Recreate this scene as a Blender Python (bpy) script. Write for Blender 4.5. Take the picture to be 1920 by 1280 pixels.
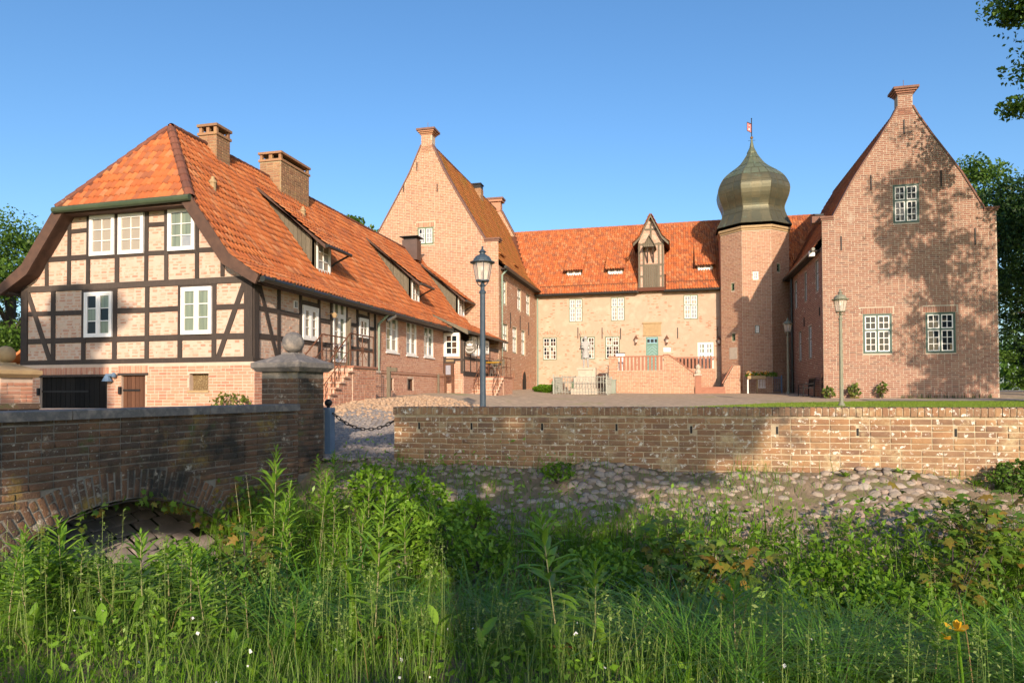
import bpy, math, random
import numpy as np
from mathutils import Vector, Matrix
random.seed(7); RNG = np.random.default_rng(7)
R = math.radians
scene = bpy.context.scene
COL = scene.collection
for o in list(bpy.data.objects): bpy.data.objects.remove(o)

# ------------------------------------------------------------------ camera
YAW = R(13.6); PITCH = R(1.1); ROLL = 0.004; EYE = 1.7
FPX, CX, CY, SH = 1280.0, 960.0, 640.0, 70.42
sa, ca, sp, cp = math.sin(YAW), math.cos(YAW), math.sin(PITCH), math.cos(PITCH)
FW = Vector((-sa*cp, ca*cp, sp)); rt0 = Vector((ca, sa, 0)); up0 = Vector((sa*sp, -ca*sp, cp))
RT = math.cos(ROLL)*rt0 - math.sin(ROLL)*up0
UP = math.sin(ROLL)*rt0 + math.cos(ROLL)*up0
cam = bpy.data.cameras.new('camera'); camo = bpy.data.objects.new('camera', cam); COL.objects.link(camo)
m = Matrix((RT, UP, -FW)).transposed().to_4x4(); m.translation = Vector((0, 0, EYE)); camo.matrix_world = m
cam.sensor_width = 36; cam.lens = 36*FPX/1920; cam.shift_y = SH/1920; cam.clip_start = 0.05; cam.clip_end = 3000
scene.camera = camo
# ------------------------------------------------------------------ sky, sun, exposure
SUN_EL = R(18.5); SUN_AZ = R(19.0)          # light travels 19 deg left of +y
LIGHT = Vector((-math.sin(SUN_AZ)*math.cos(SUN_EL), math.cos(SUN_AZ)*math.cos(SUN_EL), -math.sin(SUN_EL)))
w = bpy.data.worlds.new('World'); scene.world = w; w.use_nodes = True
nt = w.node_tree; nt.nodes.clear()
sky = nt.nodes.new('ShaderNodeTexSky'); sky.sky_type = 'NISHITA'; sky.sun_disc = False
sky.sun_elevation = SUN_EL; sky.sun_rotation = math.atan2(-LIGHT.x, -LIGHT.y)
sky.air_density = 1.0; sky.dust_density = 1.6; sky.ozone_density = 3.3; sky.altitude = 0
bg = nt.nodes.new('ShaderNodeBackground'); bg.inputs[1].default_value = 0.10
wo = nt.nodes.new('ShaderNodeOutputWorld')
hs = nt.nodes.new('ShaderNodeHueSaturation'); hs.inputs['Saturation'].default_value = 1.14; nt.links.new(sky.outputs[0], hs.inputs['Color']); nt.links.new(hs.outputs[0], bg.inputs[0]); nt.links.new(bg.outputs[0], wo.inputs[0])
sl = bpy.data.lights.new('sun', 'SUN'); sl.energy = 2.85; sl.angle = R(0.53); sl.color = (1.0, 0.80, 0.615)
so = bpy.data.objects.new('sun', sl); COL.objects.link(so)
so.rotation_mode = 'QUATERNION'; so.rotation_quaternion = LIGHT.to_track_quat('-Z', 'Y'); so.location = (20, -20, 30)
vs = scene.view_settings; scene.display_settings.display_device = 'sRGB'
vs.view_transform = 'Standard'; vs.look = 'None'; vs.exposure = 1.15; vs.gamma = 1.0; vs.use_curve_mapping = False
scene.render.engine = 'CYCLES'
cy = scene.cycles; cy.use_denoising = True
try: cy.denoiser = 'OPENIMAGEDENOISE'
except Exception: pass
cy.max_bounces = 5; cy.diffuse_bounces = 3; cy.glossy_bounces = 2; cy.transmission_bounces = 4; cy.transparent_max_bounces = 6
cy.caustics_reflective = False; cy.caustics_refractive = False; cy.sample_clamp_indirect = 4

# ------------------------------------------------------------------ picture -> place helpers
def ray(px, py):
    return FW + (px-CX)/FPX*RT - (py-CY-SH)/FPX*UP
EYEV = Vector((0, 0, EYE))
def onx(px, py, x): d = ray(px, py); return EYEV + d*(x/d.x)
def ony(px, py, y): d = ray(px, py); return EYEV + d*(y/d.y)
def onz(px, py, z): d = ray(px, py); return EYEV + d*((z-EYE)/d.z)
def onp(px, py, P, n): d = ray(px, py); return EYEV + d*((P-EYEV).dot(n)/d.dot(n))
def depth(p): return (Vector(p)-EYEV).dot(FW)
def sst(a, b, x):
    t = min(1, max(0, (x-a)/(b-a))); return t*t*(3-2*t)
def lerpt(tab, x):
    if x <= tab[0][0]: return tab[0][1]
    for (a, va), (b, vb) in zip(tab, tab[1:]):
        if x <= b: return va+(vb-va)*(x-a)/(b-a)
    return tab[-1][1]

# ------------------------------------------------------------------ objects
WO = {}
def tag(o, label=None, cat=None, group=None, kind=None):
    if label: o['label'] = label
    if cat: o['category'] = cat
    if group: o['group'] = group
    if kind: o['kind'] = kind
    return o
def thing(name, label, cat, loc=(0, 0, 0), group=None, rz=0):
    o = bpy.data.objects.new(name, None); COL.objects.link(o); o.location = loc; o.rotation_euler = (0, 0, rz)
    o.empty_display_size = 0.2
    WO[o.name] = Vector(loc); return tag(o, label, cat, group)
def link(name, me, parent=None, local=False, loc=None):
    o = bpy.data.objects.new(name, me); COL.objects.link(o)
    if parent is not None:
        o.parent = parent
        base = Vector((0, 0, 0)) if local else -WO[parent.name]
    else: base = Vector((0, 0, 0))
    o.location = base + Vector(loc if loc is not None else (0, 0, 0))
    WO[o.name] = (WO[parent.name] if parent is not None else Vector((0, 0, 0))) + o.location
    return o
def link_m(name, me, parent, M):
    """world matrix placement under a parent whose frame is translation only"""
    o = bpy.data.objects.new(name, me); COL.objects.link(o); o.parent = parent
    M = M.copy(); M.translation = M.translation - WO[parent.name]; o.matrix_local = M
    WO[o.name] = M.translation + WO[parent.name]; return o

class MB:
    def __init__(s): s.v = []; s.f = []; s.m = []
    def add(s, pts, faces, m=0):
        b = len(s.v); s.v += [tuple(p) for p in pts]
        for f in faces: s.f.append(tuple(i+b for i in f)); s.m.append(m)
    def poly(s, pts, m=0): s.add(pts, [tuple(range(len(pts)))], m)
    def ob(s, o, a, b, c, m=0):
        o, a, b, c = Vector(o), Vector(a), Vector(b), Vector(c)
        p = [o, o+a, o+a+b, o+b, o+c, o+a+c, o+a+b+c, o+b+c]
        s.add(p, [(0, 3, 2, 1), (4, 5, 6, 7), (0, 1, 5, 4), (1, 2, 6, 5), (2, 3, 7, 6), (3, 0, 4, 7)], m)
    def box(s, x0, x1, y0, y1, z0, z1, m=0): s.ob((x0, y0, z0), (x1-x0, 0, 0), (0, y1-y0, 0), (0, 0, z1-z0), m)
    def beam(s, a, b, wd, hd, nrm, m=0):
        """bar from a to b, width wd across (in the plane), depth hd along nrm starting at the plane"""
        a, b, n = Vector(a), Vector(b), Vector(nrm).normalized(); d = (b-a); t = n.cross(d.normalized()).normalized()*wd
        s.ob(a-t/2, d, t, n*hd, m)
    def prism(s, pts, vec, m=0):
        n = len(pts); vec = Vector(vec); P = [Vector(p) for p in pts]
        s.add(P+[p+vec for p in P], [tuple(range(n))[::-1], tuple(range(n, 2*n))]+[(i, (i+1) % n, n+(i+1) % n, n+i) for i in range(n)], m)
    def tube(s, path, r, n=8, m=0, cap=True):
        P = [Vector(p) for p in path]; rr = r if isinstance(r, (list, tuple)) else [r]*len(P); b = len(s.v); ref = None
        for i, p in enumerate(P):
            d = (P[min(i+1, len(P)-1)]-P[max(i-1, 0)]).normalized()
            if ref is None: ref = Vector((0, 0, 1)) if abs(d.z) < .9 else Vector((1, 0, 0))
            u = d.cross(ref).normalized(); v2 = d.cross(u).normalized(); ref = v2.cross(d) if False else ref
            for k in range(n):
                a = 2*math.pi*k/n; s.v.append(tuple(p+(u*math.cos(a)+v2*math.sin(a))*rr[i]))
        for i in range(len(P)-1):
            for k in range(n):
                k2 = (k+1) % n; s.f.append((b+i*n+k, b+i*n+k2, b+(i+1)*n+k2, b+(i+1)*n+k)); s.m.append(m)
        if cap:
            s.f.append(tuple(b+k for k in range(n))[::-1]); s.m.append(m)
            e = b+(len(P)-1)*n; s.f.append(tuple(e+k for k in range(n))); s.m.append(m)
    def lathe(s, prof, c=(0, 0, 0), n=16, a0=0., m=0, cap=True):
        b = len(s.v); c = Vector(c)
        for r, z in prof:
            for k in range(n):
                a = a0+2*math.pi*k/n; s.v.append((c.x+r*math.cos(a), c.y+r*math.sin(a), c.z+z))
        for i in range(len(prof)-1):
            for k in range(n):
                k2 = (k+1) % n; s.f.append((b+i*n+k, b+i*n+k2, b+(i+1)*n+k2, b+(i+1)*n+k)); s.m.append(m)
        if cap:
            s.f.append(tuple(b+k for k in range(n))[::-1]); s.m.append(m)
            e = b+(len(prof)-1)*n; s.f.append(tuple(e+k for k in range(n))); s.m.append(m)
    def mesh(s, name, mats, smooth=False):
        me = bpy.data.meshes.new(name); me.from_pydata(s.v, [], s.f)
        mats = mats if isinstance(mats, (list, tuple)) else [mats]
        for q in mats: me.materials.append(q)
        if len(mats) > 1: me.polygons.foreach_set('material_index', s.m)
        if smooth: me.polygons.foreach_set('use_smooth', [True]*len(s.f))
        me.update(); return me
    def build(s, name, mats, parent=None, smooth=False, local=False, loc=None, stuff=False):
        o = link(name, s.mesh(name, mats, smooth), parent, local, loc)
        if stuff: o['kind'] = 'stuff'
        return o
def np_mesh(name, V, F, mats, smooth=False, mi=None):
    V = np.asarray(V, np.float32); F = np.asarray(F, np.int32); k = F.shape[1]
    me = bpy.data.meshes.new(name); me.vertices.add(len(V)); me.vertices.foreach_set('co', V.ravel())
    me.loops.add(F.size); me.loops.foreach_set('vertex_index', F.ravel())
    me.polygons.add(len(F)); me.polygons.foreach_set('loop_start', np.arange(0, F.size, k, dtype=np.int32))
    for q in (mats if isinstance(mats, (list, tuple)) else [mats]): me.materials.append(q)
    if mi is not None: me.polygons.foreach_set('material_index', np.asarray(mi, np.int32))
    if smooth: me.polygons.foreach_set('use_smooth', np.ones(len(F), bool))
    me.update(calc_edges=True); me.validate(); return me
def stamp(V0, F0, Ms):
    """copies of a small mesh by 4x4 matrices -> arrays"""
    V0 = np.asarray(V0, float); F0 = np.asarray(F0); A = np.array([np.array(M) for M in Ms])
    V = np.einsum('nij,vj->nvi', A[:, :3, :3], V0)+A[:, None, :3, 3]
    F = (F0[None]+(np.arange(len(Ms))*len(V0))[:, None, None]).reshape(-1, F0.shape[1])
    return V.reshape(-1, 3), F
def frame_m(o, u, v, n, su=1, sv=1, sn=1):
    M = Matrix((Vector(u)*su, Vector(v)*sv, Vector(n)*sn)).transposed().to_4x4(); M.translation = Vector(o); return M

# ------------------------------------------------------------------ materials
def mat(name, cols, rough=.85, scale=3., detail=5., rnd=None, rmix=.75, bump=.15, bscale=60., spots=(), metallic=0., spec=.3, stretch=(1, 1, 1),
        transl=0., lo=.32, hi=.68, emit=None, alpha=1., local=False):
    mt = bpy.data.materials.new(name); mt.use_nodes = True; N = mt.node_tree.nodes; L = mt.node_tree.links; N.clear()
    out = N.new('ShaderNodeOutputMaterial'); b = N.new('ShaderNodeBsdfPrincipled')
    b.inputs['Roughness'].default_value = rough; b.inputs['Metallic'].default_value = metallic
    b.inputs['Specular IOR Level'].default_value = spec
    if local:
        tc = N.new('ShaderNodeTexCoord'); src = tc.outputs['Object']
    else:
        g = N.new('ShaderNodeNewGeometry'); src = g.outputs['Position']
    mp = N.new('ShaderNodeMapping'); mp.inputs['Scale'].default_value = stretch; L.new(src, mp.inputs[0]); P = mp.outputs[0]
    def noise(sc, det=5., rg=.6):
        n = N.new('ShaderNodeTexNoise'); n.inputs['Scale'].default_value = sc; n.inputs['Detail'].default_value = det; n.inputs['Roughness'].default_value = rg
        L.new(P, n.inputs['Vector']); return n.outputs['Fac']
    def ramp(f, cs, a, z, interp='LINEAR'):
        r = N.new('ShaderNodeValToRGB'); r.color_ramp.interpolation = interp; e = r.color_ramp.elements
        while len(e) < len(cs): e.new(.5)
        for i, c in enumerate(cs):
            e[i].position = a+(z-a)*i/max(1, len(cs)-(0 if interp == 'CONSTANT' else 1)); e[i].color = (*c, 1)
        L.new(f, r.inputs[0]); return r.outputs[0]
    def mixc(f, a, c, mode='MIX'):
        x = N.new('ShaderNodeMix'); x.data_type = 'RGBA'; x.blend_type = mode
        if isinstance(f, float): x.inputs[0].default_value = f
        else: L.new(f, x.inputs[0])
        for s, i in ((a, 6), (c, 7)):
            if isinstance(s, tuple): x.inputs[i].default_value = (*s, 1)
            else: L.new(s, x.inputs[i])
        return x.outputs[2]
    col = ramp(noise(scale, detail), cols, lo, hi) if len(cols) > 1 else None
    if col is None:
        c0 = N.new('ShaderNodeRGB'); c0.outputs[0].default_value = (*cols[0], 1); col = c0.outputs[0]
    if rnd:
        gi = N.new('ShaderNodeNewGeometry'); oi = N.new('ShaderNodeObjectInfo'); ad = N.new('ShaderNodeMath'); ad.operation = 'ADD'
        L.new(gi.outputs['Random Per Island'], ad.inputs[0]); L.new(oi.outputs['Random'], ad.inputs[1])
        fr = N.new('ShaderNodeMath'); fr.operation = 'FRACT'; L.new(ad.outputs[0], fr.inputs[0])
        col = mixc(float(rmix), col, ramp(fr.outputs[0], rnd, 0, 1, 'LINEAR'))
    for (c, sc, th, sf) in spots:
        f = ramp(noise(sc, 6, .7), [(0, 0, 0), (1, 1, 1)], th, th+sf); col = mixc(f, col, c)
    L.new(col, b.inputs['Base Color'])
    if bump:
        bp = N.new('ShaderNodeBump'); bp.inputs['Strength'].default_value = bump; bp.inputs['Distance'].default_value = .02
        L.new(noise(bscale, 3), bp.inputs['Height']); L.new(bp.outputs[0], b.inputs['Normal'])
    if alpha < 1: b.inputs['Alpha'].default_value = alpha
    if transl:
        tr = N.new('ShaderNodeBsdfTranslucent'); L.new(col, tr.inputs[0]); mx = N.new('ShaderNodeMixShader'); mx.inputs[0].default_value = transl
        L.new(b.outputs[0], mx.inputs[1]); L.new(tr.outputs[0], mx.inputs[2]); L.new(mx.outputs[0], out.inputs[0])
    else: L.new(b.outputs[0], out.inputs[0])
    return mt
MM = {}
# brick and mortar
MM['brick_gable'] = mat('brick_gable', [(.40, .205, .125), (.34, .165, .10)], rnd=[(.36, .17, .10), (.46, .245, .15), (.40, .195, .12), (.47, .29, .185), (.30, .145, .095), (.42, .24, .125)], scale=8, spots=[((.49, .36, .25), 5., .62, .1)])
MM['mortar_gable'] = mat('mortar_gable', [(.56, .44, .33), (.49, .38, .275)], scale=5)
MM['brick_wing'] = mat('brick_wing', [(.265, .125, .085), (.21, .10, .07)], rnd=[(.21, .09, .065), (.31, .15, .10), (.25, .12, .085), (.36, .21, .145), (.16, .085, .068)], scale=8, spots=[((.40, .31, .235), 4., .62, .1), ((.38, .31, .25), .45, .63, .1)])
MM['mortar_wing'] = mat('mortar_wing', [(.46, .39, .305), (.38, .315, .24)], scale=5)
MM['brick_hall'] = mat('brick_hall', [(.40, .20, .115), (.36, .17, .10)], rnd=[(.40, .19, .11), (.47, .27, .16), (.33, .15, .09), (.49, .32, .2)], scale=8)
MM['mortar_hall'] = mat('mortar_hall', [(.48, .36, .265), (.43, .32, .23), (.52, .395, .295)], scale=1.2, bump=.5, bscale=18, spots=[((.41, .27, .18), 9., .63, .12)])
MM['brick_house'] = mat('brick_house', [(.50, .30, .21), (.43, .24, .17)], rnd=[(.46, .25, .17), (.55, .39, .29), (.42, .21, .14), (.57, .44, .34), (.48, .30, .21)], scale=8, spots=[((.60, .47, .37), 7., .58, .1), ((.40, .2, .14), .9, .60, .12)])
MM['mortar_house'] = mat('mortar_house', [(.54, .43, .345), (.48, .375, .29)], scale=4, bump=.3, spots=[((.42, .31, .235), .9, .58, .15)])
MM['brick_plinth'] = mat('brick_plinth', [(.48, .25, .16), (.42, .2, .13)], rnd=[(.46, .22, .13), (.54, .32, .22), (.40, .17, .11), (.52, .28, .18)], scale=8, spots=[((.58, .45, .34), 6., .60, .1)])
MM['mortar_plinth'] = mat('mortar_plinth', [(.56, .44, .35), (.48, .375, .285)], scale=5)
MM['brick_old'] = mat('brick_old', [(.31, .17, .085), (.18, .11, .065), (.40, .255, .13)], rnd=[(.34, .17, .08), (.24, .13, .075), (.42, .25, .12), (.18, .105, .075), (.38, .23, .11)], rmix=.55, scale=2.2, bump=.6, bscale=60,
    spots=[((.48, .39, .23), 2.6, .55, .16), ((.66, .63, .54), 13., .575, .06), ((.60, .59, .53), 5., .63, .08), ((.075, .065, .05), .8, .585, .16), ((.34, .23, .06), 3., .66, .1)])
MM['mortar_old'] = mat('mortar_old', [(.50, .41, .27), (.38, .31, .21), (.56, .47, .33)], scale=3, bump=.6, bscale=40, spots=[((.66, .64, .56), 13., .575, .06), ((.10, .085, .07), .8, .59, .16)])
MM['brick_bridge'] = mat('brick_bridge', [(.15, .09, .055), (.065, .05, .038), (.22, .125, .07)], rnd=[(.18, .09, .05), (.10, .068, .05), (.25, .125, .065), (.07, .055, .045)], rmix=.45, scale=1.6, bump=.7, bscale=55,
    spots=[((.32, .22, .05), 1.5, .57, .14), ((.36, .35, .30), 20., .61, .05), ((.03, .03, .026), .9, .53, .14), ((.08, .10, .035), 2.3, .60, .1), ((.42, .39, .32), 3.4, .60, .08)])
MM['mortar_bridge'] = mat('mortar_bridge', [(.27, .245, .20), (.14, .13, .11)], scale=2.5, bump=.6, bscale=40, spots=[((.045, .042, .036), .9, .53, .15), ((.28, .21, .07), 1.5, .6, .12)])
MM['stone_cap'] = mat('stone_cap', [(.22, .20, .18), (.13, .125, .12), (.30, .26, .22)], scale=5, bump=.35, bscale=60, spots=[((.07, .07, .065), 3., .6, .15), ((.4, .38, .33), 30., .66, .04)])
MM['sandstone'] = mat('sandstone', [(.42, .30, .16), (.34, .24, .13)], scale=6, bump=.3)
MM['limestone'] = mat('limestone', [(.50, .43, .34), (.42, .36, .29)], scale=6, bump=.2)
MM['grey_stone'] = mat('grey_stone', [(.40, .39, .37), (.32, .315, .30)], scale=14, bump=.2)
MM['red_stone'] = mat('red_stone', [(.36, .17, .11), (.30, .14, .09)], scale=6)
# wood, paint, metal
MM['timber'] = mat('timber', [(.055, .042, .036), (.036, .029, .026), (.075, .057, .047)], rnd=[(.04, .033, .03), (.075, .058, .047), (.055, .043, .037), (.10, .08, .066)], rmix=.55, scale=6, stretch=(3, 3, .6), bump=.5, bscale=50)
MM['verge'] = mat('verge', [(.115, .065, .045), (.075, .045, .034)], scale=5, bump=.3)
MM['grey_wood'] = mat('grey_wood', [(.16, .135, .095), (.10, .085, .062), (.2, .17, .12)], rnd=[(.12, .10, .07), (.2, .17, .12), (.15, .13, .09)], rmix=.5, scale=7, stretch=(4, 4, .5), bump=.4)
MM['dark_door'] = mat('dark_door', [(.010, .010, .010), (.016, .015, .014)], rnd=[(.008, .008, .008), (.018, .017, .016)], scale=8, stretch=(6, 6, .6), rough=.75, spec=.1)
MM['brown_door'] = mat('brown_door', [(.12, .055, .03), (.085, .04, .022)], rnd=[(.09, .04, .022), (.14, .065, .036)], scale=8, stretch=(6, 6, .6), rough=.6)
MM['white'] = mat('white', [(.80, .79, .76), (.74, .73, .70)], scale=9, rough=.45, bump=.03)
MM['green_frame'] = mat('green_frame', [(.022, .062, .052), (.03, .08, .06)], scale=9, rough=.45, bump=.05)
MM['green_pale'] = mat('green_pale', [(.10, .15, .085), (.13, .18, .10)], scale=9, rough=.55, bump=.05)
MM['door_green'] = mat('door_green', [(.12, .23, .19), (.15, .28, .23)], scale=6, rough=.5, bump=.05, rnd=[(.11, .22, .18), (.15, .27, .22)], rmix=.5)
MM['iron'] = mat('iron', [(.02, .02, .021), (.035, .033, .032)], scale=20, rough=.55, metallic=.4, bump=.1)
MM['gutter'] = mat('gutter', [(.045, .05, .045), (.07, .07, .06)], scale=6, rough=.4, metallic=.7)
MM['rail_steel'] = mat('rail_steel', [(.30, .28, .25), (.22, .2, .18)], scale=10, rough=.45, metallic=.7)
MM['lamp_green'] = mat('lamp_green', [(.22, .22, .16), (.17, .175, .13)], scale=10, rough=.55, bump=.05)
MM['lamp_dark'] = mat('lamp_dark', [(.035, .055, .075), (.05, .075, .1)], scale=10, rough=.45, bump=.05)
MM['bollard_blue'] = mat('bollard_blue', [(.13, .20, .29), (.10, .165, .25)], scale=8, rough=.5, bump=.08)
MM['copper_pipe'] = mat('copper_pipe', [(.26, .34, .26), (.2, .27, .21)], scale=8, rough=.6)
MM['copper'] = mat('copper', [(.12, .115, .07), (.09, .095, .065), (.155, .135, .075)], rnd=[(.095, .10, .07), (.14, .125, .07), (.11, .105, .065), (.165, .145, .085)], rmix=.5, scale=1.5, rough=.46, metallic=.4, bump=.08, bscale=25, spots=[((.15, .21, .15), 1.6, .60, .15)])
MM['copper_top'] = mat('copper_top', [(.15, .175, .11), (.11, .135, .09)], rnd=[(.12, .15, .09), (.165, .19, .125), (.15, .155, .09)], rmix=.5, scale=2, rough=.5, metallic=.35, bump=.08, spots=[((.17, .25, .18), 2.0, .58, .12)])
MM['pane_dark'] = mat('pane_dark', [(.012, .018, .024)], rough=.03, spec=.28, bump=.0)
MM['pane_cream'] = mat('pane_cream', [(.36, .31, .235), (.30, .26, .2)], scale=2, stretch=(1, 1, .1), rough=.12, spec=.7, bump=0)
MM['pane_green'] = mat('pane_green', [(.22, .26, .18), (.13, .16, .115)], scale=14, stretch=(1, 1, .05), rough=.06, spec=.8, bump=0)
MM['pane_pale'] = mat('pane_pale', [(.34, .35, .35), (.22, .25, .28)], scale=3, rough=.06, spec=.5, bump=0)
MM['pane_brown'] = mat('pane_brown', [(.11, .06, .035), (.05, .03, .02)], scale=3, rough=.06, spec=.8, bump=0)
MM['lamp_glass'] = mat('lamp_glass', [(.85, .75, .66)], rough=.15, spec=.6, bump=0, alpha=.42)
# roofs
TILE = [(.42, .115, .035), (.48, .16, .05), (.34, .095, .035), (.54, .20, .07), (.40, .11, .035), (.28, .095, .045), (.17, .075, .05), (.50, .26, .13), (.44, .13, .04)]
MM['tile_house'] = mat('tile_house', [(.45, .13, .037), (.38, .105, .034)], rnd=TILE, rmix=.55, scale=.8, rough=.8, bump=.15, spots=[((.27, .10, .045), 1.3, .63, .14), ((.40, .24, .10), 4.5, .64, .08), ((.08, .055, .04), 40., .67, .05)])
MM['tile_hall'] = mat('tile_hall', [(.40, .115, .036), (.33, .09, .033)], rnd=[(.38, .10, .033), (.45, .14, .04), (.31, .085, .032), (.47, .17, .055), (.26, .085, .04), (.16, .07, .045), (.48, .24, .11), (.40, .11, .035)], rmix=.6, scale=.8, rough=.8, bump=.15, spots=[((.25, .105, .045), .8, .57, .15), ((.36, .22, .08), 3., .65, .08), ((.10, .06, .035), 24., .66, .06)])
MM['tile_mossy'] = mat('tile_mossy', [(.33, .13, .035), (.36, .115, .033)], rnd=[(.30, .13, .035), (.38, .13, .035), (.26, .11, .035), (.34, .15, .035)], rmix=.5, scale=1, rough=.9, bump=.3, spots=[((.22, .15, .028), 1.1, .54, .12), ((.1, .09, .03), 12., .64, .08)])
MM['roof_under'] = mat('roof_under', [(.12, .045, .025)], scale=3)
MM['ridge'] = mat('ridge', [(.20, .075, .045), (.14, .06, .04)], rnd=[(.16, .06, .04), (.24, .09, .05), (.12, .055, .04)], rmix=.6, scale=5, spots=[((.28, .24, .16), 7., .62, .1)])
MM['ridge_hall'] = mat('ridge_hall', [(.36, .11, .045), (.28, .09, .04)], rnd=[(.34, .10, .04), (.42, .16, .07), (.26, .09, .05)], rmix=.6, scale=5)
MM['coping'] = mat('coping', [(.16, .085, .065), (.22, .12, .085)], scale=4, bump=.2)
MM['chimney'] = mat('chimney', [(.34, .18, .09), (.26, .14, .08)], rnd=[(.36, .18, .09), (.26, .13, .075), (.42, .25, .13), (.2, .12, .07)], rmix=.6, scale=5, spots=[((.42, .32, .07), 4., .60, .12)])
MM['chimney_mortar'] = mat('chimney_mortar', [(.36, .29, .19), (.3, .22, .12)], scale=5)
MM['soot'] = mat('soot', [(.015, .014, .014)])
MM['sheet_brown'] = mat('sheet_brown', [(.13, .085, .07), (.10, .07, .06)], rough=.5, metallic=.3)
# ground
MM['court'] = mat('court', [(.50, .37, .25), (.36, .28, .195), (.57, .44, .30)], scale=2.2, bump=.9, bscale=9, spots=[((.29, .30, .10), .45, .58, .10), ((.60, .49, .35), 5., .6, .1), ((.28, .22, .16), .9, .62, .1)])
MM['cobble'] = mat('cobble', [(.24, .215, .2), (.16, .15, .145), (.30, .26, .23)], rnd=[(.22, .2, .19), (.16, .15, .15), (.30, .26, .22), (.26, .21, .17)], rmix=.6, scale=9, bump=.4, bscale=50, rough=.7)
MM['lawn_blade'] = mat('lawn_blade', [(.2, .3, .03)], rnd=[(.16, .27, .025), (.24, .34, .04), (.28, .36, .06)], rmix=.85, transl=.4, bump=0)
MM['fieldstone'] = mat('fieldstone', [(.30, .235, .175), (.21, .17, .13), (.38, .31, .24)], rnd=[(.26, .195, .145), (.38, .29, .22), (.31, .28, .235), (.20, .165, .135), (.44, .385, .32), (.34, .235, .175)], rmix=.65, scale=11, bump=.8, bscale=30, spots=[((.5, .49, .43), 16., .64, .05), ((.17, .17, .06), 2.2, .60, .1)])
MM['earth'] = mat('earth', [(.23, .175, .115), (.155, .12, .08), (.13, .14, .045)], scale=4, bump=1.0, bscale=22)
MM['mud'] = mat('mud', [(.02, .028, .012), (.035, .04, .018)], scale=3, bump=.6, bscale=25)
MM['lawn'] = mat('lawn', [(.20, .29, .03), (.26, .34, .035), (.16, .25, .025)], scale=3, bump=.8, bscale=60)
MM['path'] = mat('path', [(.28, .25, .22), (.34, .29, .25)], scale=4)
GREENS = [(.09, .205, .010), (.14, .29, .012), (.055, .14, .008), (.20, .34, .016)]
MM['grass'] = mat('grass', [(.10, .2, .025)], rnd=GREENS, rmix=.85, transl=.35, rough=.55, bump=0)
MM['grass_pale'] = mat('grass_pale', [(.17, .25, .05)], rnd=[(.13, .24, .03), (.24, .3, .09), (.10, .2, .03)], rmix=.85, transl=.3, rough=.6, bump=0)
MM['sedge'] = mat('sedge', [(.08, .2, .025)], rnd=[(.065, .17, .018), (.105, .25, .032), (.08, .2, .015)], rmix=.85, transl=.3, rough=.35, bump=0)
MM['herb_leaf'] = mat('herb_leaf', [(.13, .275, .022)], rnd=[(.11, .235, .015), (.165, .32, .025), (.22, .37, .04), (.085, .19, .015)], rmix=.85, transl=.3, rough=.42, bump=0)
MM['herb_stem'] = mat('herb_stem', [(.24, .26, .12), (.26, .2, .12)], scale=6)
MM['maple_leaf'] = mat('maple_leaf', [(.11, .2, .022)], rnd=[(.09, .18, .02), (.13, .25, .026), (.17, .25, .03), (.10, .2, .022), (.32, .18, .035), (.075, .15, .018)], rmix=.9, transl=.35, rough=.45, bump=0)
MM['dark_leaf'] = mat('dark_leaf', [(.03, .075, .016)], rnd=[(.025, .065, .014), (.045, .10, .02), (.02, .05, .012)], rmix=.85, transl=.3, rough=.5, bump=0)
MM['tree_leaf'] = mat('tree_leaf', [(.07, .145, .02)], rnd=[(.055, .12, .018), (.09, .18, .024), (.12, .215, .026), (.04, .09, .015)], rmix=.85, transl=.35, rough=.5, bump=0)
MM['bark'] = mat('bark', [(.09, .075, .06), (.05, .042, .035)], scale=5, stretch=(4, 4, .8), bump=.6, bscale=20)
MM['yellow'] = mat('yellow', [(.75, .45, .02), (.6, .32, .01)], scale=20, rough=.5, transl=.3, bump=0)
MM['orange_flower'] = mat('orange_flower', [(.7, .35, .05)], rnd=[(.75, .2, .02), (.8, .5, .05), (.75, .7, .5), (.6, .12, .03)], rmix=.95, transl=.3, bump=0)
MM['black'] = mat('black', [(.012, .012, .012)], rough=.7)
MM['cabinet'] = mat('cabinet', [(.26, .29, .24), (.22, .25, .2)], scale=6, rough=.5)
MM['fence_iron'] = mat('fence_iron', [(.36, .37, .32), (.28, .29, .25)], scale=9, rough=.5, metallic=.2)
MM['sign'] = mat('sign', [(.15, .13, .10), (.12, .105, .085)], scale=8, rough=.5)
MM['flag_red'] = mat('flag_red', [(.42, .08, .09), (.5, .13, .13)], scale=9, rough=.5)
MM['paper'] = mat('paper', [(.36, .36, .40), (.2, .21, .27)], scale=25, rough=.5, bump=0)
MM['rust'] = mat('rust', [(.17, .075, .04), (.11, .05, .03)], scale=9, rough=.8)
MM['dry_stalk'] = mat('dry_stalk', [(.24, .19, .08)], rnd=[(.22, .18, .07), (.30, .24, .12), (.2, .12, .05), (.16, .19, .05)], rmix=.9, transl=.2, bump=0)
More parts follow.
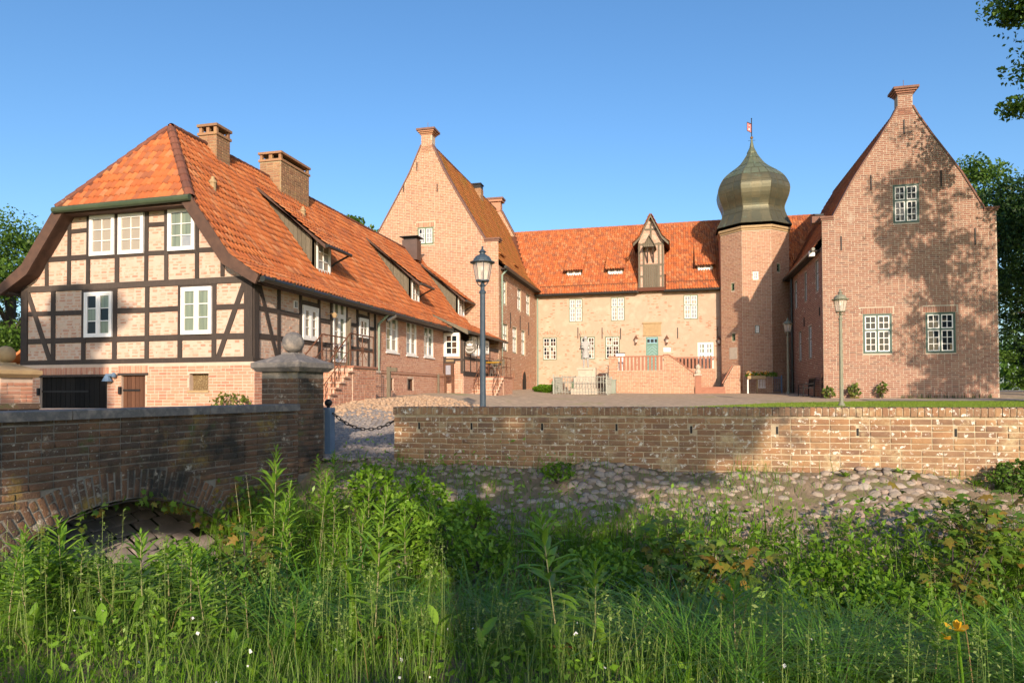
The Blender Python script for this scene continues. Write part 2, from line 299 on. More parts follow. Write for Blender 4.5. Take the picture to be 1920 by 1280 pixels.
# ------------------------------------------------------------------ wall, brick, window, tile builders
Z = Vector((0, 0, 1))
def spans(poly, z):
    xs = []
    for (a, za), (b, zb) in zip(poly, poly[1:]+poly[:1]):
        if (za <= z < zb) or (zb <= z < za): xs.append(a+(b-a)*(z-za)/(zb-za))
    xs.sort(); return list(zip(xs[::2], xs[1::2]))
def minus(iv, cut):
    out = []
    for a, b in iv:
        segs = [(a, b)]
        for c, d in cut:
            segs = [q for (p0, p1) in segs for q in ((p0, min(p1, c)), (max(p0, d), p1)) if q[1]-q[0] > 1e-4]
        out += segs
    return out
class Face:
    """one wall face: origin O (world), along S (unit), outward normal N, outline polygon in (s,z)"""
    def __init__(f, O, S, N, poly, holes=(), depth=.13):
        f.O, f.S, f.N, f.poly, f.holes, f.depth = Vector(O), Vector(S).normalized(), Vector(N).normalized(), list(poly), list(holes), depth
        f.noholes = []
    def p(f, s, z, d=0.): return f.O+f.S*s+Z*(z-f.O.z)+f.N*d
    def s_of(f, P): return (Vector(P)-f.O).dot(f.S)
    def at(f, px, py): P = onp(px, py, f.O, f.N); return f.s_of(P), P.z
    def rect(f, x0, y0, x1, y1):
        """rectangle from picture corners (left-top, right-bottom) on this plane"""
        s0, z1 = f.at(x0, y0); s1, z0 = f.at(x1, y1); return (min(s0, s1), max(s0, s1), min(z0, z1), max(z0, z1))
    def back(f, mb, m=0):
        zs = sorted(set([z for _, z in f.poly]+[h[2] for h in f.holes]+[h[3] for h in f.holes]))
        for za, zb in zip(zs, zs[1:]):
            if zb-za < 1e-4: continue
            e = (zb-za)*1e-3; zm = (za+zb)/2
            cut = [(h[0], h[1]) for h in f.holes if h[2] < zm < h[3]]
            A, B = minus(spans(f.poly, za+e), cut), minus(spans(f.poly, zb-e), cut)
            if len(A) != len(B): A = B = minus(spans(f.poly, zm), cut)
            for (a0, a1), (b0, b1) in zip(A, B): mb.poly([f.p(a0, za), f.p(a1, za), f.p(b1, zb), f.p(b0, zb)], m)
        for (s0, s1, z0, z1) in f.holes:
            d = -f.depth
            mb.poly([f.p(s0, z0), f.p(s1, z0), f.p(s1, z0, d), f.p(s0, z0, d)], m); mb.poly([f.p(s0, z1, d), f.p(s1, z1, d), f.p(s1, z1), f.p(s0, z1)], m)
            mb.poly([f.p(s0, z0), f.p(s0, z0, d), f.p(s0, z1, d), f.p(s0, z1)], m); mb.poly([f.p(s1, z0, d), f.p(s1, z0), f.p(s1, z1), f.p(s1, z1, d)], m)
    def bricks(f, mb, c=.085, L=.26, j=.014, p=.008, prob=1., z0=None, z1=None, skip=None, m=0, jit=.0025, head=.5, rag=0.):
        zlo = min(z for _, z in f.poly) if z0 is None else z0; zhi = max(z for _, z in f.poly) if z1 is None else z1
        k = 0; z = zlo
        while z+c*.8 < zhi:
            zm = z+c/2; cut = [(h[0], h[1]) for h in f.holes+f.noholes if h[2]-c*.5 < zm < h[3]+c*.5]
            iv = minus(spans(f.poly, zm), cut)
            rr = random.Random(int(zm*1000)*7+int(f.O.x*100))
            for a, b in iv:
                s = math.floor(a/L)*L - (L*.5 if k % 2 else 0) - L
                while s < b:
                    ln = L if rr.random() > head*.35 else L*.5
                    q0, q1 = max(s, a)+j/2, min(s+ln, b)-j/2; s += ln
                    if q1-q0 < .05 or rr.random() > prob: continue
                    za, zb = z+j/2+rr.uniform(-jit, jit), z+c-j/2+rr.uniform(-jit, jit)
                    if rag: q0 += rr.uniform(0, rag); q1 -= rr.uniform(0, rag)
                    if skip and skip((q0+q1)/2, zm): continue
                    d = p+rr.uniform(-.35, .35)*p; i = min(.006, j*.4)
                    P = [f.p(q0, za), f.p(q1, za), f.p(q1, zb), f.p(q0, zb), f.p(q0+i, za+i, d), f.p(q1-i, za+i, d), f.p(q1-i, zb-i, d), f.p(q0+i, zb-i, d)]
                    mb.add(P, [(4, 5, 6, 7), (0, 1, 5, 4), (1, 2, 6, 5), (2, 3, 7, 6), (3, 0, 4, 7)], m)
            z += c; k += 1
    def soldier(f, mb, s0, s1, z0, h=.26, w=.085, p=.010, m=0):
        s = s0
        while s+w*.7 < s1:
            q0, q1 = s+.007, s+w-.007; d = p+random.uniform(-.002, .003); i = .005
            P = [f.p(q0, z0), f.p(q1, z0), f.p(q1, z0+h), f.p(q0, z0+h), f.p(q0+i, z0+i, d), f.p(q1-i, z0+i, d), f.p(q1-i, z0+h-i, d), f.p(q0+i, z0+h-i, d)]
            mb.add(P, [(4, 5, 6, 7), (0, 1, 5, 4), (1, 2, 6, 5), (2, 3, 7, 6), (3, 0, 4, 7)], m); s += w
        f.noholes.append((s0, s1, z0, z0+h))
UNIT = MB(); UNIT.box(-.5, .5, -.5, .5, -.5, .5)
_unit = {}
def unit_box(mname):
    if mname not in _unit: _unit[mname] = UNIT.mesh('unit_'+mname, MM[mname])
    return _unit[mname]
def window(parent, f, r, rows=(4, 6), lights=2, frame='green_frame', sash='white', panes=('pane_dark',), nx=2, rec=.06, fw=.07, cw=.045, bar=.022,
           split=None, label=None, name='window', sill=None, proud=.035):
    """frame + casements + glazing bars as one part, every pane a child. rows: panes rows per stacked light, from the top"""
    s0, s1, z0, z1 = r; mb = MB()
    def bx(a, b, c, d, d0, d1, m): mb.ob(f.p(a, c, d0), f.S*(b-a), Z*(d-c), f.N*(d1-d0), m)
    b0, b1 = -rec, -rec+proud
    bx(s0, s1, z0, z0+fw, b0-.03, b1, 0); bx(s0, s1, z1-fw, z1, b0-.03, b1, 0)
    bx(s0, s0+fw, z0+fw, z1-fw, b0-.03, b1, 0); bx(s1-fw, s1, z0+fw, z1-fw, b0-.03, b1, 0)
    mw = fw*.8; inner = (s1-s0-2*fw-mw*(lights-1))/lights; H = z1-z0-2*fw-mw*(len(rows)-1); tot = float(sum(rows)); cells = []
    hs = [H*q/tot for q in rows] if split is None else [H*q for q in split]
    zt = z1-fw
    for ri, n in enumerate(rows):
        zb = zt-hs[ri]
        for li in range(lights):
            a = s0+fw+li*(inner+mw); cells.append((a, a+inner, zb, zt, n))
        if ri < len(rows)-1: bx(s0+fw, s1-fw, zb-mw, zb, b0-.02, b1-.004, 0)
        zt = zb-mw
    for li in range(lights-1):
        a = s0+fw+li*(inner+mw)+inner
        zt = z1-fw
        for ri in range(len(rows)): bx(a, a+mw, zt-hs[ri], zt, b0-.02, b1-.002, 0); zt -= hs[ri]+mw
    pl = []
    c0, c1 = b0-.02, b1-.012
    for (a, b, c, d, n) in cells:
        bx(a, b, c, c+cw, c0, c1, 1); bx(a, b, d-cw, d, c0, c1, 1); bx(a, a+cw, c+cw, d-cw, c0, c1, 1); bx(b-cw, b, c+cw, d-cw, c0, c1, 1)
        pw = (b-a-2*cw-bar*(nx-1))/nx; ph = (d-c-2*cw-bar*(n-1))/n
        for i in range(nx-1): q = a+cw+pw+i*(pw+bar); bx(q, q+bar, c+cw, d-cw, c0, c1-.006, 1)
        for k in range(n-1): q = c+cw+ph+k*(ph+bar); bx(a+cw, b-cw, q, q+bar, c0, c1-.008, 1)
        for i in range(nx):
            for k in range(n): pl.append((a+cw+i*(pw+bar)+pw/2, c+cw+k*(ph+bar)+ph/2, pw, ph))
    if sill: bx(s0-.06, s1+.06, z0-.05, z0-.003, b0-.02, rec*0+sill, 0)
    wob = mb.build(name, [MM[frame], MM[sash]], parent)
    if label: wob['label'] = label
    for (sc, zc, pw, ph) in pl:
        me = unit_box(random.choice(panes)); an = random.uniform(-.012, .012)
        n2 = (f.N+f.S*an+Z*random.uniform(-.01, .01)).normalized(); s2 = Z.cross(n2).normalized()*(-1 if Z.cross(f.N).dot(f.S) < 0 else 1); z2 = n2.cross(s2) if n2.cross(s2).z > 0 else s2.cross(n2)
        link_m('pane', me, wob, frame_m(f.p(sc, zc, b0-.012), s2, z2, n2, pw+.004, ph+.004, .008))
    return wob
def timber(parent, f, a, b, w=.16, d=.028, name='timber', m='timber'):
    """straight timber between two (s,z) points, standing d proud of the face"""
    mb = MB(); w *= random.uniform(.84, 1.0); e = random.uniform(-.008, .008); mb.beam(f.p(a[0]+e, a[1]-e, -.01), f.p(b[0]-e, b[1]+e, -.01), w, d+.01+random.uniform(0, .004), f.N); return mb.build(name, MM[m], parent)
# pantile: S profile across, nose lip at the lower end
def tile_geo(wd=.215, ln=.34, t=.036, h=.042, n=6):
    xs = [i/n for i in range(n+1)]
    prof = [h*math.sin(2*math.pi*(x*.98-.03)+.15)*(.9 if x < .5 else .75)+h*.75 for x in xs]
    V = []; F = []
    for x, q in zip(xs, prof):
        V += [(x*wd*1.04, -.012, q+t), (x*wd*1.04, ln, q*.9+.002), (x*wd*1.04, -.012, q-.006+t*.05)]
    for i in range(n):
        a, b = i*3, i*3+3
        F += [(a, b, b+1, a+1), (a+2, b+2, b, a)]
    return V, F
TV, TF = tile_geo()
_tm = {}
def tile_me(mname):
    if mname not in _tm: _tm[mname] = np_mesh('pantile_'+mname, TV, TF, MM[mname])
    return _tm[mname]
def tile_rows(O, U, V, length, ur, wd=.215, ln=.30, excl=None, jit=.011):
    """matrices of tiles on a plane: O eave origin, U along, V up the slope; ur(v) -> (u0,u1)"""
    O, U, V = Vector(O), Vector(U).normalized(), Vector(V).normalized(); N = U.cross(V); N = N if N.z > 0 else -N; out = []
    rows = int(round(length/ln)); ln2 = length/rows
    for k in range(rows):
        v = k*ln2; u0, u1 = ur(v+ln2*.5); i0 = math.ceil(u0/wd-.35); i1 = math.floor(u1/wd+.35)
        for i in range(i0, i1):
            P = O+U*(i*wd)+V*v
            if excl and excl(P+U*wd/2+V*ln2/2): continue
            j = random.uniform(-1, 1)*jit
            u2 = (U+V*j+N*random.uniform(-1, 1)*jit*1.5).normalized(); v2 = (V-U*j+N*random.uniform(-1, 1)*jit).normalized()
            P = P+N*(.014*math.sin(i*wd*1.15+v*1.9)+.008*math.sin(i*wd*3.1-v*2.3)); out.append(frame_m(P+N*.004+N*random.uniform(0, .004)+V*random.uniform(-.006, .006), u2, v2, N, wd/.215, ln2/.30, 1.))
    return out
def lay_tiles(parent, Ms, mname, nobj=0, name='tile'):
    Ms = sorted(Ms, key=lambda M: depth(M.translation))
    for M in Ms[:nobj]: link_m(name, tile_me(mname), parent, M)
    rest = Ms[nobj:]
    if rest:
        V, F = stamp(TV, TF, rest); link(name, np_mesh('pantiles', V, F, MM[mname]), parent)['kind'] = 'stuff'
RT_ = MB(); RT_.lathe([(.13, 0), (.135, .05), (.115, .36)], n=10, cap=False)
def ridge_line(parent, a, b, mname, name='ridge_tile', r=1., step=.34, nobj=400):
    a, b = Vector(a), Vector(b); d = (b-a); n = max(1, int(d.length/step)); d.normalize()
    key = 'ridge_'+mname
    if key not in _tm: _tm[key] = RT_.mesh(key, MM[mname])
    s = d.orthogonal().normalized(); Ms = []
    x = d.cross(Z).normalized(); y = d.cross(x)
    for i in range(n):
        M = frame_m(a+d*(i*step), x, y, d, r, r*.8, step/.34); Ms.append(M)
    if nobj >= len(Ms):
        for M in Ms: link_m(name, _tm[key], parent, M)
    else:
        V, F = stamp(RT_.v, RT_.f[:], Ms); link(name, np_mesh('ridges', V, F, MM[mname]), parent)['kind'] = 'stuff'
def chimney(parent, c, wx, wy, z0, z1, name='chimney', cap=True, mats=('chimney', 'chimney_mortar'), crown=True):
    """brick chimney stack with a corbelled head; a part of its house"""
    mb = MB(); x, y = c
    mb.box(x-wx/2, x+wx/2, y-wy/2, y+wy/2, z0, z1, 0)
    o = None
    for (O, S, N, w_) in (((x-wx/2, y-wy/2, z0), (1, 0, 0), (0, -1, 0), wx), ((x+wx/2, y-wy/2, z0), (0, 1, 0), (1, 0, 0), wy)):
        f = Face(O, S, N, [(0, z0), (w_, z0), (w_, z1), (0, z1)]); f.bricks(mb, m=1, c=.09, L=.27)
    if crown:
        mb.box(x-wx/2-.04, x+wx/2+.04, y-wy/2-.04, y+wy/2+.04, z1, z1+.08, 1)
        for sx in (-1, 1):
            for sy in (-1, 1):
                mb.box(x+sx*wx*.5-.1*(sx > 0)-.0, x+sx*wx*.5+.1*(sx < 0), y+sy*wy*.5-.1*(sy > 0), y+sy*wy*.5+.1*(sy < 0), z1+.08, z1+.26, 1)
        mb.box(x-wx*.08, x+wx*.08, y-wy/2, y-wy/2+.1, z1+.08, z1+.26, 1)
        mb.box(x-wx/2+.04, x+wx/2-.04, y-wy/2+.04, y+wy/2-.04, z1+.08, z1+.11, 2)
        mb.box(x-wx/2-.05, x+wx/2+.05, y-wy/2-.05, y+wy/2+.05, z1+.26, z1+.34, 1)
    return mb.build(name, [MM[mats[1]], MM[mats[0]], MM['soot']], parent)

# ------------------------------------------------------------------ ground heights
YW = 10.69                                   # front face of the garden wall
BASE = [(9, .5), (11, .57), (16, .88), (27, 1.12), (35.6, 1.36), (41, 1.54), (46.5, 1.6), (80, 1.7)]
def court_z(x, y):
    z = lerpt(BASE, y)
    m = sst(-5.5, -9.3, x)*sst(13.5, 19., y)*(1-.62*sst(27, 32, y))*.52
    return z+m+.12*sst(2, -9, x)*sst(26, 31, y)
def moat_z(x, y):
    z = lerpt([(2, 0.02), (4.3, -.02), (5.6, -.75), (6.6, -1.05), (7.9, -.95), (9.3, -.26), (10.2, .28), (10.62, .53), (12, .56)], y)
    return z+.05*math.sin(x*1.7+y*2.1)+.04*math.sin(x*3.1-y*1.3)
def grid(name, xs, ys, fz, mname, kind='structure', smooth=True):
    V = [(x, y, fz(x, y)) for y in ys for x in xs]; nx = len(xs)
    F = [(j*nx+i, j*nx+i+1, (j+1)*nx+i+1, (j+1)*nx+i) for j in range(len(ys)-1) for i in range(nx-1)]
    o = link(name, np_mesh(name, V, F, MM[mname], smooth)); o['kind'] = kind; return o
fr = lambda a, b, n: [a+(b-a)*i/n for i in range(n+1)]
far = lambda x, y: lerpt(BASE, 60)-.02
grid('courtyard', fr(-60, 60, 150), fr(YW+.02, 80, 150), court_z, 'court')
grid('moat_bank', fr(-60, 60, 240), fr(-8, YW+.02, 80), moat_z, 'earth')
grid('ground', fr(-900, 900, 12), fr(80, 1500, 8), lambda x, y: 1.65, 'lawn')
grid('ground', fr(-900, 900, 12), fr(-500, -8, 8), lambda x, y: -.05, 'lawn')
grid('ground', fr(-900, -60, 6), fr(-8, 80, 4), lambda x, y: 1.2 if y > 10 else 0, 'lawn')
grid('ground', fr(60, 900, 6), fr(-8, 80, 4), lambda x, y: 1.2 if y > 10 else 0, 'lawn')
def lawn_edge(x): return lerpt([(-6, 22.5), (-2, 24.), (1, 27.), (4, 30), (8, 31.5), (30, 31.5)], x)
V = []; F = []
xs = fr(-4.2, 45, 110)
for x in xs:
    a, b = YW+.55, max(YW+.6, lawn_edge(x)) if x > -2.5 else YW+.6
    for k in range(13): y = a+(b-a)*k/12; V.append((x, y, court_z(x, y)+.012))
for i in range(len(xs)-1):
    for k in range(12): a = i*13+k; F.append((a, a+13, a+14, a+1))
lw = link('lawn', np_mesh('lawn', V, F, MM['lawn'], True)); lw['kind'] = 'structure'
V = [(x, y, court_z(x, y)+.02) for x in fr(8, 45, 20) for y in (31.7, 33.4)]
pw_ = link('path', np_mesh('path', V, [(2*i, 2*i+2, 2*i+3, 2*i+1) for i in range(20)], MM['path'])); pw_['kind'] = 'structure'
TW, TL = .17, .28
# ================================================================== half-timbered house on the left
YF, XS, XL0 = 15.36, -10.52, -17.85
house = thing('half_timbered_house', 'long half-timbered house with whitewashed brick panels and an orange hipped tile roof', 'house', (-14.2, 25, 1))
F1 = Face((XL0, YF, 0), (1, 0, 0), (0, -1, 0), [(0, 2.5), (7.33, 2.5), (7.33, 4.58), (6.75, 5.2), (5.73, 6.8), (1.4, 6.8), (.5, 5.2), (0, 4.58)])
F2 = Face((XS, YF, 0), (0, 1, 0), (1, 0, 0), [(0, 2.5), (14.6, 2.5), (14.6, 4.75), (0, 4.75)])
YB = 7.5                                                         # along F2, where the timber framing gives way to brick
W1 = [(170.8, 406, 216.5, 478), (224.5, 403, 271.3, 475), (317.3, 393.5, 367, 468.5)]
W1 = [F1.rect(*q) for q in W1]; W1 = [(a, b, c, min(d, 6.66)) for a, b, c, d in W1]
W2 = [F1.rect(161.3, 549, 212.5, 631.5), F1.rect(342.3, 539.5, 399, 626)]
def side_rect(xa, ya0, ya1, xb):
    s0, z1 = F2.at(xa, ya0); _, z0 = F2.at(xa, ya1); s1, _ = F2.at(xb, ya0); return (s0, s1, z0, z1)
W3 = [side_rect(566, 571.5, 636.5, 594.5), side_rect(622.8, 562, 678, 646), side_rect(672, 595, 632, 688.5)]
W4 = [side_rect(724, 589.5, 659, 746), side_rect(762, 598.5, 665, 781), side_rect(795, 608, 668.5, 812.5)]
F1.holes = W1+W2; F2.holes = W3+W4
bk = MB(); F1.back(bk); F2.back(bk)
bk.poly([(XL0, YF, 2.4), (XL0, 36.3, 2.4), (XL0, 36.3, 4.6), (XL0, YF, 4.6)])
hw = bk.build('wall', MM['mortar_house'], house)
b = MB(); F1.bricks(b, c=.082, L=.25, j=.032, p=.006, prob=.86, head=.35, rag=.05, jit=.010); F2.poly = [(0, 2.5), (YB, 2.5), (YB, 4.75), (0, 4.75)]
F2.bricks(b, c=.082, L=.25, j=.032, p=.006, prob=.86, head=.35, rag=.05, jit=.010); b.build('brick', MM['brick_house'], hw, stuff=True)
b = MB(); F2.poly = [(YB, 2.5), (14.6, 2.5), (14.6, 4.75), (YB, 4.75)]; F2.bricks(b, c=.08, L=.25, j=.019, p=.008); b.build('brick', MM['brick_plinth'], hw, stuff=True)
# plinth, proud of the framing
P1 = Face((XL0-.12, YF-.13, 0), (1, 0, 0), (0, -1, 0), [(0, .5), (7.58, .5), (7.58, 2.42), (0, 2.42)], depth=.2)
P2 = Face((XS+.13, YF-.13, 0), (0, 1, 0), (1, 0, 0), [(0, .5), (YB+.13, .5), (YB+.13, 2.42), (0, 2.42)])
P3 = Face((XS+.04, YF+YB, 0), (0, 1, 0), (1, 0, 0), [(0, .5), (7.1, .5), (7.1, 2.42), (0, 2.42)], depth=.16)
gd, sd, vn = P1.rect(75, 707, 200.5, 765), P1.rect(227.5, 703.5, 272, 765), P1.rect(355, 700, 391, 732)
cw_ = []
for (xa, ya, yb, xb) in ((727, 708, 731.5, 737.5), (764, 709.5, 732, 775)):
    s0, z1 = P3.at(xa, ya); _, z0 = P3.at(xa, yb); s1, _ = P3.at(xb, ya); cw_.append((s0, s1, z0, z1))
P1.holes = [gd, sd, vn]; P3.holes = cw_
b = MB(); P1.back(b); P2.back(b); P3.back(b)
b.box(XL0-.12, XS+.13, YF-.13, YF, 2.42, 2.50); b.box(XS, XS+.13, YF, YF+YB, 2.42, 2.50)
pl = b.build('plinth', MM['mortar_plinth'], house)
b = MB()
for h in (gd, sd): P1.soldier(b, h[0]-.1, h[1]+.1, h[3]+.01, .24, .085)
P1.bricks(b, c=.08, L=.25, j=.019, p=.009); P2.bricks(b, c=.08, L=.25, j=.019, p=.009); P3.bricks(b, c=.08, L=.25, j=.019, p=.009)
b.build('brick', MM['brick_plinth'], pl, stuff=True)
mb = MB(); mb.ob(P3.p(0, 2.42, 0), (0, 7.1, 0), (0, 0, .06), (.05, 0, 0)); mb.build('string_course', MM['brick_plinth'], house)
def plank_door(parent, f, r, mname, n, name, rec=.1, hinge=True):
    s0, s1, z0, z1 = r; d = MB(); d.ob(f.p(s0, z0, -rec-.05), f.S*(s1-s0), Z*(z1-z0), f.N*.05); ob_ = d.build(name, MM[mname], parent); wd = (s1-s0)/n
    for i in range(n):
        q = MB(); q.ob(f.p(s0+i*wd+.006, z0, -rec), f.S*(wd-.012), Z*(z1-z0), f.N*(.025+random.uniform(0, .006))); q.build('plank', MM[mname], ob_)
    if hinge:
        q = MB(); q.ob(f.p(s0+.01, z1-.42, -rec+.03), f.S*((s1-s0)*.7), Z*.05, f.N*.02); q.ob(f.p(s0-.06, z1-.5, -.0), f.S*.07, Z*.2, f.N*.05); q.build('hinge', MM['iron'], ob_)
    return ob_
plank_door(house, P1, gd, 'dark_door', 14, 'garage_door'); plank_door(house, P1, sd, 'brown_door', 6, 'cellar_door')
mb = MB()
for a, r_ in ((gd, .05), (sd, .08)): mb.ob(P1.p(a[0]-.1, a[3]-.0, -.1), P1.S*(a[1]-a[0]+.2), Z*.06, P1.N*.13)
mb.build('door_lintel', MM['timber'], house)
mb = MB(); mb.ob(P1.p(vn[0], vn[2], -.2), P1.S*(vn[1]-vn[0]), Z*(vn[3]-vn[2]), P1.N*.05); vent = mb.build('vent', mat('vent_mesh', [(.20, .13, .06), (.09, .06, .03), (.30, .22, .11)], scale=38, bump=.6, lo=.42, hi=.58), house)
mb = MB(); mb.ob(P1.p(vn[0]-.03, vn[2]-.05, -.12), P1.S*(vn[1]-vn[0]+.06), Z*.06, P1.N*.16); mb.build('sill', MM['sandstone'], vent)
for r_ in cw_:
    mb = MB(); s0, s1, z0, z1 = r_
    for (a, bb, c, d) in ((s0, s1, z0, z0+.05), (s0, s1, z1-.05, z1), (s0, s0+.06, z0, z1), (s1-.06, s1, z0, z1)): mb.ob(P3.p(a, c, -.1), P3.S*(bb-a), Z*(d-c), P3.N*.06)
    q = mb.build('cellar_window', MM['brown_door'], house); mb = MB(); mb.ob(P3.p(s0, z0, -.14), P3.S*(s1-s0), Z*(z1-z0), P3.N*.03); mb.build('pane', MM['pane_dark'], q)
# --- timbers of the gable front
zt = lambda f, px, py: f.at(px, py)
def TH(f, a, b_, w=.16, z=None):           # horizontal member between two picture points, level
    (s0, z0), (s1, z1) = f.at(*a), f.at(*b_); zz = (z0+z1)/2 if z is None else z; timber(house, f, (s0, zz), (s1, zz), w, .030)
def TV_(f, px, ya, yb, w=.15, d=.026):
    s, z0 = f.at(px, (ya+yb)/2); _, z1 = f.at(px, ya); _, z2 = f.at(px, yb); timber(house, f, (s, z2), (s, z1), w, d)
sw = 7.33
timber(house, F1, (-.03, 2.545), (sw+.03, 2.545), .20, .034); timber(house, F1, (0, 4.62), (sw, 4.62), .17, .034)
zl = F1.at(250, 635)[1]; zu = F1.at(250, 582)[1]
def rail(f, z, xs, w=.145, ref=600):
    for x0, x1 in xs: timber(house, f, (f.at(x0, ref)[0], z), (f.at(x1, ref)[0], z), w, .022)
rail(F1, zl, [(48, 157), (157, 215), (215, 338), (338, 401), (401, 466)], .16); rail(F1, zu, [(48, 157), (216, 276), (276, 338), (402, 466)], .15)
for px in (100.5, 157.6, 215.8, 276.3, 338.3, 402.): TV_(F1, px, 538 if px < 300 else 528, 684, .145)
timber(house, F1, (.10, 2.6), (.10, 4.6), .22, .04); timber(house, F1, (sw-.11, 2.6), (sw-.11, 4.6), .26, .042)
zc = F1.at(250, 477)[1]
rail(F1, zc, [(92, 166), (166, 222), (222, 275), (275, 313), (313, 370), (370, 414)], .14, 480)
for px, ya, yb in ((88.5, 487, 540), (130.7, 400, 537), (166.6, 398, 535), (220.5, 395, 532), (275.5, 390, 528), (312.5, 387, 526), (370, 385, 521), (418, 470, 518)): TV_(F1, px, ya, yb, .135)
rail(F1, F1.at(150, 433)[1], [(134, 164)], .12, 433); rail(F1, F1.at(294, 421)[1], [(278, 310)], .12, 421)
timber(house, F1, (1.45, 6.72), (5.7, 6.72), .14, .03)
for a, b_ in (((52, 546), (95, 678)), ((460, 525), (410, 672))): timber(house, F1, F1.at(*a), F1.at(*b_), .14, .027)
rail(F1, F1.at(187, 544)[1], [(158, 215)], .12, 544); rail(F1, F1.at(370, 534)[1], [(339, 401)], .12, 534)
# --- timbers of the court side
timber(house, F2, (-.03, 2.52), (YB, 2.52), .18, .034); timber(house, F2, (0, 4.60), (YB, 4.60), .2, .034)
timber(house, F2, (.11, 2.6), (.11, 4.6), .24, .042)
for px in (522, 562.6, 597.5, 620.5, 648.8, 669.5, 690.5, 702.5): s, _ = F2.at(px, 630); timber(house, F2, (s, 2.58), (s, 4.55), .14, .028)
z_u, z_l = F2.at(482, 576.5)[1], F2.at(482, 629)[1]
rail(F2, z_u, [(478, 522), (522, 562), (598, 620)], .14, 600); rail(F2, z_l, [(478, 522), (522, 562), (563, 597), (597, 620), (621, 648), (649, 669), (671, 690), (691, 703)], .15, 640)
rail(F2, z_u+.06, [(649, 669), (691, 703)], .13, 600); rail(F2, z_u+.42, [(563, 597), (672, 690)], .13, 580); rail(F2, W3[2][2]-.09, [(671, 690)], .12, 640)
timber(house, F2, F2.at(484, 526), F2.at(519, 672), .13, .03)
# --- windows
for i, r_ in enumerate(W1): window(house, F1, r_, rows=(3,), lights=1, nx=2, frame='white', panes=('pane_cream',) if i < 2 else ('pane_pale', 'pane_green'), rec=-.035, fw=.06, cw=.045, bar=.022, name='window')
window(house, F1, W2[0], rows=(3,), lights=2, nx=1, frame='white', panes=('pane_green', 'pane_dark'), rec=-.04, fw=.06, cw=.045, bar=.024)
window(house, F1, W2[1], rows=(3,), lights=2, nx=1, frame='white', panes=('pane_green',), rec=-.04, fw=.06, cw=.045, bar=.024)
window(house, F2, W3[0], rows=(3,), lights=2, nx=1, frame='white', panes=('pane_cream',), rec=-.03, fw=.08, cw=.06, bar=.03)
window(house, F2, W3[1], rows=(1, 3), lights=2, nx=1, frame='white', panes=('pane_cream', 'pane_green'), rec=-.02, fw=.06, cw=.045, bar=.024, split=(.22, .78), name='tall_window')
window(house, F2, W3[2], rows=(2,), lights=1, nx=2, frame='white', panes=('pane_brown', 'pane_green'), rec=-.03, fw=.07, cw=.045, bar=.025)
for r_ in W4: window(house, F2, r_, rows=(3,), lights=2, nx=1, frame='white', panes=('pane_cream', 'pane_pale', 'pane_green'), rec=.05, fw=.065, cw=.045, bar=.025, sill=.06)
# light board beside the tall window, small letter box, vents
mb = MB(); s, _ = F2.at(646.5, 640); mb.ob(F2.p(s, 2.5, 0), F2.S*.05, Z*1.65, F2.N*.20); mb.build('post_board', MM['grey_wood'], house)
mb = MB(); s, z_ = F2.at(655, 630); mb.ob(F2.p(s-.07, z_-.1), F2.S*.14, Z*.22, F2.N*.07); mb.build('letter_box', MM['iron'], house)
for px, py in ((554, 571),): 
    mb = MB(); s, z_ = F2.at(px, py); mb.ob(F2.p(s-.1, z_-.11), F2.S*.2, Z*.22, F2.N*.02, 0); mb.ob(F2.p(s-.06, z_-.08), F2.S*.04, Z*.16, F2.N*.024, 1); mb.ob(F2.p(s+.02, z_-.08), F2.S*.04, Z*.16, F2.N*.024, 1); mb.build('vent', [MM['white'], MM['black']], house)
# --- roof
ZR = 9.40; XM = (XL0+XS)/2
E_, K_, RG = Vector((XS+.42, 0, 4.62)), Vector((-10.98, 0, 5.18)), Vector((XM, 0, ZR))
Y0, Y1 = 15.0, 36.28
slope = (ZR-K_.z)/(XM-K_.x)                       # negative: rises toward -x
roofz = lambda x: K_.z+(x-K_.x)*slope
xh = XM+2.03; zh = roofz(xh); ya = 16.75           # half-hip corner and the y of its apex
mb = MB()
KL, EL = Vector((2*XM-K_.x, 0, K_.z)), Vector((2*XM-E_.x, 0, E_.z)); d = -.05
P = lambda x, y, z: (x, y, z+d)
mb.poly([P(E_.x, Y0, E_.z), P(E_.x, 30, E_.z), P(K_.x, 30, K_.z), P(K_.x, Y0, K_.z)]); mb.poly([P(K_.x, Y0, K_.z), P(K_.x, Y1, K_.z), P(XM, Y1, ZR), P(XM, ya, ZR), P(xh, Y0, zh)])
mb.poly([P(EL.x, Y1, EL.z), P(EL.x, Y0, EL.z), P(KL.x, Y0, KL.z), P(KL.x, Y1, KL.z)]); mb.poly([P(KL.x, Y1, KL.z), P(KL.x, Y0, KL.z), P(2*XM-xh, Y0, zh), P(XM, ya, ZR), P(XM, Y1, ZR)])
mb.poly([P(2*XM-xh, Y0, zh), P(xh, Y0, zh), P(XM, ya, ZR)])
roof = mb.build('roof', MM['roof_under'], house)
Vd = (K_-E_); Ms = tile_rows(Vector((E_.x, 0, E_.z)), (0, 1, 0), Vd, Vd.length, lambda v: (Y0, 30.0), TW, TL)
Vd2 = RG-K_; Ld = Vd2.length
def ur(v):
    z = K_.z+(ZR-K_.z)*v/Ld; return (Y0 if z < zh else Y0+(ya-Y0)*(z-zh)/(ZR-zh), Y1)
Ms2 = tile_rows(Vector((K_.x, 0, K_.z)), (0, 1, 0), Vd2, Ld, ur, TW, TL)
hv = Vector((0, ya-Y0, ZR-zh)); Ms3 = tile_rows(Vector((XM, Y0, zh)), (1, 0, 0), hv, hv.length, lambda v: (-(xh-XM)*(1-v/hv.length), (xh-XM)*(1-v/hv.length)), TW, TL)
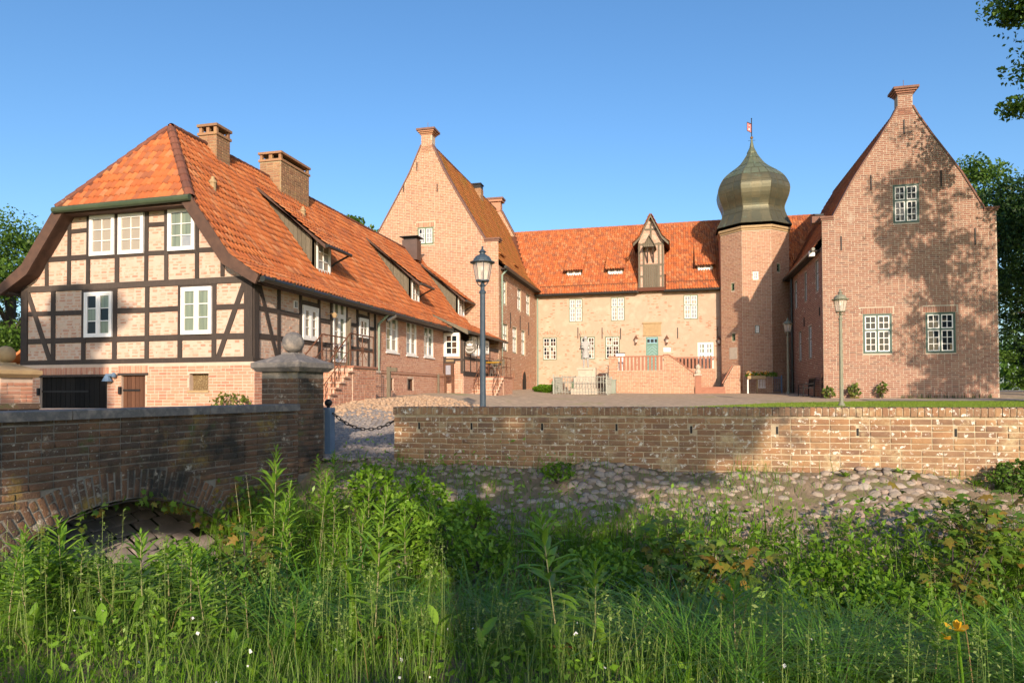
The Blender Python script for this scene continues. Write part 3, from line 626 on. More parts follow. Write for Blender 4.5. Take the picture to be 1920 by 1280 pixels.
lay_tiles(roof, Ms3+Ms+Ms2, 'tile_house', 300)
ridge_line(roof, (xh+.06, Y0-.02, zh+.0), (XM, ya, ZR+.0), 'ridge'); ridge_line(roof, (2*XM-xh-.06, Y0-.02, zh), (XM, ya, ZR+.0), 'ridge'); ridge_line(roof, (XM, ya, ZR+.03), (XM, Y1, ZR+.03), 'ridge', r=.9)
# verge boards following the bell-cast, gutters, soffit
def verge(side):
    mx = lambda x: x if side > 0 else 2*XM-x
    up = [(xh+.06, zh+.08), (K_.x+.03, K_.z+.06), (E_.x+.02, E_.z+.02)]; dn = [(xh-.19, zh-.10), (K_.x-.14, K_.z-.22), (E_.x-.08, E_.z-.2)]
    for i in range(2):
        mb = MB(); q = [up[i], up[i+1], dn[i+1], dn[i]]; mb.prism([(mx(x), Y0-.06, z) for x, z in q], (0, .07, 0)); mb.build('verge_board', MM['verge'], house)
    mb = MB()
    for i in range(2): q = [dn[i], dn[i+1]]; mb.poly([(mx(q[0][0]), Y0+.01, q[0][1]+.02), (mx(q[1][0]), Y0+.01, q[1][1]+.02), (mx(q[1][0]), YF, q[1][1]+.02), (mx(q[0][0]), YF, q[0][1]+.02)])
    mb.build('soffit', MM['verge'], house)
verge(1); verge(-1)
mb = MB(); mb.box(2*XM-xh+.1, xh-.1, Y0, YF, zh-.18, zh-.10); mb.build('soffit', MM['verge'], house)
mb = MB(); mb.box(E_.x-.3, E_.x-.02, Y0+.05, 30, E_.z-.14, E_.z-.08); mb.box(EL.x+.02, EL.x+.3, Y0+.05, Y1, E_.z-.14, E_.z-.08); mb.build('soffit', MM['timber'], house)
mb = MB(); mb.tube([(2*XM-xh-.1, Y0-.1, zh-.08), (xh+.12, Y0-.1, zh-.03)], .085, 10); mb.build('gutter', mat('gutter_green', [(.05, .075, .04), (.07, .09, .05)], rough=.5), house)
mb = MB(); mb.tube([(E_.x+.09, Y0, E_.z-.07), (E_.x+.09, 30.0, E_.z-.07)], .08, 10)
for k in range(16): y = Y0+.4+k*.95; mb.box(E_.x-.02, E_.x+.19, y, y+.03, E_.z-.06, E_.z+.02)
mb.build('gutter', MM['gutter'], house)
s, _ = F2.at(703.5, 640); yd = YF+s+.05
mb = MB(); mb.tube([(E_.x+.09, yd, E_.z-.1), (XS+.12, yd, E_.z-.45), (XS+.12, yd, 1.3)], .05, 10); mb.build('downpipe', MM['copper_pipe'], house)
mb = MB(); mb.tube([(E_.x+.09, yd+.5, E_.z-.1), (E_.x-.1, yd+.25, E_.z-.32)], [.11, .07], 10); mb.build('rainwater_head', MM['rail_steel'], house)
# chimneys
ch = lambda px, py, x: onx(px, py, x)
c1 = ch(405, 290, XM+.15); chimney(house, (XM+.1, c1.y), .62, .66, 8.7, onx(405, 262, XM+.1).z)
c2 = ch(540, 365, XM+.3); chimney(house, (XM+.12, c2.y+.1), .85, 1.9, 8.4, onx(540, 322, XM+.1).z)
c3 = onx(771, 460, XM+.3); z3 = onx(771, 446, XM+.3).z
mb = MB(); mb.box(XM-.1, XM+.75, c3.y-.3, c3.y+.3, 8.8, z3-.15, 0); mb.box(XM-.2, XM+.85, c3.y-.45, c3.y+.45, z3-.02, z3+.02, 1); mb.box(XM-.04, XM+.7, c3.y-.25, c3.y+.25, z3-.15, z3-.02, 1); mb.build('metal_chimney', [MM['sheet_brown'], MM['iron']], house)
for px, py in ((399, 358), (568, 408)):
    q = onp(px, py, K_, Vector((-slope, 0, 1)).normalized()); mb = MB(); mb.lathe([(.09, -.1), (.09, .22), (.11, .22), (.11, .27), (.05, .34), (.05, .4)], q, 10); mb.build('roof_vent', MM['sandstone'], house, smooth=False)
# --- three shed dormers
NR = Vector((-slope, 0, 1)).normalized()
def dormer(pb0, pb1, ptop, pup):
    A = onp(*pb0, K_, NR); B = onp(*pb1, K_, NR); xf = (A.x+B.x)/2; y0, y1 = A.y-.05, B.y+.08; zb = roofz(xf); T = onx(*ptop, xf); zt_ = T.z
    U = ony(*pup, y0); xm = max(min(U.x, xf-1.2), XM+.4); zm = roofz(xm)+.02
    mb = MB(); mb.box(xf-.1, xf, y0, y0+.1, zb-.1, zt_); mb.box(xf-.1, xf, y1-.1, y1, zb-.1, zt_); mb.box(xf-.1, xf, y0, y1, zt_-.02, zt_+.1)
    mb.poly([(xm, y1, zm), (xf, y1, zb), (xf, y1, zt_)]); mb.poly([(xm, y0+.03, zm), (xf, y0+.03, zb), (xf, y0+.03, zt_)])
    rr = (zt_+.1-zm)/(xf-xm); xo = xf+.5; zo = zm+rr*(xo-xm)
    mb.poly([(xm, y0-.22, zm), (xo, y0-.22, zo), (xo, y1+.3, zo), (xm, y1+.3, zm)])
    dm = mb.build('dormer', MM['grey_wood'], house)
    n = max(5, int((xf-xm)/.17)); q0 = xm+.25
    for i in range(n):
        a = q0+(xf-q0)*i/n; c = q0+(xf-q0)*(i+1)/n-.012; f_ = lambda x: zm+(zt_-zm)*(x-xm)/(xf-xm)
        mb = MB(); mb.prism([(a, y0, roofz(a)-.1), (c, y0, roofz(c)-.1), (c, y0, f_(c)), (a, y0, f_(a))], (0, .028+random.uniform(-.008, 0), 0)); mb.build('board', MM['grey_wood'], dm)
    mb = MB(); mb.prism([(xm, y0-.24, zm+.02), (xo, y0-.24, zo+.03), (xo, y0-.24, zo-.10), (xm+.2, y0-.24, zm-.02)], (0, .05, 0)); mb.build('verge_board', MM['verge'], dm)
    Vd = Vector((xm-xo, 0, zm-zo)); lay_tiles(dm, tile_rows((xo, 0, zo+.03), (0, 1, 0), Vd, Vd.length, lambda v: (y0-.2, y1+.28), TW, TL), 'tile_house', 60)
    mb = MB(); mb.tube([(xo+.07, y0-.25, zo-.02), (xo+.07, y1+.32, zo-.02)], .06, 8); mb.tube([(xo+.05, y1+.2, zo-.05), (xf+.1, y1+.1, zo-.3), (xf-.02, y1+.06, zo-.42)], .035, 6); mb.build('gutter', MM['gutter'], dm)
    fD = Face((xf, y0, 0), (0, 1, 0), (1, 0, 0), [(0, 0), (1, 0), (1, 1), (0, 1)])
    window(house, fD, (.1, y1-y0-.1, zb+.02, zt_), rows=(3,), lights=1, nx=2, frame='white', panes=('pane_cream', 'pane_pale'), rec=-.005, fw=.06, cw=.045, bar=.03, name='dormer_window')
dormer((593.5, 511), (617, 515), (594, 449), (482, 369))
dormer((772, 566.5), (784.5, 569), (772, 521.5), (684, 456))
dormer((859, 593), (869.5, 596), (859, 555), (787, 500))
# --- half-timbered extension at the far end
YE, XE = 30.0, -9.56
FE = Face((XS, YE, 0), (1, 0, 0), (0, -1, 0), [(0, .9), (XE-XS, .9), (XE-XS, 4.05), (0, 4.7)])
FS = Face((XE, YE, 0), (0, 1, 0), (1, 0, 0), [(0, .9), (6.3, .9), (6.3, 4.05), (0, 4.05)])
we = FE.rect(832.5, 624.5, 862, 668); ws = [side for side in [FS.rect(884, 630, 892, 668), FS.rect(895.5, 631, 902, 668), FS.rect(908.5, 638, 915, 664)]]
FE.holes = [we]; FS.holes = ws
b = MB(); FE.back(b); FS.back(b); ew = b.build('wall', MM['mortar_plinth'], house); b = MB(); FE.bricks(b, c=.08, L=.25, j=.019, p=.008); FS.bricks(b, c=.08, L=.25, j=.019, p=.008); b.build('brick', MM['brick_plinth'], ew, stuff=True)
window(house, FE, we, rows=(3,), lights=1, nx=2, frame='white', panes=('pane_brown', 'pane_dark'), rec=-.03, fw=.085, cw=.055, bar=.035)
for r_ in ws: window(house, FS, r_, rows=(3,), lights=1, nx=2, frame='white', panes=('pane_pale', 'pane_cream'), rec=-.02, fw=.06, cw=.05, bar=.03)
zs = FE.at(850, 700)[1]; zw = FE.at(850, 673)[1]
for s in (.07, XE-XS-.07): timber(house, FE, (s, zs), (s, 4.1), .14, .03)
timber(house, FE, (0, zw-.03), (XE-XS, zw-.03), .12, .028); timber(house, FE, (0, FE.at(850, 621)[1]), (XE-XS, FE.at(850, 621)[1]), .12, .028)
zs2 = FS.at(880, 701)[1]; zw2 = FS.at(880, 672)[1]
timber(house, FS, (0, zs2), (6.3, zs2), .22, .034); timber(house, FS, (0, zw2), (6.3, zw2), .14, .028); timber(house, FS, (0, 3.95), (6.3, 3.95), .2, .03); timber(house, FS, (.08, zs2), (.08, 4), .16, .036)
for px in (881.7, 893.5, 904, 918): s, _ = FS.at(px, 690); timber(house, FS, (s, zs2), (s, 3.9), .11, .026)
A = ony(805.6, 583.4, YE-.25); Bv = ony(877, 620.5, YE-.25)
xm = A.x; zm = roofz(xm) if xm < K_.x else E_.z+(K_.z-E_.z)*(xm-E_.x)/(K_.x-E_.x); xo, zo = Bv.x, Bv.z
mb = MB(); mb.poly([(xm, YE-.25, zm-.03), (xo, YE-.25, zo-.03), (xo, 36.9, zo-.03), (xm, 36.28, zm-.03)]); er = mb.build('roof', MM['roof_under'], house)
Vd = Vector((xm-xo, 0, zm-zo)); lay_tiles(er, tile_rows((xo, 0, zo), (0, 1, 0), Vd, Vd.length, lambda v: (YE-.25, 36.9-v*.2), TW, TL), 'tile_house', 80)
mb = MB(); mb.prism([(xm-.05, YE-.28, zm+.05), (xo+.02, YE-.28, zo+.05), (xo+.02, YE-.28, zo-.16), (xm+.25, YE-.28, zm-.16)], (0, .06, 0)); mb.build('verge_board', MM['grey_wood'], house)
mb = MB(); mb.tube([(xo+.08, YE-.25, zo-.04), (xo+.08, 36.9, zo-.04)], .07, 8); mb.build('gutter', MM['gutter'], house)
# --- brick steps with iron rails: two stairs of the house
def stairs(xw, xr, ya, yb, ztop, n, run, zb, label):
    """platform ya..yb against the wall face xw, steps descending toward -y"""
    t = thing('entrance_stairs', label, 'stairs', ((xw+xr)/2, ya, zb))
    mb = MB(); mb.box(xw+.01, xr, ya, yb, zb-.6, ztop-.06); body = mb.build('platform', MM['mortar_plinth'], t)
    fr_ = Face((xr, ya, 0), (0, 1, 0), (1, 0, 0), [(0, zb-.3), (yb-ya, zb-.3), (yb-ya, ztop-.06), (0, ztop-.06)]); b = MB(); fr_.bricks(b, c=.08, L=.25, j=.012)
    b.build('brick', MM['brick_plinth'], body, stuff=True)
    mb = MB(); mb.box(xw+.01, xr+.05, ya-.02, yb+.04, ztop-.06, ztop); mb.build('landing_slab', MM['red_stone'], t)
    rise = (ztop-zb)/n
    for k in range(1, n):
        z1 = ztop-k*rise; y1 = ya-(k-1)*run; mb = MB(); mb.box(xw+.01, xr-.02, y1-run, y1, zb-.6, z1-.045, 0); mb.box(xw+.01, xr+.05, y1-run-.035, y1, z1-.045, z1, 1)
        f2 = Face((xw+.01, y1-run, 0), (1, 0, 0), (0, -1, 0), [(0, z1-rise+.0), (xr-xw-.03, z1-rise), (xr-xw-.03, z1-.045), (0, z1-.045)]); f2.soldier(mb, 0, xr-xw-.03, z1-rise, rise-.05, .085, m=2)
        f3 = Face((xr-.02, y1-run, 0), (0, 1, 0), (1, 0, 0), [(0, zb-.2), (run, zb-.2), (run, z1-.05), (0, z1-.05)]); f3.bricks(mb, c=.08, L=.25, j=.012, m=2)
        mb.build('step', [MM['mortar_plinth'], MM['brick_house'], MM['brick_plinth']], t)
    yn = ya-(n-1)*run
    def railing(x):
        mb = MB(); top = .95; mb.tube([(x, yn, zb+top-.05), (x, ya, ztop+top), (x, yb, ztop+top)], .022, 6); mb.tube([(x, yn, zb+top*.5), (x, ya, ztop+top*.5), (x, yb, ztop+top*.5)], .014, 6)
        for (y, z) in ((yn, zb), ((yn+ya)/2, (zb+ztop)/2), (ya, ztop), ((ya+yb)/2, ztop), (yb-.03, ztop)): mb.tube([(x, y, z-.1), (x, y, z+top)], .016, 6)
        for k in range(6): q = k/5.; y = yn+(ya-yn)*q; z = zb+(ztop-zb)*q; mb.tube([(x, y, z), (x, y+.08, z+.25), (x, y+.02, z+.46)], .012, 5)
        cy_, cz = (ya+yb)/2, ztop+.5
        for a in range(8): mb.tube([(x, cy_, cz), (x, cy_+.4*math.cos(a*.785), cz+.4*math.sin(a*.785))], .009, 5)
        mb.tube([(x, cy_+.1*math.cos(a*.5236), cz+.1*math.sin(a*.5236)) for a in range(13)], .01, 5)
        mb.build('railing', MM['rust'], t)
    railing(xr-.08); railing(xw+.25)
    return t
stairs(XS, -9.27, 18.4, 20.0, 2.50, 8, .27, 1.2, 'brick stairs with iron rails leading up to the half-timbered house front door side')
stairs(XE, -8.3, 32.5, 34.4, 2.48, 7, .27, 1.35, 'brick stairs with railed terrace beside the round sign')
# ================================================================== castle: left wing, hall, right wing, stair tower
YC, XC = 36.3, -9.53; YH = 46.54; YR, XR = 35.6, 6.9
def anchors(parent, f, pts, w=.05, name='wall_anchor'):
    for px, ya, yb in pts:
        s, z1 = f.at(px, ya); _, z0 = f.at(px, yb); mb = MB(); mb.ob(f.p(s-w/2, z0, 0), f.S*w, Z*(z1-z0), f.N*.05); mb.build(name, MM['iron'], parent)
def gable_wing(name, label, yf, x0, x1, yb, apex, zsh, brick, mortar, holes_f, side, side_holes, zs, tile, tob, neck_z, roofdrop=.35, conc=None, hide_left=False):
    """a gabled wing: front gable at yf between x0 and x1, running back to yb; side = +1 shows its right wall, -1 its left"""
    t = thing(name, label, 'castle wing', ((x0+x1)/2, (yf+yb)/2, 1.4)); xm = (x0+x1)/2; W = x1-x0; hw = W/2
    nw = .30
    prof = [(hw, 1.0), (hw, zsh)] + conc + [(nw, neck_z)]       # (half width, z) right side, from the ground up
    ff = Face((x0, yf, 0), (1, 0, 0), (0, -1, 0), [(hw-a, z) for a, z in prof][::-1][::-1] + [(hw+a, z) for a, z in prof][::-1])
    ff.holes = [ff.rect(*h) for h in holes_f]
    xs = x1 if side > 0 else x0
    fs = Face((xs, yf, 0), (0, 1, 0), (side, 0, 0), [(0, 1.0), (yb-yf, 1.0), (yb-yf, zs), (0, zs)])
    def sr(q): a = fs.at(q[0], q[1]); bq = fs.at(q[0], q[2]); c = fs.at(q[3], q[1]); return (min(a[0], c[0]), max(a[0], c[0]), bq[1], a[1])
    fs.holes = [sr(q) for q in side_holes]
    b = MB(); ff.back(b); fs.back(b)
    xo = x0 if side > 0 else x1; b.poly([(xo, yf, 1), (xo, yb, 1), (xo, yb, zs), (xo, yf, zs)])
    b.poly([(x0, yb, 1), (x1, yb, 1), (x1, yb, zs), (x0, yb, zs)])
    # thickness of the free gable (parapet) behind the face
    R_ = [(a, z) for a, z in prof[1:]]
    for sg in (1, -1):
        for (a0, z0), (a1, z1) in zip(R_, R_[1:]): b.poly([(xm+sg*a0, yf, z0), (xm+sg*a1, yf, z1), (xm+sg*a1, yf+.45, z1), (xm+sg*a0, yf+.45, z0)])
    b.poly([(xm+a, yf+.45, z) for a, z in R_]+[(xm-a, yf+.45, z) for a, z in R_[::-1]])
    wl = b.build('wall', MM[mortar], t); b = MB()
    for h in ff.holes: ff.soldier(b, h[0]-.1, h[1]+.1, h[3]+.01, .27, .10)
    ff.bricks(b, c=.092, L=.29, j=.022, p=.010); fs.bricks(b, c=.092, L=.29, j=.022, p=.010, prob=.97); b.build('brick', MM[brick], wl, stuff=True)
    # coping along the slopes, shoulders, head
    for sg in (1, -1):
        mb = MB()
        for (a0, z0), (a1, z1) in zip(R_[1:], R_[2:]):
            dv = Vector((sg*(a1-a0), 0, z1-z0)); n = Vector((dv.z, 0, -dv.x)).normalized()*sg
            mb.ob(Vector((xm+sg*a0, yf-.06, z0)), dv*1.002, Vector((0, .56, 0)), n*.07)
        mb.build('coping', MM['coping'], t)
        n_ = MB(); L_ = 0
        mb = MB(); a0 = R_[1][0]
        q = sorted((xm+sg*(a0-.02), xm+sg*(hw+.10))); mb.box(q[0], q[1], yf-.10, yf+.55, zsh, zsh+.09); q = sorted((xm+sg*(a0-.02), xm+sg*(hw+.05))); mb.box(q[0], q[1], yf-.05, yf+.5, zsh-.1, zsh); mb.build('shoulder_cap', MM['coping'], t)
    mb = MB(); z = neck_z; mb.box(xm-nw-.02, xm+nw+.02, yf-.02, yf+.5, z-.05, z+.55, 0)
    fN = Face((xm-nw-.02, yf-.02, 0), (1, 0, 0), (0, -1, 0), [(0, z-.4), (2*nw+.04, z-.4), (2*nw+.04, z+.55), (0, z+.55)]); fN.bricks(mb, c=.092, L=.29, j=.022, m=1)
    for k, e in enumerate((.05, .11, .18)): mb.box(xm-nw-e, xm+nw+e, yf-e, yf+.48+e, z+.55+k*.08, z+.63+k*.08, 1)
    mb.box(xm-nw-.25, xm+nw+.25, yf-.25, yf+.73, z+.79, z+.9, 2); mb.tube([(xm, yf+.2, z+.9), (xm, yf+.2, z+1.35)], .012, 5, 2)
    mb.build('gable_head', [MM[mortar], MM[brick], MM['coping']], t)
    # roof behind the gable
    ax, az = R_[1]; bx_, bz = R_[-1]; m_ = (bz-az)/(ax-bx_); zr = az+m_*ax-roofdrop; zk = az-roofdrop; ze = zs-.05; xe = hw+.32
    mb = MB()
    for sg in (1, -1):
        mb.poly([(xm+sg*xe, yf+.45, ze-.04), (xm+sg*ax, yf+.45, zk-.04), (xm+sg*ax, yb+.3, zk-.04), (xm+sg*xe, yb+.3, ze-.04)]); mb.poly([(xm+sg*ax, yf+.45, zk-.04), (xm, yf+.45, zr-.04), (xm, yb+.3, zr-.04), (xm+sg*ax, yb+.3, zk-.04)])
    rf = mb.build('roof', MM['roof_under'], t); Ms = []
    sg = side
    for (a0, z0), (a1, z1) in (((xe, ze), (ax, zk)), ((ax, zk), (0, zr))):
        V_ = Vector((sg*(a1-a0), 0, z1-z0)); Ms += tile_rows((xm+sg*a0, yf+.45, z0), (0, 1, 0), V_, V_.length, lambda v: (0, yb+.3-yf-.45), TW*1.1, TL*1.05)
    lay_tiles(rf, Ms, tile, 0); ridge_line(rf, (xm, yf+.5, zr+.02), (xm, yb+.3, zr+.02), 'ridge_hall' if tile == 'tile_hall' else 'ridge', nobj=0)
    mb = MB(); xg = xm+sg*(xe+.07); mb.tube([(xg, yf+.05, ze-.06), (xg, yb, ze-.06)], .08, 8); mb.build('gutter', MM['gutter'], t)
    mb = MB(); q = sorted((xs, xm+sg*xe)); mb.box(q[0], q[1], yf+.45, yb, ze-.12, ze-.05); mb.build('soffit', MM['timber'], t)
    return t, ff, fs, zr, (ax, zk, m_, xm, ze, xe)
# --- left wing
hwL = 4.18
gl = Face((-17.9, YC, 0), (1, 0, 0), (0, -1, 0), [(0, 0), (1, 0), (1, 1), (0, 1)]); xmL = -13.71
def half(px, py): s, z = gl.at(px, py); return (s+gl.O.x-xmL, z)
concL = [(hwL-.78, 10.14)] + [half(*q) for q in ((878.7, 400), (853.4, 357.8), (831, 318))]
sideL = [(940.5, 522, 568, 949.5), (970, 539.5, 580.5, 976.7), (986.7, 549, 589, 993), (943, 605.7, 657, 951.7), (961, 612.5, 661, 969), (978, 619, 665.5, 984.5)]
wingL, fL, sL, zrL, gL = gable_wing('castle_wing', 'left castle wing of pale red brick with a mossy tiled roof and tall plain gable', YC, xmL-hwL, xmL+hwL, 51.3, 0, 10.14, 'brick_gable', 'mortar_gable',
    [(783, 427, 813, 457.3)], 1, sideL, 8.72, 'tile_mossy', 0, 15.75, conc=concL)
window(wingL, fL, fL.holes[0], rows=(3,), lights=2, nx=2, frame='green_pale', panes=('pane_dark', 'pane_pale'), rec=.02, fw=.075, cw=.035, bar=.022)
for h in sL.holes: window(wingL, sL, h, rows=(2, 3), lights=2, nx=1, frame='green_pale', panes=('pane_pale', 'pane_cream'), rec=.09, fw=.06, cw=.05, bar=.03)
anchors(wingL, fL, ((782, 305, 320), (757, 345, 360), (820, 345, 360)), .04)
anchors(wingL, sL, ((956.5, 586, 615), (974.5, 592, 619), (990.5, 604, 628)), .05)
# cellar door and niches on the court side, blue-green pipes
def arch_part(parent, f, px0, px1, yt, yb_, name, m, d=.02):
    s0, zt_ = f.at(px0, yt); s1, _ = f.at(px1, yt); _, z0 = f.at(px0, yb_); r = (s1-s0)/2; c = (s0+s1)/2; n = 10
    pts = [f.p(s0, z0), f.p(s1, z0)]+[f.p(c+r*math.cos(math.pi*k/n), zt_-r+r*math.sin(math.pi*k/n)) for k in range(n+1)]
    mb = MB(); mb.prism(pts, f.N*d); o = mb.build(name, MM[m], parent)
    mb = MB()
    for k in range(n):                                             # rubbed brick arch
        a0, a1 = math.pi*k/n+.03, math.pi*(k+1)/n-.03
        q = [f.p(c+rr*math.cos(a), zt_-r+rr*math.sin(a)) for rr, a in ((r, a0), (r+.14, a0), (r+.14, a1), (r, a1))]; mb.prism(q, f.N*(d+.02))
    mb.build('arch_brick', MM['brick_gable'], o); return o
q = arch_part(wingL, sL, 979.5, 986, 696, 738, 'arched_door', 'black'); q['label'] = 'dark arched cellar door'
for a, b_, c, d in ((961.5, 964, 702, 730), (993, 995, 705, 734)): arch_part(wingL, sL, a, b_, c, d, 'niche', 'brick_plinth', .01)
mb = MB(); xg = XC+.3; mb.tube([(xg+.1, YC+.7, 8.65), (XC+.12, YC+.35, 8.2), (XC+.12, YC+.35, 1.4)], .06, 8); mb.build('downpipe', MM['copper_pipe'], wingL)
# chimney and the far gable of the left wing
cc = onx(897, 362, xmL+.35); chimney(wingL, (xmL+.3, cc.y), .62, .7, 14.2, onx(897, 357, xmL+.3).z, crown=False)
mb = MB(); zt_ = onx(897, 349, xmL+.3).z; mb.box(xmL-.05, xmL+.65, cc.y-.38, cc.y+.38, zt_-.02, zt_+.06); mb.box(xmL+.0, xmL+.6, cc.y-.3, cc.y+.3, zt_-.32, zt_-.02); mb.build('chimney_cap', MM['iron'], wingL)
fg = Face((xmL-hwL, 51.3, 0), (1, 0, 0), (0, -1, 0), [(0, 8.5), (2*hwL, 8.5), (2*hwL, 10.1), (2*hwL-.78, 10.3), (hwL+.45, 15.9), (hwL-.45, 15.9), (.78, 10.3), (0, 10.1)])
b = MB(); fg.back(b); b.poly([(xmL+.45, 51.3, 15.9), (xmL+hwL-.78, 51.3, 10.3), (xmL+hwL-.78, 51.8, 10.3), (xmL+.45, 51.8, 15.9)]); ow = b.build('far_gable', MM['mortar_gable'], wingL); b = MB(); fg.bricks(b, c=.092, L=.29, j=.022, z0=10.0); b.build('brick', MM['brick_gable'], ow, stuff=True)
mb = MB(); mb.box(xmL-.45, xmL+.45, 51.25, 51.8, 15.8, 16.55, 0); mb.box(xmL-.6, xmL+.6, 51.1, 51.95, 16.55, 16.72, 1); mb.box(xmL-.68, xmL+.68, 51.05, 52, 16.72, 16.86, 2)
dv = Vector((hwL-.78-.45, 0, 10.3-15.9)); mb.ob((xmL+.45, 51.2, 15.9), dv, (0, .7, 0), Vector((-dv.z, 0, dv.x)).normalized()*.07, 2); mb.build('gable_head', [MM['brick_gable'], MM['brick_gable'], MM['coping']], wingL)
# two little roof dormers over the eaves
ax, zk, mL, xm_, zeL, xeL = gL
for px, py in ((936.5, 468), (963, 489)):
    x_ = xm_+ax-.15; pt = onx(px, py, x_); zz = zk-.25; mb = MB(); mb.box(x_-.8, x_+.0, pt.y-.5, pt.y+.5, zz-.2, zz+.42, 0); mb.ob((x_-1.6, pt.y-.62, zz+1.0), (1.85, 0, -.55), (0, 1.24, 0), (0, 0, .07), 1); d_ = mb.build('dormer', [MM['timber'], MM['tile_mossy']], wingL)
    fD = Face((x_, pt.y-.45, 0), (0, 1, 0), (1, 0, 0), [(0, 0), (1, 0), (1, 1), (0, 1)]); window(wingL, fD, (.06, .84, zz, zz+.38), rows=(1,), lights=2, nx=1, frame='white', panes=('pane_pale',), rec=-.01, fw=.05, cw=.04, name='dormer_window')
# --- right wing
xmR, hwR = 10.61, 3.72
gr = Face((XR, YR, 0), (1, 0, 0), (0, -1, 0), [(0, 0), (1, 0), (1, 1), (0, 1)])
def halfr(px, py): s, z = gr.at(px, py); return (s+gr.O.x-xmR, z)
pts = [(1846, 392), (1801.5, 323.3), (1775, 288.8), (1745.7, 251.6), (1719, 214)]
concR = [(hwR-.5, 10.05)] + [halfr(*q) for q in pts[1:]]
sideR = [(1490, 529, 580.7, 1494.5), (1508.5, 511.7, 566.7, 1512.8), (1529, 490, 549, 1535), (1498, 622, 678, 1502.7), (1516, 611.7, 673, 1522)]
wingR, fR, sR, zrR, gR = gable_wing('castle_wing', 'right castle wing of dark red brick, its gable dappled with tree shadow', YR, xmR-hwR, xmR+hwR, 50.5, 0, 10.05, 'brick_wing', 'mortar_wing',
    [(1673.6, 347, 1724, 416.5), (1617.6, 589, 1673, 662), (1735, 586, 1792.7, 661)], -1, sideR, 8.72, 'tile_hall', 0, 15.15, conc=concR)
for h in fR.holes: window(wingR, fR, h, rows=(2, 3), lights=2, nx=2, frame='green_frame', panes=('pane_dark',), rec=.05, fw=.095, cw=.045, bar=.03)
for h in sR.holes: window(wingR, sR, h, rows=(2, 3), lights=2, nx=1, frame='green_frame', panes=('pane_pale', 'pane_dark'), rec=.08, fw=.07, cw=.06, bar=.03)
anchors(wingR, fR, ((1632.8, 328.6, 356.5), (1764, 319, 350), (1694.7, 225, 251.6), (1577, 443, 469.5), (1828, 428, 459)))
anchors(wingR, sR, ((1537.5, 576, 592), (1508.5, 595, 612)))
ax, zk, mR, xm_, zeR, xeR = gR
mb = MB(); mb.tube([(XR-.12, 44.1, 8.5), (XR-.12, 44.1, 1.5)], .07, 8); mb.build('downpipe', MM['gutter'], wingR)
mb = MB(); mb.box(XR-.5, XR-.25, YR+.5, YR+.75, 8.35, 8.62); mb.build('roof_lantern', MM['white'], wingR)
mb = MB(); mb.box(XR-.35, XR+.25, YR+.55, YR+.95, 10.0, 10.32, 0); mb.box(XR-.2, XR+.2, YR+.6, YR+.9, 10.36, 10.44, 1); mb.build('eaves_stack', [MM['coping'], MM['iron']], wingR)
q = arch_part(wingR, sR, 1540, 1543.5, 708, 745, 'cellar_opening', 'black', .01)
# --- hall between the wings
x0, x1 = XC, XR
hall = thing('castle_hall', 'long pale limewashed castle hall with orange roof between the two wings', 'castle hall', ((x0+x1)/2, 49, 1.6))
fH = Face((x0, YH, 0), (1, 0, 0), (0, -1, 0), [(0, 1.2), (x1-x0, 1.2), (x1-x0, 8.4), (0, 8.4)], depth=.12)
wu = [fH.rect(*q) for q in ((1066.5, 560.5, 1092.3, 603), (1145, 557.5, 1171.3, 601), (1281.5, 553, 1309, 598))]
wl_ = [fH.rect(*q) for q in ((1017.5, 632.5, 1044.5, 674.6), (1088.7, 631.5, 1116, 673.5), (1134.7, 630.6, 1162, 673))]
dr = fH.rect(1211, 631.6, 1234.9, 692); dw = fH.rect(1308, 642, 1338, 692)
dr = (dr[0], dr[1], 3.05, dr[3]); dw = (dw[0], dw[1], 3.05, dw[3])
fH.holes = wu+wl_+[dr, dw]
b = MB(); fH.back(b); hwl = b.build('wall', MM['mortar_hall'], hall); b = MB()
fH.bricks(b, c=.09, L=.28, j=.036, p=.006, prob=.26, rag=.07, jit=.014, skip=lambda s, z: math.sin(s*1.1+z*2.3)+math.sin(s*2.7-z*1.1) < -.25)
for h in wu+wl_:
    for k in range(9): 
        if random.random() < .45: s = h[0]-.1+(h[1]-h[0]+.2)*k/8; b.ob(fH.p(s, h[3]+.12+.1*math.sin(math.pi*k/8), .0), fH.S*.05+Z*(.03*(k-4)/4), Z*.22+fH.S*(.12*(k-4)/4), fH.N*.008)
b.build('brick', MM['brick_hall'], hwl, stuff=True)
for i, h in enumerate(wu): window(hall, fH, h, rows=(2, 3), lights=2, nx=2, frame='green_pale', panes=('pane_pale', 'pane_pale', 'pane_cream'), rec=.04, fw=.06, cw=.04, bar=.028)
for h in wl_: window(hall, fH, h, rows=(2, 3), lights=2, nx=2, frame='green_pale', panes=('pane_brown', 'pane_dark', 'pane_brown', 'pane_cream'), rec=.04, fw=.065, cw=.036, bar=.026)
window(hall, fH, dw, rows=(2, 3), lights=2, nx=2, frame='white', panes=('pane_pale', 'pane_green'), rec=.04, fw=.05, cw=.07, bar=.05, name='glazed_door')
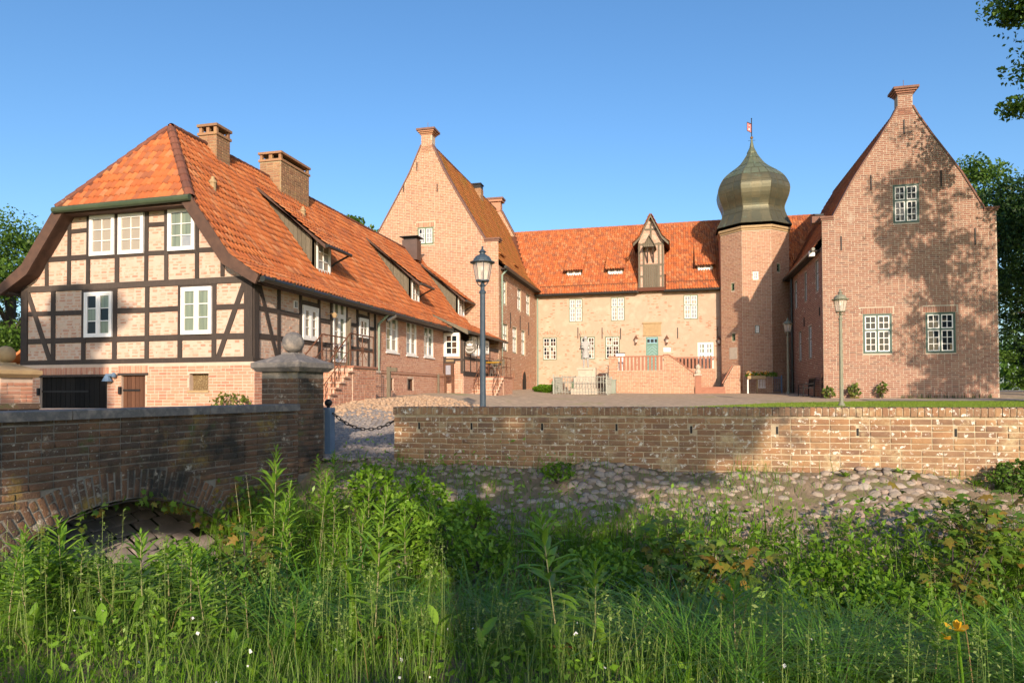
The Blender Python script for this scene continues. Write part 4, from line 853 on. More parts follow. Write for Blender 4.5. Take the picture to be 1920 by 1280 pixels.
# green door: herringbone leaves, fanlight
mb = MB(); s0, s1, z0, z1 = dr; fwd = .09
for (a, bb, c, d) in ((s0, s0+fwd, z0, z1), (s1-fwd, s1, z0, z1), (s0, s1, z1-.09, z1), (s0, s1, z1-.50, z1-.42)): mb.ob(fH.p(a, c, -.06-.003*(c > z0)), fH.S*(bb-a), Z*(d-c), fH.N*(.07+.008*(c > z0)))
door = mb.build('front_door', MM['door_green'], hall); n = 9; cs = (s0+s1)/2
for k in range(n+6):
    for sg in (-1, 1):
        zb = z0-.7+k*.21; hwd = (s1-s0)/2-fwd
        pts = [(cs, zb+hwd*.9), (cs+sg*hwd, zb), (cs+sg*hwd, zb+.19), (cs, zb+.19+hwd*.9)]
        pts = [(s, min(max(z, z0), z1-.5)) for s, z in pts]
        if max(p[1] for p in pts)-min(p[1] for p in pts) < .15: continue
        mb = MB(); mb.prism([fH.p(s, z, -.07) for s, z in pts], fH.N*(.03+.006*(k % 2))); mb.build('board', MM['door_green'], door)
for k in range(3): link_m('pane', unit_box('pane_dark'), door, frame_m(fH.p(cs+(k-1)*.26, z1-.26, -.05), fH.S, Z, fH.N, .22, .24, .02))
mb = MB(); mb.ob(fH.p(s1-.25, z0+1.0, -.03), fH.S*.16, Z*.05, fH.N*.06); mb.build('handle', MM['iron'], door)
pr = fH.rect(1206, 607, 1239.5, 627.5); mb = MB(); s0, s1, z0, z1 = pr; mb.ob(fH.p(s0, z0, 0), fH.S*(s1-s0), Z*(z1-z0), fH.N*.03); mb.ob(fH.p(s0-.06, z1, 0), fH.S*(s1-s0+.12), Z*.09, fH.N*.07); mb.ob(fH.p(s0-.04, z0-.06, 0), fH.S*(s1-s0+.08), Z*.06, fH.N*.05)
for k in range(7): mb.ob(fH.p(s0+.3+k*.09, z0+.3+.05*math.sin(k*2), .03), fH.S*.05, Z*.16, fH.N*.012)
mb.build('carved_panel', MM['sandstone'], hall)
s0, z1 = fH.at(1244, 651.5); s1, z0 = fH.at(1257.5, 659.5); mb = MB(); mb.ob(fH.p(s0, z0, 0), fH.S*(s1-s0), Z*(z1-z0), fH.N*.03); mb.build('plaque', MM['white'], hall)
anchors(hall, fH, ((1083.7, 614, 635), (1129, 614, 635), (1163.7, 615, 636), (1270.6, 614, 634), (1345.6, 613, 634)), .045)
for a, b_, c, d in ((1034, 1045, 712, 741), (1071.6, 1082, 713, 741)): arch_part(hall, fH, a, b_, c, d, 'cellar_arch', 'green_pale', .015)
s0, z1 = fH.at(1116, 711); s1, z0 = fH.at(1133.5, 742); q = (s0, s1, 1.3, z1); plank_door(hall, fH, (s0, s1, 1.3, z1), 'brown_door', 6, 'cellar_door', rec=-.04, hinge=False)
mb = MB()
for k in range(8): a = s0-.05+(s1-s0+.1)*k/8; mb.ob(fH.p(a, z1+.05+.1*math.sin(math.pi*(k+.5)/8), 0), fH.S*((s1-s0+.1)/8-.01), Z*.2, fH.N*.14)
mb.build('door_hood', MM['brick_gable'], hall)
mb = MB(); mb.tube([(x0+.15, YH-.12, 8.3), (x0+.15, YH-.12, 1.5)], .06, 8); mb.build('downpipe', MM['copper_pipe'], hall)
# roof of the hall
ye, ze, yr, zr = 46.12, 8.42, 51.5, 14.02
mb = MB(); mb.poly([(-14, ye, ze-.04), (10.6, ye, ze-.04), (10.6, yr, zr-.04), (-14, yr, zr-.04)]); mb.poly([(-14, yr, zr-.04), (10.6, yr, zr-.04), (10.6, 57, ze-.04), (-14, 57, ze-.04)])
rf = mb.build('roof', MM['roof_under'], hall); V_ = Vector((0, yr-ye, zr-ze)); nH = Vector((0, -V_.z, V_.y)).normalized()
roofH = lambda y: ze+(zr-ze)*(y-ye)/(yr-ye)
gs0, gs1 = ony(1197, 530, YH-.15).x, ony(1245, 530, YH-.15).x
lay_tiles(rf, tile_rows((0, ye, ze), (1, 0, 0), V_, V_.length, lambda v: (x0-.2-.45*v*.7, x1+.3+v*.5), TW, TL, excl=lambda p: gs0-.05 < p.x < gs1+.05 and p.y < 47.2), 'tile_hall', 0)
ridge_line(rf, (-13.4, yr, zr+.02), (10, yr, zr+.02), 'ridge_hall', nobj=0)
mb = MB(); mb.tube([(x0-.2, ye-.07, ze-.06), (gs0-.05, ye-.07, ze-.06)], .07, 8); mb.tube([(gs1+.05, ye-.07, ze-.06), (x1, ye-.07, ze-.06)], .07, 8); mb.box(x0, gs0, ye, YH, ze-.12, ze-.06); mb.box(gs1, x1, ye, YH, ze-.12, ze-.06); mb.build('gutter', MM['gutter'], hall)
mb = MB()
for xa, xb in ((x0+.3, gs0-.1), (gs1+.1, x1-3.6)):
    for k in range(int((xb-xa)/.13)): x = xa+k*.13; mb.box(x, x+.05, ye+.42, ye+.45, roofH(ye+.42)+.02, roofH(ye+.42)+.17)
    mb.box(xa, xb, ye+.41, ye+.46, roofH(ye+.42)+.16, roofH(ye+.42)+.18)
mb.build('snow_guard', MM['rust'], hall)
for (px0, px1, pt, pb, pu) in ((1063, 1089.5, 505, 517.5, 468), (1140, 1167.5, 502, 514.5, 466), (1308, 1336, 495, 507, 458)):
    A = onp(px0, pb, Vector((0, ye, ze)), nH); Bq = onp(px1, pb, Vector((0, ye, ze)), nH); yf = A.y-.02; zb = roofH(yf)+.02; zt_ = ony((px0+px1)/2, pt, yf).z+.06
    U = onp((px0+px1)/2, pu, Vector((0, ye, ze)), nH); yu, zu_ = U.y, roofH(U.y)+.03; a, c = A.x-.06, Bq.x+.06
    mb = MB(); mb.box(a, a+.1, yf, yf+.1, zb-.1, zt_, 0); mb.box(c-.1, c, yf, yf+.1, zb-.1, zt_, 0); mb.box(a, c, yf-.06, yf+.1, zb-.12, zb-.02, 0)
    for xq in (a+.03, c-.03): mb.poly([(xq, yf, zb-.1), (xq, yu, zu_), (xq, yf, zt_+.05)], 0)
    oy = yf-.3; oz = zt_+.06-.3*(zu_-zt_)/(yu-yf); mb.poly([(a-.12, oy, oz-.03), (c+.12, oy, oz-.03), (c+.12, yu, zu_-.02), (a-.12, yu, zu_-.02)], 1)
    dm = mb.build('dormer', [MM['grey_wood'], MM['roof_under']], hall); Vq = Vector((0, yu-oy, zu_-oz)); lay_tiles(dm, tile_rows((a-.12, oy, oz), (1, 0, 0), Vq, Vq.length, lambda v: (0, c-a+.24), TW, TL), 'tile_hall', 0)
    fD = Face((a, yf, 0), (1, 0, 0), (0, -1, 0), [(0, 0), (1, 0), (1, 1), (0, 1)]); window(hall, fD, (.08, c-a-.08, zb, zt_), rows=(1,), lights=2, nx=2, frame='white', panes=('pane_pale',), rec=-.01, fw=.08, cw=.06, bar=.03, name='dormer_window')
# gabled loading dormer in half-timber with a little hoist roof
YG = YH-.12; fG = Face((gs0, YG, 0), (1, 0, 0), (0, -1, 0), [(0, 0), (1, 0), (1, 1), (0, 1)]); wg = gs1-gs0
zg0 = fG.at(1220, 543)[1]; zeg = fG.at(1220, 455)[1]; zap = fG.at(1220, 408)[1]
fG.poly = [(0, zg0), (wg, zg0), (wg, zeg), (wg/2+.12, zap-.12), (wg/2-.12, zap-.12), (0, zeg)]
b = MB(); fG.back(b); b.poly([(gs0, YG, zg0), (gs0, 50.5, zg0), (gs0, 50.5, zeg), (gs0, YG, zeg)]); b.poly([(gs1, YG, zg0), (gs1, 50.5, zg0), (gs1, 50.5, zeg), (gs1, YG, zeg)])
ld = b.build('loading_dormer', MM['mortar_house'], hall); b = MB(); fG.bricks(b, c=.09, L=.26, j=.018); b.build('brick', MM['brick_house'], ld, stuff=True)
def tg(a, b_, w=.13): mb = MB(); mb.beam(fG.p(*a, -.01), fG.p(*b_, -.01), w, .035+.012*random.random(), fG.N); mb.build('timber', MM['grey_wood'], ld)
zh1, zh2 = fG.at(1220, 497)[1], fG.at(1220, 518)[1]; hs0, hs1 = fG.at(1208.5, 510)[0], fG.at(1234, 510)[0]
tg((.08, zg0), (.08, zeg)); tg((wg-.08, zg0), (wg-.08, zeg)); tg((0, zg0+.08), (wg, zg0+.08), .2); tg((0, zh1), (wg, zh1)); tg((0, zeg-.1), (wg, zeg-.1)); tg((0, zh2), (hs0, zh2)); tg((hs1, zh2), (wg, zh2)); tg((.45, zeg+.75*(zap-zeg)*.7), (wg-.45, zeg+.75*(zap-zeg)*.7)); tg((wg/2, zeg), (wg/2, zap-.4), .12); tg((hs0-.05, zg0), (hs0-.05, zeg)); tg((hs1+.05, zg0), (hs1+.05, zeg))
n = 7
for k in range(n): w_ = (hs1-hs0)/n; mb = MB(); mb.ob(fG.p(hs0+k*w_+.01, zg0+.18, 0), fG.S*(w_-.02), Z*(zh1-zg0-.22), fG.N*(.05+random.uniform(0, .01))); mb.build('board', MM['grey_wood'], ld)
apx = Vector(((gs0+gs1)/2, 0, zap)); 
for sg in (-1, 1):
    ev = Vector(((gs0+gs1)/2+sg*(wg/2+.32), 0, zeg-.12)); kn = Vector(((gs0+gs1)/2+sg*(wg/2-.12), 0, zeg+.32))
    for a, c in ((apx+Vector((0, 0, .1)), kn), (kn, ev)):
        mb = MB(); mb.prism([(a.x, YG-.35, a.z+.04), (c.x, YG-.35, c.z+.04), (c.x, YG-.35, c.z-.14), (a.x, YG-.35, a.z-.14)], (0, .06, 0)); mb.build('verge_board', MM['grey_wood'], ld)
        mb = MB(); mb.poly([(a.x, YG-.35, a.z+.03), (c.x, YG-.35, c.z+.03), (c.x, 51, c.z+.03), (a.x, 51, a.z+.03)]); mb.build('roof_slope', MM['roof_under'], ld)
        Vq = Vector((a.x-c.x, 0, a.z-c.z)); lay_tiles(ld, tile_rows((c.x, YG-.35, c.z+.06), (0, 1, 0), Vq, Vq.length, lambda v: (0, 5), TW, TL), 'tile_hall', 0)
ha = fG.at(1218, 445); hb0 = fG.at(1206, 466.5); hb1 = fG.at(1231, 466.5)
mb = MB(); O3 = fG.N*.75
for a, c in ((ha, hb0), (ha, hb1)): mb.prism([fG.p(a[0], a[1]+.05), fG.p(c[0], c[1]), fG.p(c[0], c[1]-.1), fG.p(a[0], a[1]-.06)], O3*1.1)
mb.build('hoist_roof', MM['grey_wood'], ld)
for k in range(6):
    s = hb0[0]+.08+(hb1[0]-hb0[0]-.16)*k/6; w_ = (hb1[0]-hb0[0]-.16)/6-.01; f_ = lambda q: ha[1]-.08-abs(q-ha[0])*(ha[1]-hb0[1])/(hb1[0]-ha[0])
    mb = MB(); mb.prism([fG.p(s, hb0[1]-.02, .68), fG.p(s+w_, hb0[1]-.02, .68), fG.p(s+w_, max(hb0[1]+.02, f_(s+w_)), .68), fG.p(s, max(hb0[1]+.02, f_(s)), .68)], fG.N*.03); mb.build('board', MM['grey_wood'], ld)
for s in (hb0[0]+.25, hb1[0]-.25): mb = MB(); mb.beam(fG.p(s, hb0[1]-.95, .05), fG.p(s, hb0[1]-.05, .6), .09, .08, fG.S); mb.build('strut', MM['timber'], ld)
# --- octagonal stair tower with onion dome
TC = Vector((4.85, 46.6, 0)); RF = 2.06; A0 = math.pi/8; RCn = RF/math.cos(A0)
tower = thing('stair_tower', 'octagonal brick stair tower with green copper onion dome and weather vane', 'tower', (TC.x, TC.y, 1.5))
zt0 = ony(1415, 431, TC.y-RF).z
b = MB(); bb = MB(); faces = []
openings = {-1: [], 0: [], 1: []}
for k in range(8):
    a = math.pi*2*k/8-math.pi/2; N_ = Vector((math.cos(a), math.sin(a), 0)); S_ = Vector((-math.sin(a), math.cos(a), 0)); hwf = RF*math.tan(A0)
    f = Face(TC+N_*RF-S_*hwf, S_, N_, [(0, 1.2), (2*hwf, 1.2), (2*hwf, zt0), (0, zt0)], depth=.15); faces.append(f)
fr0, frl, frr = faces[0], faces[7], faces[1]
def tsl(f, px, py, w=.26, h=.48, glass='pane_dark', fr='green_pale'):
    s, z = f.at(px, py); r_ = (s-w/2, s+w/2, z-h/2, z+h/2); f.holes.append(r_); return (f, r_, glass, fr)
tw = [tsl(frl, 1374, 538), tsl(frl, 1375.5, 632), tsl(fr0, 1417, 516.5, .32, .5, 'pane_pale', 'white'), tsl(fr0, 1420, 617, .26, .48, 'pane_pale', 'green_frame'), tsl(frr, 1459.5, 502, .3, .5)]
for f in faces: f.back(b)
twl = b.build('wall', MM['mortar_gable'], tower)
for f in (faces[6], frl, fr0, frr, faces[2]): f.bricks(bb, c=.09, L=.28, j=.021, p=.009)
bb.build('brick', MM['brick_gable'], twl, stuff=True)
for f, r_, gl_, fr_ in tw: window(tower, f, r_, rows=(2,), lights=1, nx=2 if gl_ == 'pane_pale' else 1, frame=fr_, sash='white' if gl_ == 'pane_pale' else 'green_pale', panes=(gl_,), rec=.06, fw=.04, cw=.03, bar=.02)
mb = MB()
for e, z0, z1 in ((.05, zt0, zt0+.14), (.12, zt0+.14, zt0+.28)):
    pts = [(TC.x+(RF+e)/math.cos(A0)*math.cos(A0+k*math.pi/4), TC.y+(RF+e)/math.cos(A0)*math.sin(A0+k*math.pi/4), z0) for k in range(8)]; mb.prism(pts, (0, 0, z1-z0))
mb.build('cornice', MM['sandstone'], tower)
s, z_ = frl.at(1375, 651); mb = MB(); mb.ob(frl.p(s-.3, z_-.75, 0), frl.S*.6, Z*.75, frl.N*.02); mb.build('stone_tablet', MM['limestone'], tower)
DP = [(431, 65.6), (420, 60), (408.7, 55.5), (401, 53.6), (394.6, 54), (386, 57), (376, 60.8), (363, 63), (354, 61), (345, 57), (336, 51), (326.6, 41), (318, 30), (310, 21.5), (298.5, 13.5), (288, 7.4)]
def pz(y): return ony(1411, y, TC.y).z
sc = 44.1/1280.
ctl = [(hp*sc, pz(y)-.02*(i == 0)) for i, (y, hp) in enumerate(DP)]; prof = []
for i in range(len(ctl)-1):                                       # smooth the outline
    P0, P1_, P2_, P3_ = ctl[max(0, i-1)], ctl[i], ctl[i+1], ctl[min(len(ctl)-1, i+2)]
    for t_ in (0, .5):
        prof.append(tuple(.5*(2*b1+(c1-a1)*t_+(2*a1-5*b1+4*c1-d1)*t_**2+(3*b1-a1-3*c1+d1)*t_**3) for a1, b1, c1, d1 in zip(P0, P1_, P2_, P3_)))
prof.append(ctl[-1])
def ring(r, k, t): # point on octagon of across-flat radius r; face k, fraction t along it
    a = math.pi*2*k/8-math.pi/2; N_ = Vector((math.cos(a), math.sin(a), 0)); S_ = Vector((-math.sin(a), math.cos(a), 0)); h = r*math.tan(A0); return TC+N_*r+S_*(h*(2*t-1))
mb = MB()
for k in range(8):
    b0 = len(mb.v)
    for r, z in prof: mb.v += [tuple(ring(r, k, 0)+Vector((0, 0, z))), tuple(ring(r, k, 1)+Vector((0, 0, z)))]
    for i in range(len(prof)-1): mb.f.append((b0+2*i, b0+2*i+1, b0+2*i+3, b0+2*i+2)); mb.m.append(0)
dome = mb.build('dome', MM['copper'], tower, smooth=True); NT = 3
def nrm(i): a_, b_ = prof[max(0, i-1)], prof[min(len(prof)-1, i+1)]; n_ = Vector((b_[1]-a_[1], 0, a_[0]-b_[0])); return n_.normalized() if n_.length else Vector((1, 0, 0))
for k in (6, 7, 0, 1, 2):
    a = math.pi*2*k/8-math.pi/2; NK = Vector((math.cos(a), math.sin(a), 0)); NP = len(prof)-1
    rows_ = [(0, 4)]+[(i, i+3) for i in range(4, NP-3, 3)]; rows_.append((rows_[-1][1], NP))
    for i0, i1 in rows_:
        nn = NT if i1 < NP*.78 else 2
        for c in range(nn):
            t0, t1 = c/nn+.02, (c+1)/nn-.02; mb = MB(); b0 = 0; lift = random.uniform(.010, .018)
            for j in range(i0, i1+1):
                zz = prof[j][1]+(.012 if j == i0 else -.012 if j == i1 else 0); n_ = nrm(j); off = (NK*n_.x+Z*n_.z)*lift
                for t_ in (t0, t1): P_ = ring(prof[j][0], k, t_)+Vector((0, 0, zz)); mb.v += [tuple(P_), tuple(P_+off)]
            for j in range(i1-i0):
                o = 4*j; mb.f += [(o+1, o+3, o+7, o+5), (o, o+1, o+5, o+4), (o+3, o+2, o+6, o+7)]; mb.m += [0, 0, 0]
            o = 4*(i1-i0); mb.f += [(0, 2, 3, 1), (o, o+1, o+3, o+2)]; mb.m += [0, 0]
            mb.build('copper_sheet', MM['copper_top'] if prof[i0][1] > pz(350) else MM['copper'], dome)
mb = MB()
for k in range(8): mb.tube([ring(r, k, 1.0)*1.0+Vector((0, 0, z)) for r, z in prof], .022, 5)
mb.build('hip_seam', MM['copper'], dome)
mb = MB(); mb.lathe([(7.4*sc/math.cos(A0)+.03, pz(288)-.03), (7.4*sc/math.cos(A0)+.04, pz(287)), (4.2*sc, pz(277)), (2.4*sc, pz(268)), (1.4*sc, pz(261))], (TC.x, TC.y, 0), 10); mb.build('spire', MM['copper_top'], tower)
mb = MB(); c_ = pz(258.5); mb.lathe([(.01, c_-.09), (.08, c_-.06), (.10, c_), (.08, c_+.06), (.01, c_+.09)], (TC.x, TC.y, 0), 10); mb.build('ball', mat('gilt', [(.45, .22, .08)], metallic=.8, rough=.35), tower)
mb = MB(); mb.tube([(TC.x, TC.y, c_), (TC.x, TC.y, pz(223))], .03, 6); mb.tube([(TC.x-.22, TC.y, c_-.18), (TC.x+.22, TC.y, c_-.18)], .012, 5); mb.lathe([(.0, pz(224)), (.05, pz(223)), (0, pz(221))], (TC.x, TC.y, 0), 6, cap=False); mb.build('vane_rod', MM['iron'], tower)
# swallow-tailed flag plate with pierced crest
zf0, zf1 = pz(248), pz(231); xf0 = TC.x-.28
mb = MB(); mb.prism([(TC.x-.02, TC.y, zf0-.05), (TC.x-.02, TC.y, zf1-.05), (xf0, TC.y-.02, zf1+.08), (xf0, TC.y-.02, zf0+.12)], (0, .02, 0), 0)
for a, c in (((TC.x-.02, zf1-.05), (xf0, zf1+.08)), ((TC.x-.02, zf0-.05), (xf0, zf0+.12)), ((xf0, zf0+.12), (xf0, zf1+.08))): mb.beam((a[0], TC.y-.02, a[1]), (c[0], TC.y-.02, c[1]), .03, .03, (0, -1, 0), 1)
mb.lathe([(.05, -.012), (.05, .012)], (TC.x-.15, TC.y-.02, (zf0+zf1)/2+.12), 8, m=2); mb.ob((TC.x-.2, TC.y-.035, (zf0+zf1)/2-.12), (.1, 0, -.02), (0, .02, 0), (0, 0, .06), 2)
mb.build('vane_flag', [MM['flag_red'], MM['iron'], MM['white']], tower)
# --- brick terrace with balustrade and steps in front of the hall door
YT = 43.3
terr = thing('entrance_terrace', 'brick entrance terrace with red balustrade and side steps before the green door', 'terrace', (0, YT+1.5, 1.5))
xa, xb = ony(1141.5, 720, YT).x, ony(1256, 720, YT).x; zfl = 3.02
fT = Face((xa, YT, 0), (1, 0, 0), (0, -1, 0), [(0, 1.2), (xb-xa, 1.2), (xb-xa, 3.02), (0, 3.02)])
fTs = Face((xa, YT, 0), (0, 1, 0), (-1, 0, 0), [(0, 1.2), (YH-YT, 1.2), (YH-YT, 3.02), (0, 3.02)])
zpt = fT.at(1200, 667)[1]; xs2 = ony(1302, 720, YT).x; zs2 = fT.at(1302, 701)[1]
fT.poly = [(0, 1.2), (xs2-xa, 1.2), (xs2-xa, zs2), (xb-xa-.05, zpt), (xb-xa-.35, zpt), (xb-xa-.35, 3.02), (0, 3.02)]
b = MB(); fT.back(b); fTs.back(b); b.poly([(xa, YT, 3.02), (xb, YT, 3.02), (xb, YH, 3.02), (xa, YH, 3.02)]); b.poly([(xs2, YT, 1.2), (xs2, YT+.3, 1.2), (xs2, YT+.3, zs2), (xs2, YT, zs2)]); b.poly([(xb-.05, YT, zpt), (xs2, YT, zs2), (xs2, YT+.3, zs2), (xb-.05, YT+.3, zpt)]); b.poly([(xb-.35, YT+.3, 1.2), (xs2, YT+.3, 1.2), (xs2, YT+.3, zs2), (xb-.05, YT+.3, zpt), (xb-.35, YT+.3, zpt)])
tb = b.build('wall', MM['mortar_gable'], terr); b = MB(); fT.bricks(b, c=.09, L=.27, j=.019); fTs.bricks(b, c=.09, L=.27, j=.019); b.build('brick', MM['brick_gable'], tb, stuff=True)
def pier(x0, x1, y0, y1, z0, z1, name='pier', capm='red_stone'):
    mb = MB(); mb.box(x0, x1, y0, y1, z0, z1, 0); f = Face((x0, y0, 0), (1, 0, 0), (0, -1, 0), [(0, z0), (x1-x0, z0), (x1-x0, z1), (0, z1)]); f.bricks(mb, c=.09, L=.27, j=.019, m=1); mb.box(x0-.04, x1+.04, y0-.04, y1+.04, z1, z1+.06, 2); mb.build(name, [MM['mortar_gable'], MM['brick_gable'], MM[capm]], terr)
xp = ony(1158.5, 680, YT).x; pier(xa, xp, YT-.01, YT+.5, 3.02, zpt-.06)
mb = MB(); mb.box(xp, xb-.35, YT+.02, YT+.2, zpt-.06, zpt+.01); mb.build('handrail', MM['red_stone'], terr)
mb = MB(); mb.prism([(xb-.4, YT-.05, zpt), (xb-.04, YT-.05, zpt), (xs2+.02, YT-.05, zs2), (xs2+.02, YT-.05, zs2+.07), (xb, YT-.05, zpt+.07), (xb-.4, YT-.05, zpt+.07)], (0, .4, 0)); mb.build('handrail', MM['red_stone'], terr)
n = 12
for k in range(n): x = xp+.1+(xb-.45-xp)*k/n; mb = MB(); mb.box(x, x+.13, YT+.04, YT+.17, 3.02, zpt-.06); mb.build('baluster', MM['red_stone'], terr)
# steps rise from the right toward the landing; rear balustrade stands behind them
y2 = YH-.35; xr_ = ony(1342, 690, y2).x; zr0, zr1 = ony(1300, 691, y2).z, ony(1300, 669.5, y2).z
mb = MB(); mb.box(xb-.35, xr_, y2-.05, y2+.1, zr1-.05, zr1+.02); mb.build('handrail', MM['red_stone'], terr)
for k in range(13): x = xb-.2+(xr_-xb+.1)*k/13; mb = MB(); mb.box(x, x+.12, y2-.04, y2+.08, zr0, zr1-.05); mb.build('baluster', MM['red_stone'], terr)
b = MB(); fq = Face((xb-.35, y2-.06, 0), (1, 0, 0), (0, -1, 0), [(0, 1.2), (xr_-xb+.35, 1.2), (xr_-xb+.35, zr0), (0, zr0)]); fq.back(b); b.poly([(xb-.35, y2-.06, zr0), (xr_, y2-.06, zr0), (xr_, YH, zr0), (xb-.35, YH, zr0)]); tb2 = b.build('rear_wall', MM['mortar_gable'], terr); b = MB(); fq.bricks(b, c=.09, L=.27, j=.019); b.build('brick', MM['brick_gable'], tb2, stuff=True)
xst = ony(1352, 735, YT+.8).x; ns = 8
for k in range(ns): 
    xq = xb-.3+(xst+.3-xb)*(k)/ns; mb = MB(); mb.box(xb-.3, min(xq+.36, xs2-.05-.01*k), YT+.32, y2-.1-.004*k, 1.2, 3.02-k*(3.02-1.6)/ns-.0); mb.build('step', MM['red_stone'], terr)
xq0 = ony(1303.5, 730, YT-.1).x; xq1 = ony(1315, 730, YT-.1).x
mb = MB(); mb.box(xq0, xq1, YT-.15, YT+.3, 1.2, fT.at(1309, 704)[1], 0); mb.box(xq0-.05, xq1+.05, YT-.2, YT+.35, fT.at(1309, 704)[1], fT.at(1309, 701)[1], 1); zz = fT.at(1309, 701)[1]
mb.lathe([(.16, zz), (.2, zz+.1), (.12, zz+.28), (.17, zz+.42), (.06, zz+.6)], ((xq0+xq1)/2, YT+.08, 0), 8, m=1); mb.build('newel_pier', [MM['red_stone'], MM['limestone']], terr)
mb = MB(); mb.box(xq0-.02, ony(1357, 730, 44.).x+.05, YT+.34, y2-.07, 1.2, 1.98); mb.build('step', MM['red_stone'], terr); mb = MB(); mb.box(xq1, ony(1357, 730, 44.).x+.05, YT+.0, YT+.33, 1.2, 1.80); mb.build('step', MM['red_stone'], terr)
# sloped stair cheek on the tower side
yk = 44.0; mb = MB(); P_ = [ony(*q, yk) for q in ((1357, 719), (1376, 685), (1388, 685), (1388, 737), (1357, 737))]; mb.prism([(p.x, yk, p.z if i < 3 else 1.3) for i, p in enumerate(P_)], (0, .35, 0), 0)
f = Face((P_[0].x, yk, 0), (1, 0, 0), (0, -1, 0), [(0, 1.3), (P_[3].x-P_[0].x, 1.3), (P_[2].x-P_[0].x, P_[2].z), (P_[1].x-P_[0].x, P_[1].z), (0, P_[0].z)]); f.bricks(mb, c=.09, L=.27, j=.019, m=1)
dv = P_[1]-P_[0]; mb.ob((P_[0].x-.05, yk-.05, P_[0].z), (dv.x, 0, dv.z), (0, .45, 0), Vector((-dv.z, 0, dv.x)).normalized()*.08, 2); mb.build('stair_cheek', [MM['mortar_gable'], MM['brick_gable'], MM['red_stone']], terr)
# ================================================================== garden wall with brick coping
def brick_mesh(seed):
    r = random.Random(seed); mb = MB(); i = .05
    q = lambda a: a+r.uniform(-.03, .03)
    V = [(-.5, 0, -.5), (.5, 0, -.5), (.5, 0, .5), (-.5, 0, .5)]+[(q(-.47), 1, q(-.38)), (q(.47), 1, q(-.38)), (q(.47), 1, q(.38)), (q(-.47), 1, q(.38))]
    V += [(-.5, .75, -.47), (.5, .75, -.47), (.5, .75, .47), (-.5, .75, .47)]
    F = [(4, 5, 6, 7), (8, 9, 5, 4), (9, 10, 6, 5), (10, 11, 7, 6), (11, 8, 4, 7), (0, 1, 9, 8), (1, 2, 10, 9), (2, 3, 11, 10), (3, 0, 8, 11)]
    return V, F
BV = [brick_mesh(s) for s in range(6)]
_bm = {}
def bricks_obj(parent, f, mname, z0, z1, s0, s1, c=.088, L=.265, j=.016, p=.012, nobj=300, stretch=.85, name='brick'):
    """real bricks on a face as objects (nearest nobj) + one stuff mesh"""
    jobs = []; k = 0; z = z0
    while z+c*.7 < z1:
        s = math.floor(s0/L)*L-(L/2 if k % 2 else 0); rr = random.Random(k*31+5)
        cut = [(h[0], h[1]) for h in f.holes+f.noholes if h[2]-c*.3 < z+c/2 < h[3]+c*.3]
        while s < s1:
            ln = L if rr.random() < stretch else L/2; a, b_ = max(s, s0), min(s+ln, s1); s += ln
            for a, b_ in minus([(a, b_)], cut):
                if b_-a < .07: continue
                w_, h_ = b_-a-j, c-j+rr.uniform(-.004, .004); ctr = f.p((a+b_)/2, z+c/2+rr.uniform(-.003, .003))
                an = rr.uniform(-.012, .012); sv = (f.S*math.cos(an)+Z*math.sin(an)); zv = (Z*math.cos(an)-f.S*math.sin(an)); jobs.append((frame_m(ctr, sv, f.N, zv, w_, p+rr.uniform(-.5, .6)*p, h_), rr.randrange(6)))
        z += c; k += 1
    emit(parent, jobs, mname, nobj, name)
def emit(parent, jobs, mname, nobj, name):
    def pr(m):
        d = m.translation-EYEV; zz = d.dot(FW); u = d.dot(RT)/max(.1, zz); return zz+(1000 if abs(u) > .78 or zz < .5 else 0)
    jobs.sort(key=lambda t: pr(t[0]))
    for M, v in jobs[:nobj]:
        if (mname, v) not in _bm: _bm[(mname, v)] = np_mesh('brick_'+mname, BV[v][0], BV[v][1], MM[mname])
        link_m(name, _bm[(mname, v)], parent, M)
    rest = jobs[nobj:]
    if rest:
        VV = []; FF = []; o = 0
        for v in range(6):
            Ms = [M for M, q in rest if q == v]
            if Ms: a, b_ = stamp(BV[v][0], BV[v][1], Ms); VV.append(a); FF.append(b_+o); o += len(a)
        link(name, np_mesh('bricks', np.concatenate(VV), np.concatenate(FF), MM[mname]), parent)['kind'] = 'stuff'
WX0, WX1, WZT = -4.62, 9.5, 1.46
gw = thing('garden_wall', 'low brick wall with upright brick coping, lichen-spotted, running to the right edge', 'wall', (0, YW, .5))
mb = MB(); mb.box(WX0, WX1, YW, YW+.36, -.2, WZT-.125); core = mb.build('wall_core', MM['mortar_old'], gw)
fw_ = Face((WX0, YW, 0), (1, 0, 0), (0, -1, 0), [(0, 0), (1, 0), (1, 1), (0, 1)]); fe_ = Face((WX0, YW+.36, 0), (0, -1, 0), (-1, 0, 0), [(0, 0), (1, 0), (1, 1), (0, 1)])
weeps = [onp(px, py, fw_.O, fw_.N) for px, py in ((786, 798), (884, 798.8), (1016.5, 800), (1156, 801), (1296, 805.3), (1457, 806.6), (1608, 809.7), (1792, 811))]
fw_.noholes = [(p.x-WX0-.018, p.x-WX0+.018, p.z-.05, p.z+.05) for p in weeps]
bricks_obj(gw, fw_, 'brick_old', .42, WZT-.13, 0, WX1-WX0, nobj=290); bricks_obj(core, fe_, 'brick_old', .42, WZT-.13, 0, .36, nobj=40)
mb = MB()
for p in weeps: mb.box(p.x-.016, p.x+.016, YW-.004, YW+.02, p.z-.055, p.z+.055)
mb.build('weep_hole', MM['black'], gw)
jobs = []; x = WX0-.02; rr = random.Random(3)
mb = MB(); mb.box(WX0-.02, WX1, YW-.015, YW+.38, WZT-.125, WZT-.012); mb.build('coping_mortar', MM['mortar_old'], gw)
CB = MB(); i = .06
